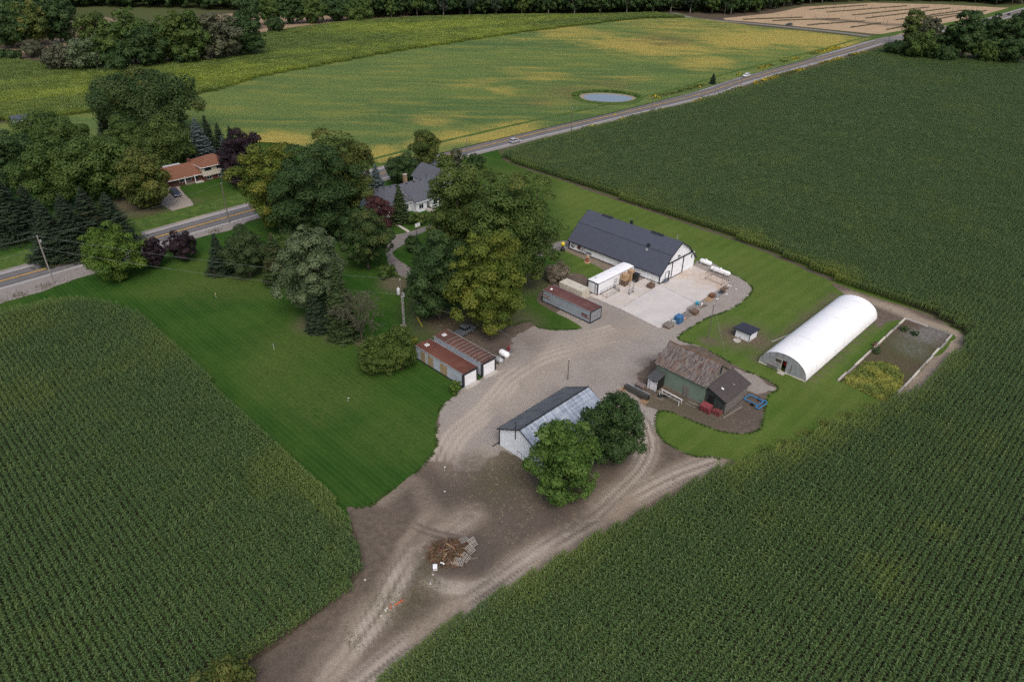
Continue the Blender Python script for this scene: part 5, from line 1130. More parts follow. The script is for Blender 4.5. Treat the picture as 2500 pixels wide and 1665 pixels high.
# ------------------------------------------------ pump house
ph = empty('pump_house', G(1827.7, 836.0), RZ, 'tiny white pump house with dark sloping roof on the east lawn', 'shed')
poly_obj('wall', [([(0, 0, .15), (3.05, 0, .15), (3.05, 0, 1.62), (0, 0, 1.86)], (0, 3.1, 0))], WHITE, ph); boxes('footing', [((1.52, 1.55, .08), (3.1, 3.15, .16))], CONC_S, ph)
slab(MB(), [(-.35, -.3, 1.92), (3.4, -.3, 1.63), (3.4, 3.45, 1.63), (-.35, 3.45, 1.92)], .09).build('roof', shingle('pump_roof', (.036, .040, .060)), ph); boxes('fascia', [((-.37, 1.57, 1.91), (.08, 3.8, .2))], TRIM, ph)
for c in ((-.02, -.02), (-.02, 3.0), (3.06, -.02)): boxes('corner_trim', [((c[0], c[1], 1.0), (.10, .10, 1.62))], TRIM, ph)
boxes('tap', [((-.06, 1.9, .35), (.1, .12, .25))], GREYM, ph)
wc = G(1799, 832); o = MB().lathe([(.75, 0), (.75, .14), (.70, .17)], n=28); tag(o.build('well_cap', CONC_S, loc=wc), 'round concrete well cap beside the pump house', 'well cap')
# ------------------------------------------------ hoop house
hh = empty('hoop_house', G(1966.2, 933.0), RZ, 'long hoop house under white plastic on the east lawn', 'greenhouse'); hw, hl, hz = 8.95, 31.8, 3.65
POLYF = Mat('white_film', .42, .4); POLYF.b.inputs['Subsurface Weight'].default_value = 0; POLYF.col(POLYF.mix(POLYF.math('MULTIPLY', POLYF.ramp(POLYF.noise(.8, 5, .7, POLYF.co((.9, .25, .25))), .52, .75), .35), POLYF.mix(POLYF.ramp(POLYF.noise(.15, 3), .3, .7), (.78, .80, .84), (.85, .86, .89)), (.58, .58, .57))); wv = POLYF.noise(1.2, 2, vec=POLYF.co((.8, .1, .1))); POLYF.bump(wv, .12, .1)
ar = [(hw/2-hw/2*math.cos(t), max(0, hz*math.sin(t)**.88)) for t in np.linspace(0, math.pi, 25)]
mb = MB(); nx = 27
for i in range(nx+1):
    x = hl*i/nx
    for y, z in ar: mb.v.append((x, y, z*(1-.012*(i % 2))))
for i in range(nx):
    for j in range(24): mb.f.append((i*25+j, (i+1)*25+j, (i+1)*25+j+1, i*25+j+1)); mb.m.append(0)
mb.build('film_cover', POLYF.m, hh, True)
m = Mat('weathered_ply', .9, .15); n = m.noise(1.6, 5, .7, m.co((1, 1, .35))); f = m.noise(.5, 3); m.col(m.mix(m.ramp(f, .35, .65), m.mix(m.ramp(n, .35, .65), (.17, .18, .19), (.34, .36, .38)), m.mix(m.ramp(n, .35, .65), (.30, .34, .38), (.20, .20, .19)))); PLY = m.m
endw = empty('end_wall'); endw.parent = hh
ys = [0, 1.22, 2.44, 3.95, 4.75, 4.85, 6.05, 7.3, 8.3, hw]
zat = lambda y: np.interp(y, [a for a, b in ar], [b for a, b in ar])
for i in range(len(ys)-1):
    a, b = ys[i]+.012, ys[i+1]-.012; top = [(.06, y, max(.15, zat(y)-.04)) for y in np.linspace(b, a, 7)]; zb = .14
    if i == 3: zb = 2.32
    if i == 5: zb = 2.30
    if min(t[2] for t in top) > zb: poly_obj('plywood_panel', [([(.06, a, zb), (.06, b, zb)]+top, (.05, 0, 0))], PLY, endw)
    elif max(t[2] for t in top) > zb: poly_obj('plywood_panel', [([(.06, a, zb), (.06, b, zb)]+[t for t in top if t[2] > zb+.02], (.05, 0, 0))], PLY, endw)
boxes('window_board', [((.08, 5.45, .75), (.05, 1.16, 1.25))], PLY, endw); w_ = boxes('window', [((.09, 5.45, 1.88), (.03, 1.1, .85))], simple('dusty_glass', (.06, .065, .055), (.09, .07, .065), 2, .3), endw); boxes('window_frame', [((.05, 5.45, 2.31), (.06, 1.2, .07)), ((.05, 5.45, 1.43), (.06, 1.2, .07)), ((.05, 4.84, 1.35), (.06, .08, 2.5))], CREAM, w_)
boxes('sill', [((.0, hw/2, .08), (.16, hw, .14))], CREAM, endw); boxes('dark_interior_panel', [((4.0, 4.3, 1.2), (.1, 4.0, 2.2))], BLACK, hh)  # black panel added inside the hoops to stand for the dim interior
boxes('door_leaf', [((.03, 3.0, 1.1), (.05, .10, 2.0))], GREYM, endw)
poly_obj('rear_wall', [([(hl-.06, y, z) for y, z in ar if z > .02], (-.04, 0, 0))], PLY, hh)
for i in range(0, 9): MB().tube([(.4+i*3.87, y, z-.05) for y, z in ar[1:-1]], .03, 4).build('hoop', STEEL, hh)
boxes('base_board', [((hl/2, -.03, .12), (hl, .05, .24)), ((hl/2, hw+.03, .12), (hl, .05, .24))], OLDWOOD, hh)
bpy.context.view_layer.update()
o = MB().lathe([(.05, -.12), (.38, -.10), (.5, 0), (.38, .10), (.05, .12)], n=18, axis='X'); tag(o.build('red_machine', simple('tractor_red', (.35, .02, .015), (.25, .02, .015), 3, .5), loc=hh.matrix_world @ Vector((.9, 4.35, 1.25)), rz=RZ), 'red round machine standing in the hoop house doorway', 'machine')
# ------------------------------------------------ farmhouse
F0 = G(860+420/4.708, 380+705/4.708); fh = empty('farmhouse', F0, RZ, 'white farmhouse with blue grey shingle roofs among the trees', 'house'); HW = siding('house_siding', (.62, .65, .70), .08, 5, 'Z')
def gable_x(root, x0, x1, y0, y1, e, r, wallm, roofm, ov=.45, names=('wall', 'roof')):
    ym = (y0+y1)/2; poly_obj(names[0], [([(x0, y0, 0), (x0, y0, e), (x0, ym, r-.1), (x0, y1, e), (x0, y1, 0)], (x1-x0, 0, 0))], wallm, root); dz = (r-e)/(ym-y0); R_ = empty(names[1]); R_.parent = root
    slab(MB(), [(x0-ov, y0-ov, e-ov*dz), (x1+ov, y0-ov, e-ov*dz), (x1+ov, ym, r), (x0-ov, ym, r)], .12).build('roof_slope', roofm, R_); slab(MB(), [(x0-ov, y1+ov, e-ov*dz), (x1+ov, y1+ov, e-ov*dz), (x1+ov, ym, r), (x0-ov, ym, r)], .12).build('roof_slope', roofm, R_)
    boxes('fascia', [(((x0+x1)/2, y0-ov-.03, e-ov*dz), (x1-x0+2*ov, .06, .18))], WHITEP, R_); return R_
def gable_y(root, x0, x1, y0, y1, e, r, wallm, roofm, ov=.45, names=('wall', 'roof')):
    xm = (x0+x1)/2; poly_obj(names[0], [([(x0, y0, 0), (x0, y0, e), (xm, y0, r-.1), (x1, y0, e), (x1, y0, 0)], (0, y1-y0, 0))], wallm, root); dz = (r-e)/(xm-x0); R_ = empty(names[1]); R_.parent = root
    slab(MB(), [(x0-ov, y0-ov, e-ov*dz), (x0-ov, y1+ov, e-ov*dz), (xm, y1+ov, r), (xm, y0-ov, r)], .12).build('roof_slope', roofm, R_); slab(MB(), [(x1+ov, y0-ov, e-ov*dz), (x1+ov, y1+ov, e-ov*dz), (xm, y1+ov, r), (xm, y0-ov, r)], .12).build('roof_slope', roofm, R_); return R_
r1 = gable_x(fh, -1.1, 7.0, -.6, 13.0, 2.85, 5.5, HW, SHING2); r2 = gable_x(fh, 7.05, 16.4, -3.0, 11.0, 3.1, 6.1, HW, SHING2); r3 = gable_y(fh, 17.0, 24.2, 1.6, 10.8, 4.9, 7.7, HW, SHING2)
boxes('link_wall', [((16.7, 5, 1.6), (.7, 6, 3.2))], HW, fh)
for x in (1.0, 3.0, 5.2): boxes('roof_vent', [((x, 5.6, 5.5), (.35, .35, .22))], TRIM, r1)
for x in (9.0, 11.5, 13.8): boxes('roof_vent', [((x, 3.4, 6.15), (.35, .35, .22))], TRIM, r2)
ch = boxes('chimney', [((11.0, 6.6, 6.2), (1.0, .7, 2.4))], simple('tan_brick', (.26, .19, .12), (.19, .14, .09), 8), r2); boxes('chimney_cap', [((11.0, 6.6, 7.44), (1.15, .85, .10))], CONC_S, ch); MB().tube([(15.5, 3.0, 6.0), (15.5, 3.0, 7.6)], .06, 6).build('flue', TRIM, r2)
for x, z, w in ((.6, 1.5, 1.5), (3.2, 1.5, 1.4), (5.6, 1.5, 1.3)): window(fh, (x, -.63, z), w, 1.2)
for x in (8.6, 13.5): window(fh, (x, -3.03, 1.55), 1.5, 1.3)
d = boxes('door', [((11.0, -3.04, 1.2), (1.0, .08, 2.1))], GREYM, fh); MB().box((11.35, -3.12, 1.15), (.08, .08, .10)).build('handle', STEEL, d); boxes('corner_board', [((7.0, -3.03, 1.5), (.14, .1, 3.0))], WHITEP, fh)
for k in range(4): boxes('step', [((11.0, -3.5-.35*k, .36-.1*k), (2.2, .36, .72-.2*k))], CONC_S, fh)
for z in (2.0, 5.4): window(fh, (20.6, 1.56, z), 1.1, 1.3)
window(fh, (16.96, 6.5, 2.2), 1.2, 1.3, 'y')
# ------------------------------------------------ brick split-level across the road
K0 = G(400+1260/13.07, 370+940/13.07); bh = empty('brick_house', K0, RZ, 'split level brick house with orange tile roof across the road', 'house')
m = Mat('orange_tiles', .85, .2); s = m.n('SeparateXYZ'); m.t.links.new(m.co(), s.inputs[0]); n = m.noise(2.2, 4, .6); wv = m.math('PINGPONG', m.math('MULTIPLY', m.math('ADD', s.outputs[2], 0), 2.6), .5)
m.col(m.mix(m.ramp(wv, .08, .2), (.12, .055, .035), m.mix(m.ramp(n, .3, .7), (.205, .098, .062), (.165, .078, .05)))); m.bump(wv, .6, .08); TILE = m.m
r1 = gable_x(bh, -9.2, 0, .3, 8.2, 2.75, 4.8, BRICK, TILE, 1.0)
for x in (-5.3, -2.4): MB().box((x, -.55, 1.3), (.16, .16, 2.5)).build('porch_post', WHITEP, bh)
boxes('porch_step', [((-1.4, -.5, .15), (2.4, 1.4, .3))], CONC_S, bh); boxes('stone_planter', [((-4.2, -.4, .25), (2.4, .6, .5))], OLDWOOD, bh); g_ = boxes('garage_door', [((-8.0, .24, 1.15), (1.9, .10, 2.2))], simple('brown_boards', (.09, .05, .04), (.06, .035, .03), 5), bh)
for x, w in ((-6.0, 1.3), (-4.2, 1.9)): window(bh, (x, .26, 1.5), w, 1.3)
d = boxes('door', [((-1.6, .24, 1.2), (.95, .1, 2.1))], TRIM, bh); MB().box((-1.25, .16, 1.1), (.07, .07, .1)).build('handle', STEEL, d)
boxes('lower_wall', [((4.1, 3.2, .75), (8.0, 7.4, 1.5))], BRICK, bh); boxes('upper_wall', [((4.1, 3.0, 3.0), (8.3, 8.3, 2.95))], CREAM, bh)
x0, x1, y0, y1, e, r = -.55, 8.75, -1.7, 7.7, 4.4, 6.5
hip = MB(); a, b, c, d = (x0, y0, e), (x1, y0, e), (x1, y1, e), (x0, y1, e); p, q = (3.2, 2.6, r), (5.4, 2.6, r)
for pts in ((a, b, q, p), (b, c, q), (c, d, p, q), (d, a, p)): MB().prism([Vector(v) for v in pts], (0, 0, -.16)).build('hip_slope', TILE, r1)
boxes('eave_trim', [((4.1, y0-.02, e-.10), (9.4, .08, .16)), ((x0-.02, 3.0, e-.1), (.08, 9.4, .16))], WHITEP, bh)
for x in (1.6, 5.2): window(bh, (x, -1.19, 3.6), 1.9, .95, frame=TRIM)
for x in (1.8, 5.4): window(bh, (x, -.54, .75), 1.6, .8)
ch = boxes('chimney', [((-1.2, 4.6, 5.1), (.9, .8, 1.3))], BRICK, bh); boxes('rear_sunroof', [((-5.5, 6.8, 4.15), (5.0, 2.0, .10))], simple('pale_sheet', (.5, .55, .62), (.4, .45, .52)), bh)
# hint of the far neighbour's roof among the willows
nb = empty('neighbour_shed', G(38, 312), RZ, 'small dark roofed shed peeping between the willows', 'shed'); gable_x(nb, 0, 5, 0, 4, 2.2, 3.6, BOARD, SHING, .3)
# ================================================================== THINGS IN THE YARD
BLUE = simple('blue_paint', (.06, .17, .34), (.04, .12, .26), 4, .5); CYAN = simple('cyan_plastic', (.06, .40, .55), (.04, .3, .45), 3, .4); REDP = simple('faded_red', (.21, .045, .055), (.14, .035, .042), 3, .8)
PALW = simple('pallet_grey', (.30, .28, .26), (.19, .175, .16), 7, .95); BRWOOD = simple('brown_crate_wood', (.17, .115, .085), (.11, .07, .055), 5, .9); TANW = simple('tan_crate_wood', (.45, .31, .19), (.33, .22, .13), 5, .85); ORANGE = simple('orange_plastic', (.55, .14, .05), (.42, .10, .04), 3, .5); YELP = simple('yellow_plastic', (.62, .52, .04), (.5, .42, .04), 3, .4)
def share(root, name, mesh, loc, rot=None):
    o = bpy.data.objects.new(name, mesh); COL.objects.link(o); o.parent = root; o.location = loc
    if rot: o.rotation_euler = rot
    return o
_pm = {}
def pallet_meshes(mat):
    if mat.name not in _pm: _pm[mat.name] = (MB().box((0, 0, 0), (.11, 1.0, .022)).mesh('slat', mat), MB().box((0, 0, 0), (1.2, .06, .09)).mesh('stringer', mat))
    return _pm[mat.name]
def pallet(loc, label, mat=None, rz=RZ, tilt=(0, 0), group=None, sc=1.0):
    r = empty('wooden_pallet', loc, 0, label, 'pallet', group); r.rotation_euler = (Matrix.Rotation(rz, 3, 'Z') @ Matrix.Rotation(tilt[0], 3, 'X') @ Matrix.Rotation(tilt[1], 3, 'Y')).to_euler(); r.scale = (sc, sc, sc)
    a, b = pallet_meshes(mat or PALW)
    for k in range(6): share(r, 'slat', a, (-.55+k*.22, 0, .125))
    for y in (-.46, 0, .46): share(r, 'stringer', b, (0, y, .068))
    for k in range(3): share(r, 'slat', a, (-.54+k*.54, 0, .011))
    return r
_cm = {}
def crate(loc, label, mat, d=(1.2, 1.0, .8), rz=RZ, group=None):
    r = empty('wooden_crate', loc, rz, label, 'crate', group); x, y, z = d; n = max(2, int(z/.2)); k_ = (mat.name, d)
    if k_ not in _cm: _cm[k_] = (MB().box((0, 0, 0), (x, .025, z/n*.78)).mesh('slat', mat), MB().box((0, 0, 0), (.025, y, z/n*.78)).mesh('slat', mat), MB().box((0, 0, 0), (.08, .08, z)).mesh('corner_post', mat), MB().box((0, 0, 0), (x*.94, y*.94, .04)).mesh('crate_top', mat))
    a, b, c, t = _cm[k_]
    for k in range(n):
        for s in (-1, 1): share(r, 'slat', a, (0, s*y/2, z/n*(k+.5))); share(r, 'slat', b, (s*x/2, 0, z/n*(k+.5)))
    for sx in (-1, 1):
        for sy in (-1, 1): share(r, 'corner_post', c, (sx*(x/2-.06), sy*(y/2-.06), z/2))
    share(r, 'top', t, (0, 0, z-.06)); return r
def bframe(x, y, z=0): return barn.matrix_world @ Vector((x, y, z))
def z4(x, y, z=.11): return G(1460+x/13.07, 620+y/13.07, z)
def z5(x, y, z=.04): return G(1600+x/11.2, 690+y/11.2, z)
def frame_tubes(root, name, segs, r, mat):
    for a, b in segs: MB().tube([a, b], r, 5).build(name, mat, root)
# ---- propane tanks
def tank(loc, L, rad, label, name='propane_tank', mat=WHITEP, z=.75, rz=RZ+math.pi/2, dome=True, cat='tank'):
    r = empty(name, loc, rz, label, cat); pf = [(.02, -L/2)]+[(rad*math.sin(t), -L/2+rad*.7*(1-math.cos(t))) for t in (.5, 1.0, 1.57)]+[(rad*math.sin(t), L/2-rad*.7*(1-math.cos(t))) for t in (1.57, 1.0, .5)]+[(.02, L/2)]
    MB().lathe(pf, (0, 0, z), 22, axis='X').build('shell', mat, r, True)
    if dome: d = MB().lathe([(.26, z+rad-.05), (.26, z+rad+.18), (.16, z+rad+.27)], n=14).build('valve_dome', mat, r, True); MB().lathe([(.05, z+rad+.26), (.05, z+rad+.34)], n=8).build('valve', GREYM, d)
    for s in (-1, 1): MB().box((s*L*.3, 0, (z-rad)/2+.08), (.18, rad*1.5, z-rad+.22)).build('saddle', CONC_S, r)
    return r
tank(bframe(16.1, -1.75), 3.1, .55, 'short white propane tank beside the barn corner', rz=RZ+math.pi/2); tank(bframe(14.35, -6.6), 5.0, .55, 'long white propane tank behind the wheeled pipe rack')
# ---- pipe racks and carts
def z7(x, y, z=.11): return G(1600+x/11.775, 580+y/11.775, z)
def rack(name, label, corners, h, mat, rad=.035, mids=2, cross=True, cat='rack', low=None):
    """corners: four ground points in order round the base"""
    o = sum(corners, Vector())/4; r = empty(name, o, 0, label, cat); c = [p-o for p in corners]; up = Vector((0, 0, h))
    for k in range(4): MB().tube([c[k], c[k]+up], rad, 5).build('post', mat, r); MB().lathe([(.07, -.05), (.11, 0), (.07, .05)], c[k]+Vector((0, 0, .1)), 10, axis='Y').build('caster', BLACK, r)
    for k in range(4):
        a, b = c[k], c[(k+1) % 4]
        for z in ([.2, h] if low is None else [.2, h, low]): MB().tube([a+Vector((0, 0, z)), b+Vector((0, 0, z))], rad*.85, 5).build('rail', mat, r)
        if (b-a).length > 2:
            for j in range(1, mids+1): p = a.lerp(b, j/(mids+1)); MB().tube([p+Vector((0, 0, .2)), p+up], rad*.7, 4).build('upright', mat, r)
    if cross: MB().tube([c[0]+Vector((0, 0, .2)), c[1]+up], rad*.7, 4).build('brace', mat, r); MB().tube([c[2]+up, c[3]+Vector((0, 0, .2))], rad*.7, 4).build('brace', mat, r)
    return r
rack('pipe_rack', 'long wheeled pipe rack on the rust stained pad corner', [z7(1430, 1190), z7(1895, 1375), z7(2100, 1265), z7(1640, 1070)], 1.7, simple('pipe_brown', (.16, .11, .075), (.10, .07, .05)))
rack('steel_cart', 'low steel rail cart along the white trailer', [z4(275, 1410), z4(650, 1205), z4(500, 1100), z4(90, 1300)], .95, GREYM, mids=3, cross=False, cat='cart')
rack('steel_cart', 'tall narrow steel cart in front of the pallet crates', [z4(515, 1100), z4(650, 1205), z4(690, 1180), z4(560, 1075)], 2.3, GREYM, mids=0, cross=False, cat='cart', low=1.6)
rack('steel_ladder_rack', 'upright ladder like rack on the pad before the crates', [z4(970, 1290), z4(1100, 1215), z4(1125, 1230), z4(995, 1305)], 2.9, GREYM, mids=0, cross=False, low=1.0)
# ---- crates by the trailer, bin, planter
ca = z4(830, 985); cb = z4(1010, 850)
crate(ca, 'brown slatted crate, lowest of the stack by the tall cart', BRWOOD, (1.45, 1.45, .62)); crate(ca+Vector((0, 0, .63)), 'brown slatted crate, second of the stack by the tall cart', BRWOOD, (1.45, 1.45, .62)); crate(ca+Vector((0, 0, 1.26)), 'tan crate, third of the stack by the tall cart', TANW, (1.4, 1.3, .72)); crate(ca+Vector((.05, 0, 1.99)), 'tan crate topping the stack by the tall cart', TANW, (1.4, 1.3, .66))
for k, nm in enumerate(('bottom', 'second', 'third', 'topmost')): crate(cb+Vector((.03*k, 0, .66*k)), 'pale tan crate, %s of the stack by the black bin' % nm, TANW, (1.15, 1.2, .65))
bn = empty('black_bin', z4(1190, 880), RZ, 'big black lidded bin at the barn wall', 'bin'); MB().add([(-.5, -.5, 0), (.5, -.5, 0), (.5, .5, 0), (-.5, .5, 0), (-.62, -.62, 1.75), (.62, -.62, 1.75), (.62, .62, 1.75), (-.62, .62, 1.75)], [(3, 2, 1, 0), (4, 5, 6, 7), (0, 1, 5, 4), (1, 2, 6, 5), (2, 3, 7, 6), (3, 0, 4, 7)]).build('body', BLACK, bn, bevel=.05); MB().prism([(-.7, -.7, 1.78), (.7, -.7, 1.78), (.7, -.7, 1.88), (0, -.7, 2.05), (-.7, -.7, 1.88)], (0, 1.4, 0)).build('lid', BLACK, bn)
pl = crate(z4(1680, 1060), 'rough brown planter crate with bare twigs at the barn corner', BRWOOD, (1.5, 1.2, .8)); pl.name = 'planter_crate'
tw = MB(); rg = np.random.default_rng(9)
for k in range(26): a, b = rg.uniform(-.6, .6), rg.uniform(-.45, .45); tw.tube([(a, b, .7), (a*1.4+rg.normal(0, .2), b*1.4+rg.normal(0, .2), rg.uniform(1.2, 2.2))], .015, 3)
o = tw.build('twigs', BRWOOD, pl)
def bench(loc, rz, label):
    r = empty('garden_bench', loc, rz, label, 'bench')
    for k in range(4): MB().box((0, -.2+.13*k, .45), (1.6, .10, .04)).build('seat_slat', GB_, r)
    for k in range(3): MB().box((0, .27, .6+.13*k), (1.6, .04, .10)).build('back_slat', GB_, r)
    for sx in (-.7, .7):
        for sy in (-.2, .25): MB().box((sx, sy, .22 if sy < 0 else .45), (.07, .07, .44 if sy < 0 else .9)).build('leg', GB_, r)
    return r
GB_ = simple('slate_paint', (.10, .12, .16), (.07, .085, .115)); bench(bframe(1.6, -.75, .11), RZ, 'slate blue garden bench at the barn front')
# ---- ornaments on the lawn by the barn
r = empty('gas_pump_ornament', G(1373.5, 612), RZ, 'black pedestal with a round yellow top by the barn path', 'ornament'); MB().lathe([(.55, 0), (.6, .35), (.3, .6), (.22, 1.3)], n=12).build('pedestal', BLACK, r, True); MB().lathe([(.1, 1.2), (.45, 1.35), (.55, 1.75), (.42, 2.1), (.1, 2.25)], n=16).build('globe', YELP, r, True)
r = empty('lawn_lighthouse', G(1433.5, 641), RZ, 'small tan and red lighthouse ornament on the barn lawn', 'ornament'); MB().lathe([(.75, 0), (.75, .15), (.4, .2)], n=8).build('plinth', TANW, r); MB().lathe([(.42, .2), (.26, 1.3)], n=8).build('tower', simple('terracotta', (.26, .09, .05), (.2, .07, .04)), r); MB().lathe([(.42, 1.3), (.42, 1.42), (.25, 1.46), (.25, 1.7), (.35, 1.72), (.05, 2.0)], n=8).build('lantern', TANW, r)
# ---- row of clutter along the pad edge
pp = z5(350, 1200); pallet(pp, 'grey pallet under another at the pad corner', BRWOOD, sc=1.55); pallet(pp+Vector((0, 0, .24)), 'middle pallet of the stack at the pad corner', PALW, sc=1.55); pallet(pp+Vector((.05, .05, .48)), 'top pallet of the stack at the pad corner', PALW, sc=1.55)
bx = empty('pale_box', z5(510, 1100), RZ, 'small pale mint box behind the blue crates', 'box'); boxes('body', [((0, 0, .25), (.7, .7, .5))], simple('mint', (.40, .47, .44)), bx); boxes('lid', [((0, 0, .53), (.76, .76, .06))], simple('mint_lid', (.5, .56, .54)), bx)
bb = z5(625, 1085); 
for k in range(3): r = crate(bb+Vector((0, 0, .52*k)), 'blue plastic crate, %s of the stack on the pad edge' % ('bottom', 'middle', 'top')[k], BLUE, (1.6, 1.3, .5)); r.name = 'blue_crate'
boxes_ = MB().box((0, 0, .3), (1.1, .7, .06)).build('pink_board', simple('pink_board', (.48, .34, .30)), loc=z5(780, 1000), rz=RZ); tag(boxes_, 'pale pink board lying next to the blue crates', 'board')
for k, nm in enumerate(('lower', 'upper')): pallet(z5(830, 920)+Vector((0, 0, .22*k)), 'whitish pallet right of the blue crates, %s' % nm, PALW, sc=1.6)
r = empty('scaffold_bench', z5(1000, 745), RZ, 'pale slatted trestle bench along the pad edge', 'bench')
for k in range(5): MB().box((0, -.5+.25*k, .75), (2.6, .12, .05)).build('slat', PALW, r)
for sx in (-1.1, 1.1):
    for sy in (-.45, .45): MB().tube([(sx, sy*1.1, 0), (sx*.9, sy, .74)], .03, 5).build('leg', STEEL, r)
crate(z5(1060, 850), 'dark brown crate in front of the trestle bench', BRWOOD, (1.5, 1.3, .75))
r = empty('cyan_bucket', z5(1135, 630), 0, 'bright cyan bucket on the pad edge', 'bucket'); MB().lathe([(.30, 0), (.42, .85), (.45, .9), (.38, .9)], n=18).build('body', CYAN, r, True); MB().tube([(.43*math.cos(t), 0, .9+.2*math.sin(t)) for t in np.linspace(0, math.pi, 8)], .015, 4).build('handle', STEEL, r)
rg = np.random.default_rng(12)
for k in range(9):
    p = z5(1190+rg.random()*170, 560+rg.random()*130); L = rg.uniform(.6, 1.8); o = MB().box((0, 0, .06+.03*k), (L, .12, .05), tilt=(0, rg.normal(0, .06))).build('scrap_board', [OLDWOOD, RUST, PALW, WHITEP, BRWOOD][k % 5], loc=p, rz=RZ+rg.normal(0, .4)); tag(o, '%s scrap board %s in the loose heap past the cyan bucket' % (('grey', 'rusty', 'pale', 'white', 'brown')[k % 5], 'underneath' if k < 5 else 'on top'), 'board', 'scrap boards past the cyan bucket')
pallet(z5(1455, 470), 'single pale pallet on the gravel by the pad edge', TANW, sc=1.35)
crate(z5(1545, 390), 'rust brown wire crate beside the single pallet', RUST, (1.3, 1.1, .7))
def lowrack(loc, label, mat, L=1.9, W_=1.2, n=6):
    r = empty('slatted_rack', loc, RZ, label, 'rack')
    for k in range(n): MB().box((0, -W_/2+W_*(k+.5)/n, .35), (L, W_/n*.5, .04)).build('slat', mat, r)
    for sx in (-1, 1): MB().box((sx*L*.45, 0, .3), (.06, W_, .06)).build('rail', mat, r); MB().box((sx*L*.45, 0, .14), (.06, .06, .28)).build('leg', mat, r)
    return r
lowrack(z5(1690, 370), 'grey slatted rack behind the rust brown crate', STEEL); lowrack(z5(1800, 300), 'black slatted rack near the far pad corner', BLACK); lowrack(z5(1880, 200), 'rusty slatted rack nearest the far pad corner', RUST)
for k, (x, y) in enumerate(((2000, 80), (2060, 110), (2205, 185), (1940, 325), (1690, 450))): o = MB().box((0, 0, .08), (.5, .16, .12), rz=k*.8).build('white_offcut', WHITEP, loc=z5(x, y)); tag(o, 'small white offcut lying on the gravel by the pad', 'offcut', 'white offcuts on the gravel')
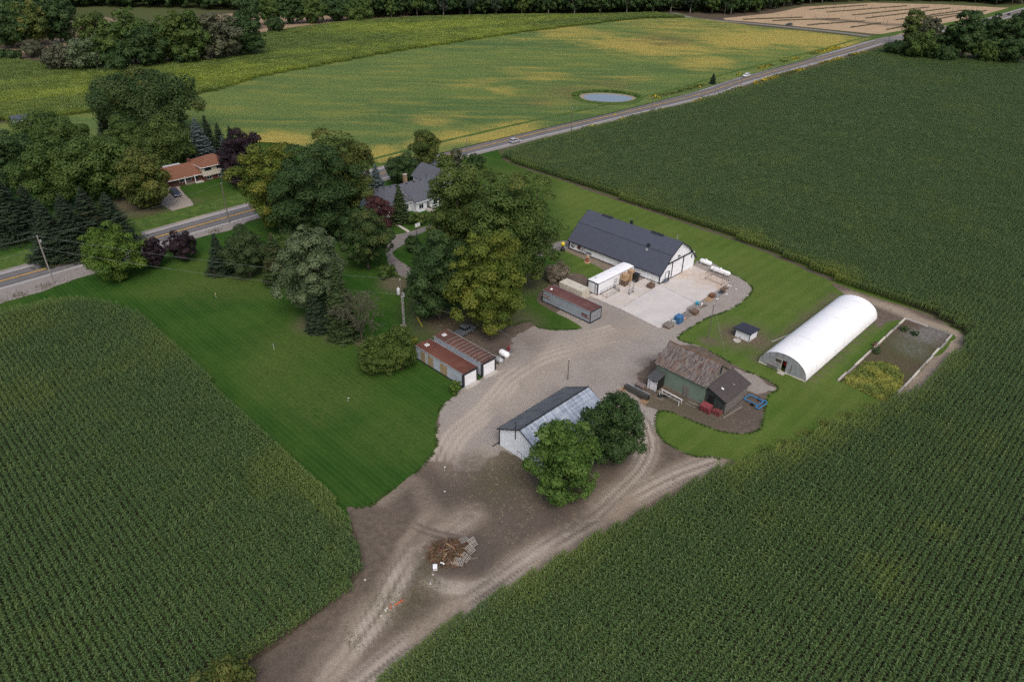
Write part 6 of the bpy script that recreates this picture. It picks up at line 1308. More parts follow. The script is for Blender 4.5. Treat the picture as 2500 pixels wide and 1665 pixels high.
# ---- fuel tanks, red pump, old pickup
g1r = g1w
def gfr(x, y, z=0): return g1w+U*x+V*y+Vector((0, 0, z))
tank(gfr(11.65, 1.8), 2.3, .60, 'white fuel tank beside the garages', 'fuel_tank', WHITEP, .95, dome=False); tank(gfr(9.75, 1.2), 1.8, .55, 'grey fuel tank touching the garage side', 'fuel_tank', STEEL, .70, dome=False)
r = empty('fuel_pump', gfr(13.85, 2.85), RZ, 'red hand pump frame behind the white fuel tank', 'pump'); MB().box((0, 0, .55), (.5, .35, .9)).build('body', REDP, r); MB().tube([(0, .1, .9), (.5, .2, 1.25), (.9, .3, 1.1)], .06, 6).build('arm', REDP, r); MB().box((.1, -.5, .1), (.9, .5, .2)).build('foot', GREYM, r)
def car(loc, rz, label, paint, L=4.2, W_=1.72, H=1.5, kind='hatch', name='car', cat='car'):
    """facing +x"""
    r = empty(name, loc, rz, label, cat); h0, hb = .30, .30+(H-.3)*.50
    if kind == 'pickup': side = [(-L/2, h0+.1), (-L/2, hb+.12), (-.35, hb+.12), (-.3, hb+.1), (L*.20, hb+.08), (L/2-.15, hb), (L/2, hb-.2), (L/2, h0)]; cab = [(-.45, hb+.08), (-.30, H), (.75, H), (1.25, hb+.06)]
    elif kind == 'hatch': side = [(-L/2, h0), (-L/2, hb-.05), (-L/2+.12, hb+.12), (L*.16, hb+.06), (L/2-.35, hb-.12), (L/2, hb-.32), (L/2, h0)]; cab = [(-L/2+.10, hb+.08), (-L/2+.55, H-.02), (-.2, H), (.35, H-.08), (L*.24, hb+.02)]
    else: side = [(-L/2, h0), (-L/2, hb), (-L/2+.1, hb+.1), (L*.18, hb+.1), (L/2-.2, hb-.02), (L/2, hb-.25), (L/2, h0)]; cab = [(-L/2+.08, hb+.08), (-L/2+.35, H-.03), (-.1, H), (.45, H-.08), (L*.22, hb+.06)]
    MB().prism([(x, -W_/2, z) for x, z in side], (0, W_, 0)).build('body', paint, r, bevel=.09)
    n = len(cab); iw = W_/2*.80; ow = W_/2*.93; mb = MB(); vs = []
    top = max(z for x, z in cab)
    for s in (-1, 1):
        for x, z in cab: t = (z-hb)/(top-hb); vs.append((x, s*(ow+(iw-ow)*t), z))
    mb.add(vs, [tuple(range(n)), tuple(range(2*n-1, n-1, -1))]+[(i, i+1, n+i+1, n+i) for i in range(n-1)]+[(n-1, 0, n, 2*n-1)]); mb.build('glasshouse', GLASS, r)
    rt = [p for p in cab if p[1] > top-.12]; MB().prism([(rt[0][0]-.12, -iw-.02, rt[0][1]-.06)]+[(x, -iw-.02, z+.03) for x, z in rt]+[(rt[-1][0]+.15, -iw-.02, rt[-1][1]-.08)], (0, 2*iw+.04, 0)).build('roof', paint, r)
    for s in (-1, 1):
        for fx in (.15, .5, .85): x = cab[0][0]+(cab[-1][0]-cab[0][0])*fx; zt = np.interp(x, [p[0] for p in cab], [p[1] for p in cab]); MB().tube([(x, s*(ow+.01), hb+.05), (x, s*(iw+.02+(ow-iw)*(top-zt)/(top-hb)), zt-.02)], .035, 4).build('pillar', paint, r)
    for sx in (-.31, .31):
        for s in (-1, 1): wh = MB().lathe([(.30, -.1), (.33, -.06), (.33, .06), (.30, .1)], (sx*L, s*(W_/2-.08), .33), 16, axis='Y').build('wheel', BLACK, r); MB().lathe([(.2, -.115), (.2, .115)], (sx*L, s*(W_/2-.08), .33), 12, axis='Y').build('rim', STEEL, wh)
    for s in (-1, 1): MB().box((L/2-.06, s*W_*.36, hb-.25), (.16, .34, .14)).build('headlight', WHITEP, r); MB().box((-L/2+.02, s*W_*.42, hb-.1), (.08, .18, .3)).build('tail_light', REDP, r); MB().box((.55, s*(W_/2+.1), hb+.12), (.14, .16, .12)).build('mirror', paint, r)
    MB().box((L/2+.01, 0, h0+.12), (.06, W_*.8, .16)).build('bumper', BLACK, r); MB().box((-L/2-.01, 0, h0+.1), (.06, W_*.8, .16)).build('bumper', BLACK, r)
    MB().box((L/2+.03, 0, h0+.14), (.03, .4, .12)).build('licence_plate', WHITEP, r); return r
def cpaint(n, c, metal=.2): m = simple(n, c, tuple(x*.92 for x in c), 1, .28, .5, metal=metal); return m
road_ang = math.atan2(67.7, 74.0)
car(G(1257, 349)+Vector((0, 0, .07)), road_ang, 'silver hatchback driving away on the road above the farmhouse', cpaint('silver_paint', (.48, .50, .56)), 4.1, 1.7, 1.52)
car(G(1822, 188)+Vector((0, 0, .07)), road_ang+math.pi+.1, 'white car coming down the far road', cpaint('car_white', (.80, .80, .82)), 4.6, 1.8, 1.5, 'suv')
car(G(1926, 63)+Vector((0, 0, .07)), math.pi-.3, 'dark car on the distant side road', cpaint('car_dark', (.06, .07, .085)), 4.8, 1.85, 1.6, 'suv')
car(G(430, 477)+Vector((0, 0, .04)), RZ-math.pi/2-.12, 'dark blue car parked in the gravel driveway', cpaint('car_navy', (.055, .07, .11)), 4.6, 1.85, 1.6, 'suv', 'parked_car')
car(G(2463, 38)+Vector((0, 0, .07)), .8, 'dark car far off at the upper right road', cpaint('car_black', (.03, .03, .035)), 4.5, 1.8, 1.5, 'suv')
car(gfr(12.0, 13.2), RZ+.1, 'old dark pickup parked behind the garages under the trees', cpaint('faded_truck', (.16, .18, .20)), 5.0, 1.8, 1.7, 'pickup', 'pickup_truck', 'truck')
# ---- around the green barn
def bf(x, y, z=0): return C0+U*x+V*y+Vector((0, 0, z))
r = empty('red_hopper', bf(-.95, -1.25), RZ, 'red metal hopper box tipped beside the green barn', 'hopper'); MB().prism([(-.5, -.9, 0), (-.65, -.9, 1.1), (.45, -.9, 1.45), (.5, -.9, 0)], (0, 1.8, 0)).build('body', REDP, r); boxes('rib', [((-.62, y, .55), (.06, .08, 1.0)) for y in (-.7, 0, .7)], REDP, r)
r = empty('red_crate', bf(-.45, -3.0), RZ, 'ribbed dull red box right of the red hopper', 'box')
for k in range(5): MB().box((0, -.6+.3*k, .45), (.9, .2, .9-.06*k)).build('plank', REDP if k % 2 else simple('dull_red', (.20, .07, .065), (.14, .05, .05)), r)
r = empty('blue_trailer_frame', bf(6.9, -5.6), RZ, 'bright blue steel trailer frame behind the lean-to', 'trailer frame'); BL2 = simple('bright_blue', (.05, .22, .46), (.04, .17, .36), 4, .5)
for a, b in (((-.85, 1.5), (-.85, -1.3)), ((.9, 1.35), (.9, -1.4)), ((-1.6, -1.1), (1.4, -1.3)), ((-1.6, -1.75), (.8, -1.9)), ((-.9, 1.4), (.95, 1.3)), ((-1.6, -1.1), (-1.6, -1.75)), ((1.3, -1.3), (.8, -1.9))): d_ = Vector((b[0]-a[0], b[1]-a[1], 0)); MB().box((Vector(a)+Vector(b)).to_3d()/2+Vector((0, 0, .5)), (d_.length, .13, .16), rz=math.atan2(d_.y, d_.x)).build('beam', BL2, r)
for s in (-1, 1): MB().lathe([(.28, -.1), (.33, 0), (.28, .1)], (s*1.15, -.3, .33), 14, axis='X').build('wheel', BLACK, r)
def beam(a, b, w, mat, name, label, z=.1, cat='beam'):
    d_ = b-a; o = MB().box((0, 0, z), (d_.length, w, w*.8)).build(name, mat, loc=(a+b)/2, rz=math.atan2(d_.y, d_.x)); return tag(o, label, cat)
beam(bf(-.75, -4.3), bf(4.4, -4.85), .22, OLDWOOD, 'timber_beam', 'long weathered timber lying in front of the lean-to')
beam(bf(-.8, 2.2), bf(-.6, -.1), .14, PALW, 'timber_beam', 'pale plank on the grass below the green wall'); beam(bf(-1.6, 2.4), bf(-1.5, .4), .07, STEEL, 'steel_pipe', 'thin pipe lying below the green wall', cat='pipe')
for k in range(7): beam(bf(1.5+k*.75, -4.1), bf(1.6+k*.75, -4.6), .16, BOARD, 'short_plank', 'short grey plank, %s from the left along the lean-to' % ('first', 'second', 'third', 'fourth', 'fifth', 'sixth', 'seventh')[k], cat='plank')['group'] = 'planks along the lean-to'
r = empty('steel_trough', bf(-5.6, 9.4), RZ, 'long dark steel trough standing on pallets in the yard', 'trough'); MB().box((-.28, 0, .75), (.06, 4.9, .85)).build('side', simple('trough_black', (.05, .05, .05), (.08, .075, .07), 3), r); MB().box((.28, 0, .85), (.06, 4.9, .75)).build('side', GREYM, r); MB().box((0, 0, .42), (.56, 4.8, .06)).build('floor', GREYM, r); MB().box((0, -2.42, .75), (.6, .06, .85)).build('end', BLACK, r); MB().box((.28, 0, 1.25), (.12, 4.95, .07)).build('rim', STEEL, r)
pallet(bf(-6.0, 11.9), 'tan pallet under the left end of the steel trough', TANW, sc=1.1); pallet(bf(-6.3, 7.3), 'pallet with orange boards under the right end of the trough', NEWWOOD, sc=1.1)
r = empty('white_conveyor', bf(-2.6, 4.6), RZ, 'white pipe conveyor on legs below the green wall', 'conveyor')
for x in (.42, -.42): MB().tube([(x, 2.1, .95), (x, -2.1, .85)], .07, 6).build('rail', WHITEP if x > 0 else STEEL, r)
for k in range(5): MB().tube([(-.42, -1.9+.95*k, .9), (.42, -1.9+.95*k, .9)], .035, 5).build('rung', STEEL, r)
for x in (.42, -.42):
    for y in (-1.9, 1.9): MB().tube([(x, y, 0), (x, y, .9)], .05, 5).build('leg', WHITEP, r)
for k, (x, y) in enumerate(((-3.05, 6.35), (-2.45, 5.7))): o = MB().lathe([(.18, 0), (.38, .02), (.42, .14), (.38, .28), (.18, .3)], n=18); r = empty('loose_tyre', bf(x, y), 0, ('black tyre left of two on the pallet by the conveyor', 'black tyre right of two on the pallet by the conveyor')[k], 'tyre'); o.build('tyre', BLACK, r, True); MB().lathe([(.17, .05), (.17, .2)], n=12).build('rim', STEEL, r)
pallet(bf(-3.1, 6.0, -.1), 'low pallet under the two tyres', OLDWOOD, sc=1.1)
r = empty('scrap_cart', bf(-3.5, 10.2), RZ, 'old rusty wheeled cart in front of the white privy', 'cart'); MB().prism([(-.5, -.9, .4), (-.55, -.9, .9), (0, -.9, 1.15), (.55, -.9, .9), (.5, -.9, .4)], (0, 1.6, 0)).build('bed', simple('cart_grey_pink', (.20, .16, .15), (.13, .10, .095)), r)
for s in (-1, 1): MB().lathe([(.28, -.06), (.3, 0), (.28, .06)], (s*.6, .2, .3), 12, axis='X').build('wheel', BLACK, r)
rack('pipe_stand', 'thin dark pipe stand beside the white privy', [bf(-3.2, 9.0), bf(-3.2, 7.6), bf(-2.6, 7.5), bf(-2.6, 8.9)], 1.9, GREYM, .03, mids=0, cross=False)
# ---- garden border and plants
mbn = 0
gp = [G(*p) for p in gpx]; gdn = empty('garden_border', gp[0], 0, 'rectangular frame of pale planks edging the vegetable garden', 'border')
for a, b, gaps in ((gp[0], gp[1], .02), (gp[1], gp[2], .10), (gp[2], gp[3], .0), (gp[3], gp[0], .65)):
    L = (b-a).length; n = max(2, int(L/3.4)); d_ = (b-a).normalized(); rg = np.random.default_rng(int(L*10))
    for k in range(n):
        if rg.random() < gaps: continue
        c = a+d_*(L*(k+.5)/n); MB().box((0, 0, .16), (L/n*.97, .34, .32)).build('plank', [CONC_S, PALW, CREAM][k % 3], gdn, loc=c-gp[0]+Vector((rg.normal(0, .05), rg.normal(0, .05), 0)), rz=math.atan2(d_.y, d_.x)+rg.normal(0, .012))
rg = np.random.default_rng(31); vp = [tuple(G(1500+x/2.617, 700+y/2.617).xy) for x, y in ((1500, 560), (1600, 485), (1720, 480), (1800, 510), (1845, 570), (1835, 640), (1790, 700), (1770, 745), (1700, 735), (1560, 660), (1450, 610))]
P = np.array(vp); n = 9000; x = rg.uniform(P[:, 0].min(), P[:, 0].max(), n); y = rg.uniform(P[:, 1].min(), P[:, 1].max(), n); k = in_poly(x, y, vp); x, y = x[k], y[k]; z = .12+.34*vnoise(x, y, 1.6, 4)*sstep(0, 1.5, dist_poly(x, y, vp))
me = quads('squash_vines', np.stack([x, y, z], 1), rg.normal(0, .45, (len(x), 3))+np.array([0, 0, 1.]), rg.uniform(.3, .55, len(x)), .95, rg.normal(.5, .25, len(x)), np.clip(fbm(x, y, 2.5, 9)*2.2-.7+rg.normal(0, .2, len(x)), 0, 1), leaf_mat('squash_leaf', (.07, .105, .022), (.145, .185, .045), (.26, .26, .055)), 5)
tag(link('squash_vines', me), 'yellowing squash vines filling the near end of the garden', 'squash vines', kind='stuff')
for k, (px_, py_, s) in enumerate(((2207, 807, 1.2), (2232, 818, 1.0), (2137, 862, 1.3))): cr_, tr_ = broad(700+k, .9*s, .9*s, LM['dark'], .25, 420, base=0., clumps=12); place('weed_clump', G(px_, py_), cr_, None, ('dark weed clump near the top of the garden', 'smaller weed clump beside the ashy garden corner', 'weed clump at the garden edge by the rusty barrel')[k], 'weeds')
r = empty('rusty_barrel', G(2134, 846), 0, 'rusty upright barrel at the garden edge', 'barrel'); MB().lathe([(.3, 0), (.3, .3), (.32, .32), (.3, .34), (.3, .6), (.32, .62), (.3, .64), (.3, .95)], n=16).build('shell', RUST, r); MB().lathe([(.26, .955), (.26, .97)], n=16).build('opening', BLACK, r)
beam(G(1883, 836), G(1940, 812), .06, WHITEP, 'white_pipe', 'thin white pipe lying on the lawn left of the hoop house', cat='pipe')
pallet(hh.matrix_world @ Vector((-.35, 6.2, .35)), 'pallet leaning on the hoop house end wall', PALW, rz=RZ+math.pi/2, tilt=(1.1, 0), sc=1.5); o = MB().box((0, 0, .08), (.8, 1.2, .14)).build('doorstep_slab', CONC_S, loc=hh.matrix_world @ Vector((-.6, 4.3, 0)), rz=RZ); tag(o, 'pale slab step below the hoop house door', 'step')
# ---- burn pile
def zb(x, y, z=.04): return G(1040+x/14.26, 1300+y/14.26, z)
pc_ = zb(800, 720); rg = np.random.default_rng(44)
mb = MB()
for k in range(950):
    a = rg.random()*6.28; rr = rg.random()**.6; x = math.cos(a)*rr*2.7; y = math.sin(a)*rr*2.3; h = .85*(1-rr*rr)*rg.random()+.03; d_ = Vector((rg.normal(), rg.normal(), rg.normal()*.25)).normalized()*rg.uniform(.25, .95); c = pc_+Vector((x, y, h)); mb.tube([c-d_, c+d_*.2+Vector((0, 0, .05)), c+d_], rg.uniform(.012, .03), 3, mi=int(rg.integers(0, 4)), caps=False)
for v in range(len(mb.v)): mb.v[v] = (mb.v[v][0], mb.v[v][1], max(.05, mb.v[v][2]))
o = mb.build('brush_heap', [simple('twig_brown', (.10, .065, .04), (.06, .04, .028)), simple('twig_olive', (.14, .11, .05), (.09, .075, .035)), simple('twig_rust', (.19, .07, .042), (.12, .05, .033)), simple('twig_tan', (.20, .155, .10), (.14, .11, .07))]); tag(o, 'burn pile heap of brown brush and twigs', 'brush heap', kind='stuff')
rg = np.random.default_rng(45); BM_ = [NEWWOOD, REDP, PALW, RUST, BRWOOD, OLDWOOD]; BN_ = ['tan', 'dull red', 'pale grey', 'rusty', 'brown', 'weathered']; BP_ = ['at the top', 'at the left', 'at the front', 'at the back']
for k in range(22):
    q = ((750, 620), (450, 700), (700, 1000), (850, 420))[k % 4]; o = MB().box((0, 0, 0), (rg.uniform(.8, 1.9), .13, .04), tilt=(rg.normal(0, .2), rg.normal(0, .25))).build('scrap_plank', BM_[k % 6], loc=zb(q[0]+rg.normal(0, 110), q[1]+rg.normal(0, 90))+Vector((0, 0, .55+.35*rg.random() if k % 4 == 0 else .3+.3*rg.random())), rz=rg.random()*3.14); tag(o, '%s%s plank lying %s of the burn pile' % ('second ' if k >= 12 else '', BN_[k % 6], BP_[k % 4]), 'plank', 'planks on the burn pile')
for (x, y), rz, tl, z, lb in (((1150, 1090), -.3, (.35, 0), .35, 'grey pallet lying lowest at the front of the burn pile'), ((1375, 935), -.75, (.45, .1), .35, 'pallet second from the front leaning on the burn pile'), ((1545, 650), -.95, (.45, .25), .35, 'pallet at the right side of the burn pile'), ((1620, 400), -1.1, (.35, .45), .30, 'pallet at the far right of the burn pile'), ((1320, 310), .55, (-.15, .1), .25, 'pallet lying at the back of the burn pile'), ((930, 1080), -.25, (.2, 0), .25, 'dark weathered pallet half buried in the brush')):
    pallet(zb(x, y)+Vector((0, 0, z)), lb, PALW if 'dark' not in lb else BRWOOD, rz=rz, tilt=tl, sc=.98)
r = empty('white_appliance', zb(320, 1250), .1, 'white scrapped appliance at the edge of the burn pile', 'appliance'); MB().box((0, 0, .25), (.55, .7, .45)).build('body', WHITEP, r, bevel=.03); MB().box((0, -.36, .25), (.5, .03, .06)).build('panel', BLACK, r)
r = empty('scrap_sheet', zb(560, 1140), -.4, 'black and white scrap panel beside the white appliance', 'panel'); MB().box((0, .1, .3), (.55, .18, .12), tilt=(.4, 0)).build('white_strip', WHITEP, r); MB().box((0, -.12, .2), (.55, .3, .10), tilt=(.4, 0)).build('black_strip', BLACK, r)
beam(zb(880, 755, .55), zb(1250, 765, .55), .09, simple('orange_plank', (.42, .20, .11), (.5, .33, .2)), 'plank', 'short orange brown plank on top of the burn pile', 0, 'plank'); beam(zb(1540, 910, .2), zb(1800, 870, .2), .06, PALW, 'plank', 'thin pale stick poking out of the burn pile', 0, 'stick'); beam(zb(1200, 475, .4), zb(1390, 600, .4), .07, PALW, 'plank', 'pale stick lying across the back of the burn pile', 0, 'stick')
beam(G(964, 1478), G(985, 1465), .14, ORANGE, 'orange_pole', 'orange pole lying on the dirt track', cat='pole'); o = MB().box((0, 0, .15), (.35, .5, .3)).build('brick_block', simple('brick_block', (.33, .15, .10)), loc=G(954, 1483), rz=.3); tag(o, 'reddish block lying at the end of the orange pole', 'block')
for k, (x, y) in enumerate(((960, 1481), (945, 1485), (941, 1489), (930, 1503), (891, 1416), (1051, 1425), (1057, 1403), (1086, 1200), (942, 1490))):
    o = MB().lathe([(.03, 0), (.12, .04), (.13, .1), (.05, .17)], n=7); o = o.build('white_stone', simple('chalk', (.5, .48, .44)) if k == 0 else bpy.data.materials['chalk'], loc=G(x, y, .03), rz=k); o.scale = (1+.2*(k % 3), 1, .9); tag(o, 'small white stone lying on the dirt', 'stone', 'white stones on the dirt track')
# ---- golf flags and markers on the west lawn
def flag(px_, py_, h, c, label, top=True):
    r = empty('lawn_flag', G(px_, py_), .4, label, 'flag'); MB().tube([(0, 0, 0), (0, 0, h)], .022, 5).build('stick', WHITEP, r); MB().prism([(0, 0, h), (.30, 0, h-.10), (0, 0, h-.2)], (0, .02, 0)).build('pennant', c, r); MB().lathe([(.05, 0), (.05, .03)], n=10).build('cup', WHITEP, r)
flag(527, 726, 1.0, YELP, 'small yellow flag on the lawn near the conifer row'); flag(669, 853, 1.2, BLUE, 'thin white marker with blue top in the middle of the west lawn'); flag(850, 979, .7, WHITEP, 'tiny white marker on the lawn by the left corn'); flag(1085, 1150, .9, WHITEP, 'white marker stake in the dark dirt by the lawn edge')
# ---- basketball hoop
r = empty('basketball_hoop', G(1017.5, 579), RZ, 'basketball hoop on a dark pole by the driveway', 'basketball hoop'); MB().tube([(0, 0, 0), (0, 0, 3.0), (0, -.5, 3.3)], .07, 6).build('pole', TRIM, r); MB().box((0, -.6, 3.35), (1.5, .05, .95)).build('backboard', WHITEP, r); MB().tube([(.23*math.cos(t), -.88+.23*math.sin(t), 3.05) for t in np.linspace(0, 6.28, 13)], .02, 4).build('rim', ORANGE, r)
# ---- utility poles and wires
POLEW = simple('pole_wood', (.16, .14, .12), (.11, .095, .085), 4, .9, stretch=(1, 1, .2)); WIRE = simple('wire', (.25, .26, .27), (.2, .21, .22))
def pole(px_, py_, ytop, label, arm=False, rad=.16, mat=None, name='utility_pole', h=None):
    B = G(px_, py_); h = h or height_to(B, ytop); r = empty(name, B, RZ, label, 'pole'); MB().tube([(0, 0, -.2), (0, 0, h)], [rad, rad*.7], 8).build('shaft', mat or POLEW, r)
    if arm: MB().box((0, 0, h-.5), (.12, 2.2, .12)).build('crossarm', POLEW, r)
    MB().lathe([(.05, h), (.08, h+.1), (.04, h+.2)], n=8).build('insulator', WHITEP, r); r['h'] = h; return r
pL = pole(132, 692, 578, 'leaning grey utility pole on the verge at the left', mat=PALW); MB().lathe([(.14, 9.4), (.2, 9.5), (.2, 9.9), (.1, 10)], (.3, 0, 0), 10).build('lamp_head', STEEL, pL); MB().box((.3, 0, 8.2), (.6, .06, .06)).build('bracket', STEEL, pL)
pT = pole(985, 795, 684, 'transformer pole with metal conduits on the lawn behind the garages', rad=.17); hT = pT['h']
tf = MB().lathe([(.30, hT-2.9), (.32, hT-2.8), (.32, hT-1.75), (.28, hT-1.65)], (-.5, .1, 0), 16).build('transformer', simple('transformer_grey', (.45, .47, .50), (.38, .40, .43)), pT, True); MB().lathe([(.07, hT-1.65), (.07, hT-1.35)], (-.5, .1, 0), 8).build('bushing', WHITEP, tf)
for dx in (-.12, .16): MB().tube([(dx, -.28, 0), (dx, -.28, hT-3.6), (dx, -.15, hT-3.3)], .075, 8).build('conduit', STEEL, pT)
MB().box((.35, -.2, hT-3.2), (.4, .35, .8)).build('meter_box', STEEL, pT); MB().lathe([(.6, 0), (.6, .08), (.5, .1)], n=16).build('footing', OLDWOOD, pT)
pYd = pole(1386, 927, 878, 'thin bare pole standing behind the metal shed', rad=.11); pE = pole(1728, 826, 742, 'slim pole with a guy wire in a mulch ring by the pump house', rad=.10)
rp = [pole(560, 545, 0, 'utility pole hidden in the roadside maples', h=10.5), pole(1140, 382, 337, 'utility pole by the roadside shrubs at the lawn corner'), pole(1395, 319, 265, 'utility pole at the corn edge below the pond'), pole(1591, 271, 238, 'utility pole at the corn edge past the road sign'), pole(1809, 209, 187, 'utility pole beside the white car'), pole(1988, 154, 130, 'utility pole at the yellow flowers along the corn'), pole(2089, 132, 109, 'utility pole short of the junction'), pole(2169, 101, 83, 'utility pole at the junction')]
pole(1768, 41, 14, 'pole at the edge of the tan field'); pole(2163, 68, 47, 'pole beside the dark strip of the tan field')
def wire(a, b, sag, label, rad=.014, grp=None):
    pts = [a.lerp(b, t)-Vector((0, 0, sag*4*t*(1-t))) for t in np.linspace(0, 1, 17)]; o = MB().tube(pts, rad, 4).build('overhead_wire', WIRE); return tag(o, label, 'wire', grp)
top = lambda p, dz=.15: Vector(p.location)+Vector((0, 0, p['h']+dz))
wire(top(pL), top(pT), 1.0, 'upper wire crossing the west lawn to the transformer pole'); wire(top(pL, -2.6), top(pT, -3.1), 1.0, 'lower wire crossing the west lawn to the transformer pole')
chain = [pL]+rp
pn = ['leaning pole', 'maple hidden pole', 'lawn corner pole', 'pole below the pond', 'pole past the road sign', 'white car pole', 'goldenrod pole', 'pole short of the junction', 'junction pole']
for i in range(len(chain)-1): wire(top(chain[i]), top(chain[i+1]), 1.2, 'roadside wire from the %s to the %s' % (pn[i], pn[i+1]), grp='wires along the road')
eL = G(-260, 770); wire(top(pL), eL+Vector((0, 0, 10.5)), .8, 'wire running out of the left picture edge from the leaning pole'); wire(top(pL, -2.6), eL+Vector((0, 0, 8.0)), .8, 'lower wire running out of the left picture edge')
wire(top(pT, -3.0), gfr(10, 14, 5.0), .5, 'service wire dropping from the transformer pole into the trees'); wire(top(pYd, -.2), gfr(12, 4, 5), .6, 'sagging wire from the bare shed pole over the yard'); wire(top(pE, -.2), G(1775, 885, .05), 0, 'guy wire slanting from the slim pole to the lawn', .015)
o = MB().tube([G(1031, 797), G(1020, 797)+Vector((0, 0, 2.0))], .07, 6).build('guy_guard', YELP); tag(o, 'yellow guy wire guard standing on the lawn', 'guard')
r = empty('road_sign', G(1501, 295), road_ang, 'yellow diamond warning sign beside the road', 'sign'); MB().tube([(0, 0, 0), (0, 0, 2.6)], .04, 5).build('post', STEEL, r); MB().prism([(-.05, -.55, 2.3), (-.05, 0, 2.85), (-.05, .55, 2.3), (-.05, 0, 1.75)], (.03, 0, 0)).build('plate', simple('sign_yellow', (.60, .42, .03), (.5, .35, .03)), r)
# ---- hop trellis rows in the tan field
rg = np.random.default_rng(8)
tr = [((1845,42),(1700,47)),((1930,45),(1760,50)),((1985,50),(1850,60)),((2025,55),(1950,66)),((2080,62),(2030,72)),((1860,24),(2000,13)),((1900,30),(2090,15)),((1960,37),(2140,18)),((1990,44),(2190,20)),((2060,48),(2230,24)),((2130,50),(2270,26)),((2110,44),(2250,28))]
for k, (a, b) in enumerate(tr):
    a, b = GD(*a), GD(*b); d_ = b-a; L = d_.length; r = empty('trellis_row', a, math.atan2(d_.y, d_.x), 'dark bine row, %s from the left in the %s half of the tan field' % (('first', 'second', 'third', 'fourth', 'fifth', 'sixth', 'seventh')[k if k < 5 else k-5], 'near' if k < 5 else 'far'), 'trellis row', 'trellis rows of the tan field')
    mb = MB(); n = int(L/6)
    for j in range(n): mb.box((j*6+3, rg.normal(0, .3), .5), (6.0, .5+.25*rg.random(), .5+.3*rg.random()))
    mb.build('bine_mat', simple('bine_dark', (.045, .05, .028), (.07, .065, .04), .5) if k == 0 else bpy.data.materials['bine_dark'], r)
    mb = MB()
    for j in range(0, n, 2): mb.tube([(j*6, 1.5, 0), (j*6, 1.5, 4.5)], .09, 4)
    o = mb.build('trellis_posts', POLEW, r); o['kind'] = 'stuff'
# ---- goldenrod and weeds along the road and corn edge
def strip_weeds(name, pts, w, n, mat, label, h=(.4, .9), seed=1, leaf=.6):
    rg = np.random.default_rng(seed); p = np.array(catmull(pts, False, 4)); i = rg.integers(0, len(p), n); q = p[i]+rg.normal(0, w, (n, 2)); m_ = vnoise(q[:, 0], q[:, 1], 9, seed) > .42; q = q[m_]; n = len(q)
    me = quads(name, np.stack([q[:, 0], q[:, 1], rg.uniform(h[0]*.3, h[1], n)], 1), rg.normal(0, .6, (n, 3))+np.array([0, 0, .7]), leaf*rg.uniform(.6, 1.3, n), .6, rg.random(n), (rg.random(n) < .45)*1.0*(vnoise(q[:, 0], q[:, 1], 14, seed+5) > .45), mat, seed); return tag(link(name, me), label, 'wildflowers', kind='stuff')
GOLD = leaf_mat('goldenrod', (.06, .085, .02), (.12, .15, .04), (.50, .38, .02))
south = offs(cl, -8.2); north = offs(cl, 8.5)
sel = lambda arr, a, b: [tuple(v) for v in arr if a < v[0] < b]
strip_weeds('goldenrod', sel(south, 20, 205), 1.3, 9000, GOLD, 'yellow goldenrod between road and right corn field', seed=3, leaf=.7); strip_weeds('goldenrod', sel(north, 60, 200), 1.2, 6500, GOLD, 'yellow goldenrod on the soybean side of the road', seed=4, leaf=.7)
WEED = leaf_mat('verge_weed', (.06, .065, .03), (.12, .11, .06), (.14, .10, .06)); strip_weeds('verge_weeds', [tuple(G(*p).xy) for p in ((0, 735), (110, 700), (228, 660), (330, 630), (430, 596), (560, 555))], 1.0, 1500, WEED, 'dry weeds scattered on the pebbly verge', (.1, .35), 6, .28)
GR = leaf_mat('track_grass', (.05, .075, .02), (.10, .12, .045), (.14, .12, .06))
strip_weeds('track_weeds', [tuple(GD(*p).xy) for p in ((700, 1560), (800, 1480), (900, 1395), (960, 1370), (985, 1310), (1000, 1330), (1130, 1350))], 1.1, 2600, GR, 'tufts of grass between the wheel tracks', (.03, .15), 8, .14)
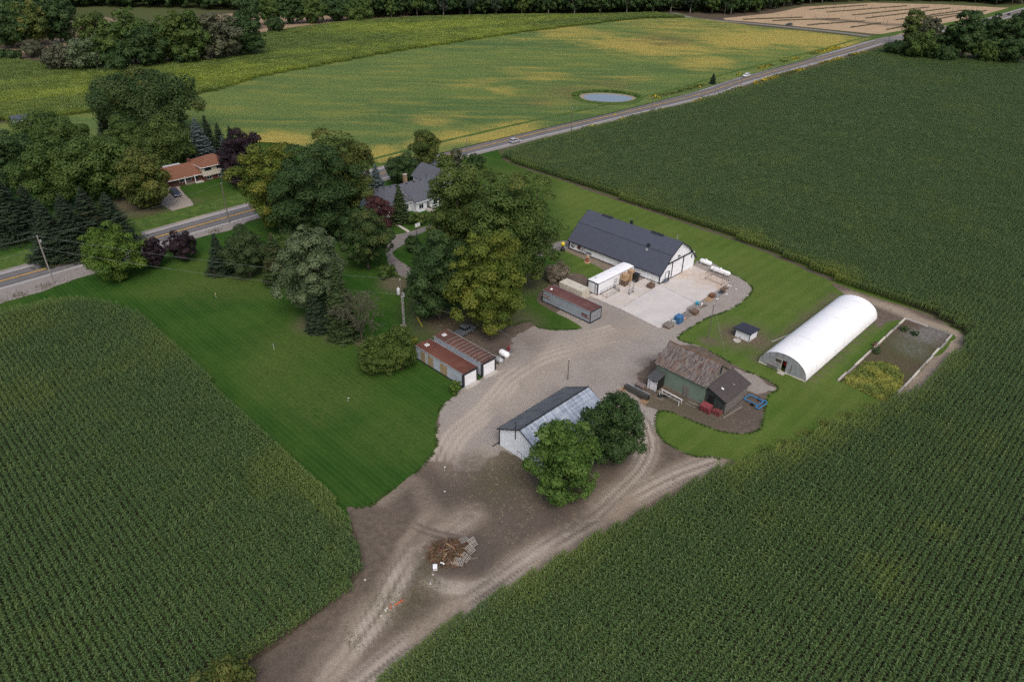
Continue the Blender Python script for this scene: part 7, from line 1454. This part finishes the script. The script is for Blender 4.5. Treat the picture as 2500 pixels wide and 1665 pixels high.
strip_weeds('edge_grass', [tuple(GD(*p).xy) for p in ((1560, 1090), (1650, 1052), (1760, 1040), (1900, 980), (2040, 930))], .8, 3500, leaf_mat('edge_weed', (.06, .10, .02), (.13, .17, .045), (.2, .2, .06)), 'ragged grass where the lawn meets the corn', (.1, .5), 9, .22)
# tall grass on the pond bank
rg = np.random.default_rng(77); n = 5000; a = rg.random(n)*2*math.pi; rr = rg.uniform(1.15, 1.42, n); q = np.stack([pcx+prx*rr*np.cos(a), pcy+2+pry*1.15*rr*np.sin(a)], 1); k = np.sin(a) > .05; q = q[k]; n = len(q)
me = quads('bank_grass', np.stack([q[:, 0], q[:, 1], .4+rg.random(n)*.6*sstep(-.4, .5, (q[:, 1]-pcy)/pry)], 1), rg.normal(0, .7, (n, 3))+np.array([0, -.5, .4]), rg.uniform(.5, 1.2, n), .35, rg.random(n), np.zeros(n), leaf_mat('bank_blade', (.052, .105, .022), (.105, .17, .042)), 3); tag(link('bank_grass', me), 'tall green grass on the far bank of the pond', 'grass', kind='stuff')
# grass blades hanging over the lawn edges
EG = leaf_mat('edge_blade', (.022, .062, .010), (.050, .098, .020), (.10, .11, .04))
def edge_blades(name, px, n, label, seed):
    rg = np.random.default_rng(seed); p = np.array(catmull(W(px), False, .6)); i = rg.integers(0, len(p), n); q = p[i]+rg.normal(0, .16, (n, 2)); k = vnoise(q[:, 0], q[:, 1], 1.1, seed) > .35; q = q[k]; n = len(q)
    me = quads(name, np.stack([q[:, 0], q[:, 1], rg.uniform(.04, .12, n)], 1), rg.normal(0, .8, (n, 3))+np.array([0, 0, .8]), rg.uniform(.12, .28, n), .4, rg.random(n), (rg.random(n) < .2)*.8, EG, seed); tag(link(name, me), label, 'grass', kind='stuff')
edge_blades('edge_blades', yard_px[:11], 4200, 'ragged grass edge of the west lawn at the yard', 61)
edge_blades('edge_blades', yard_px[17:22], 1500, 'ragged grass edge of the lawn tongue by the grey trailer', 62)
edge_blades('edge_blades', yard_px[35:48], 3800, 'ragged grass edge of the east lawn along the gravel', 63)
edge_blades('edge_blades', yard_px[48:69], 4200, 'ragged grass edge of the lawn crescent below the green barn', 64)
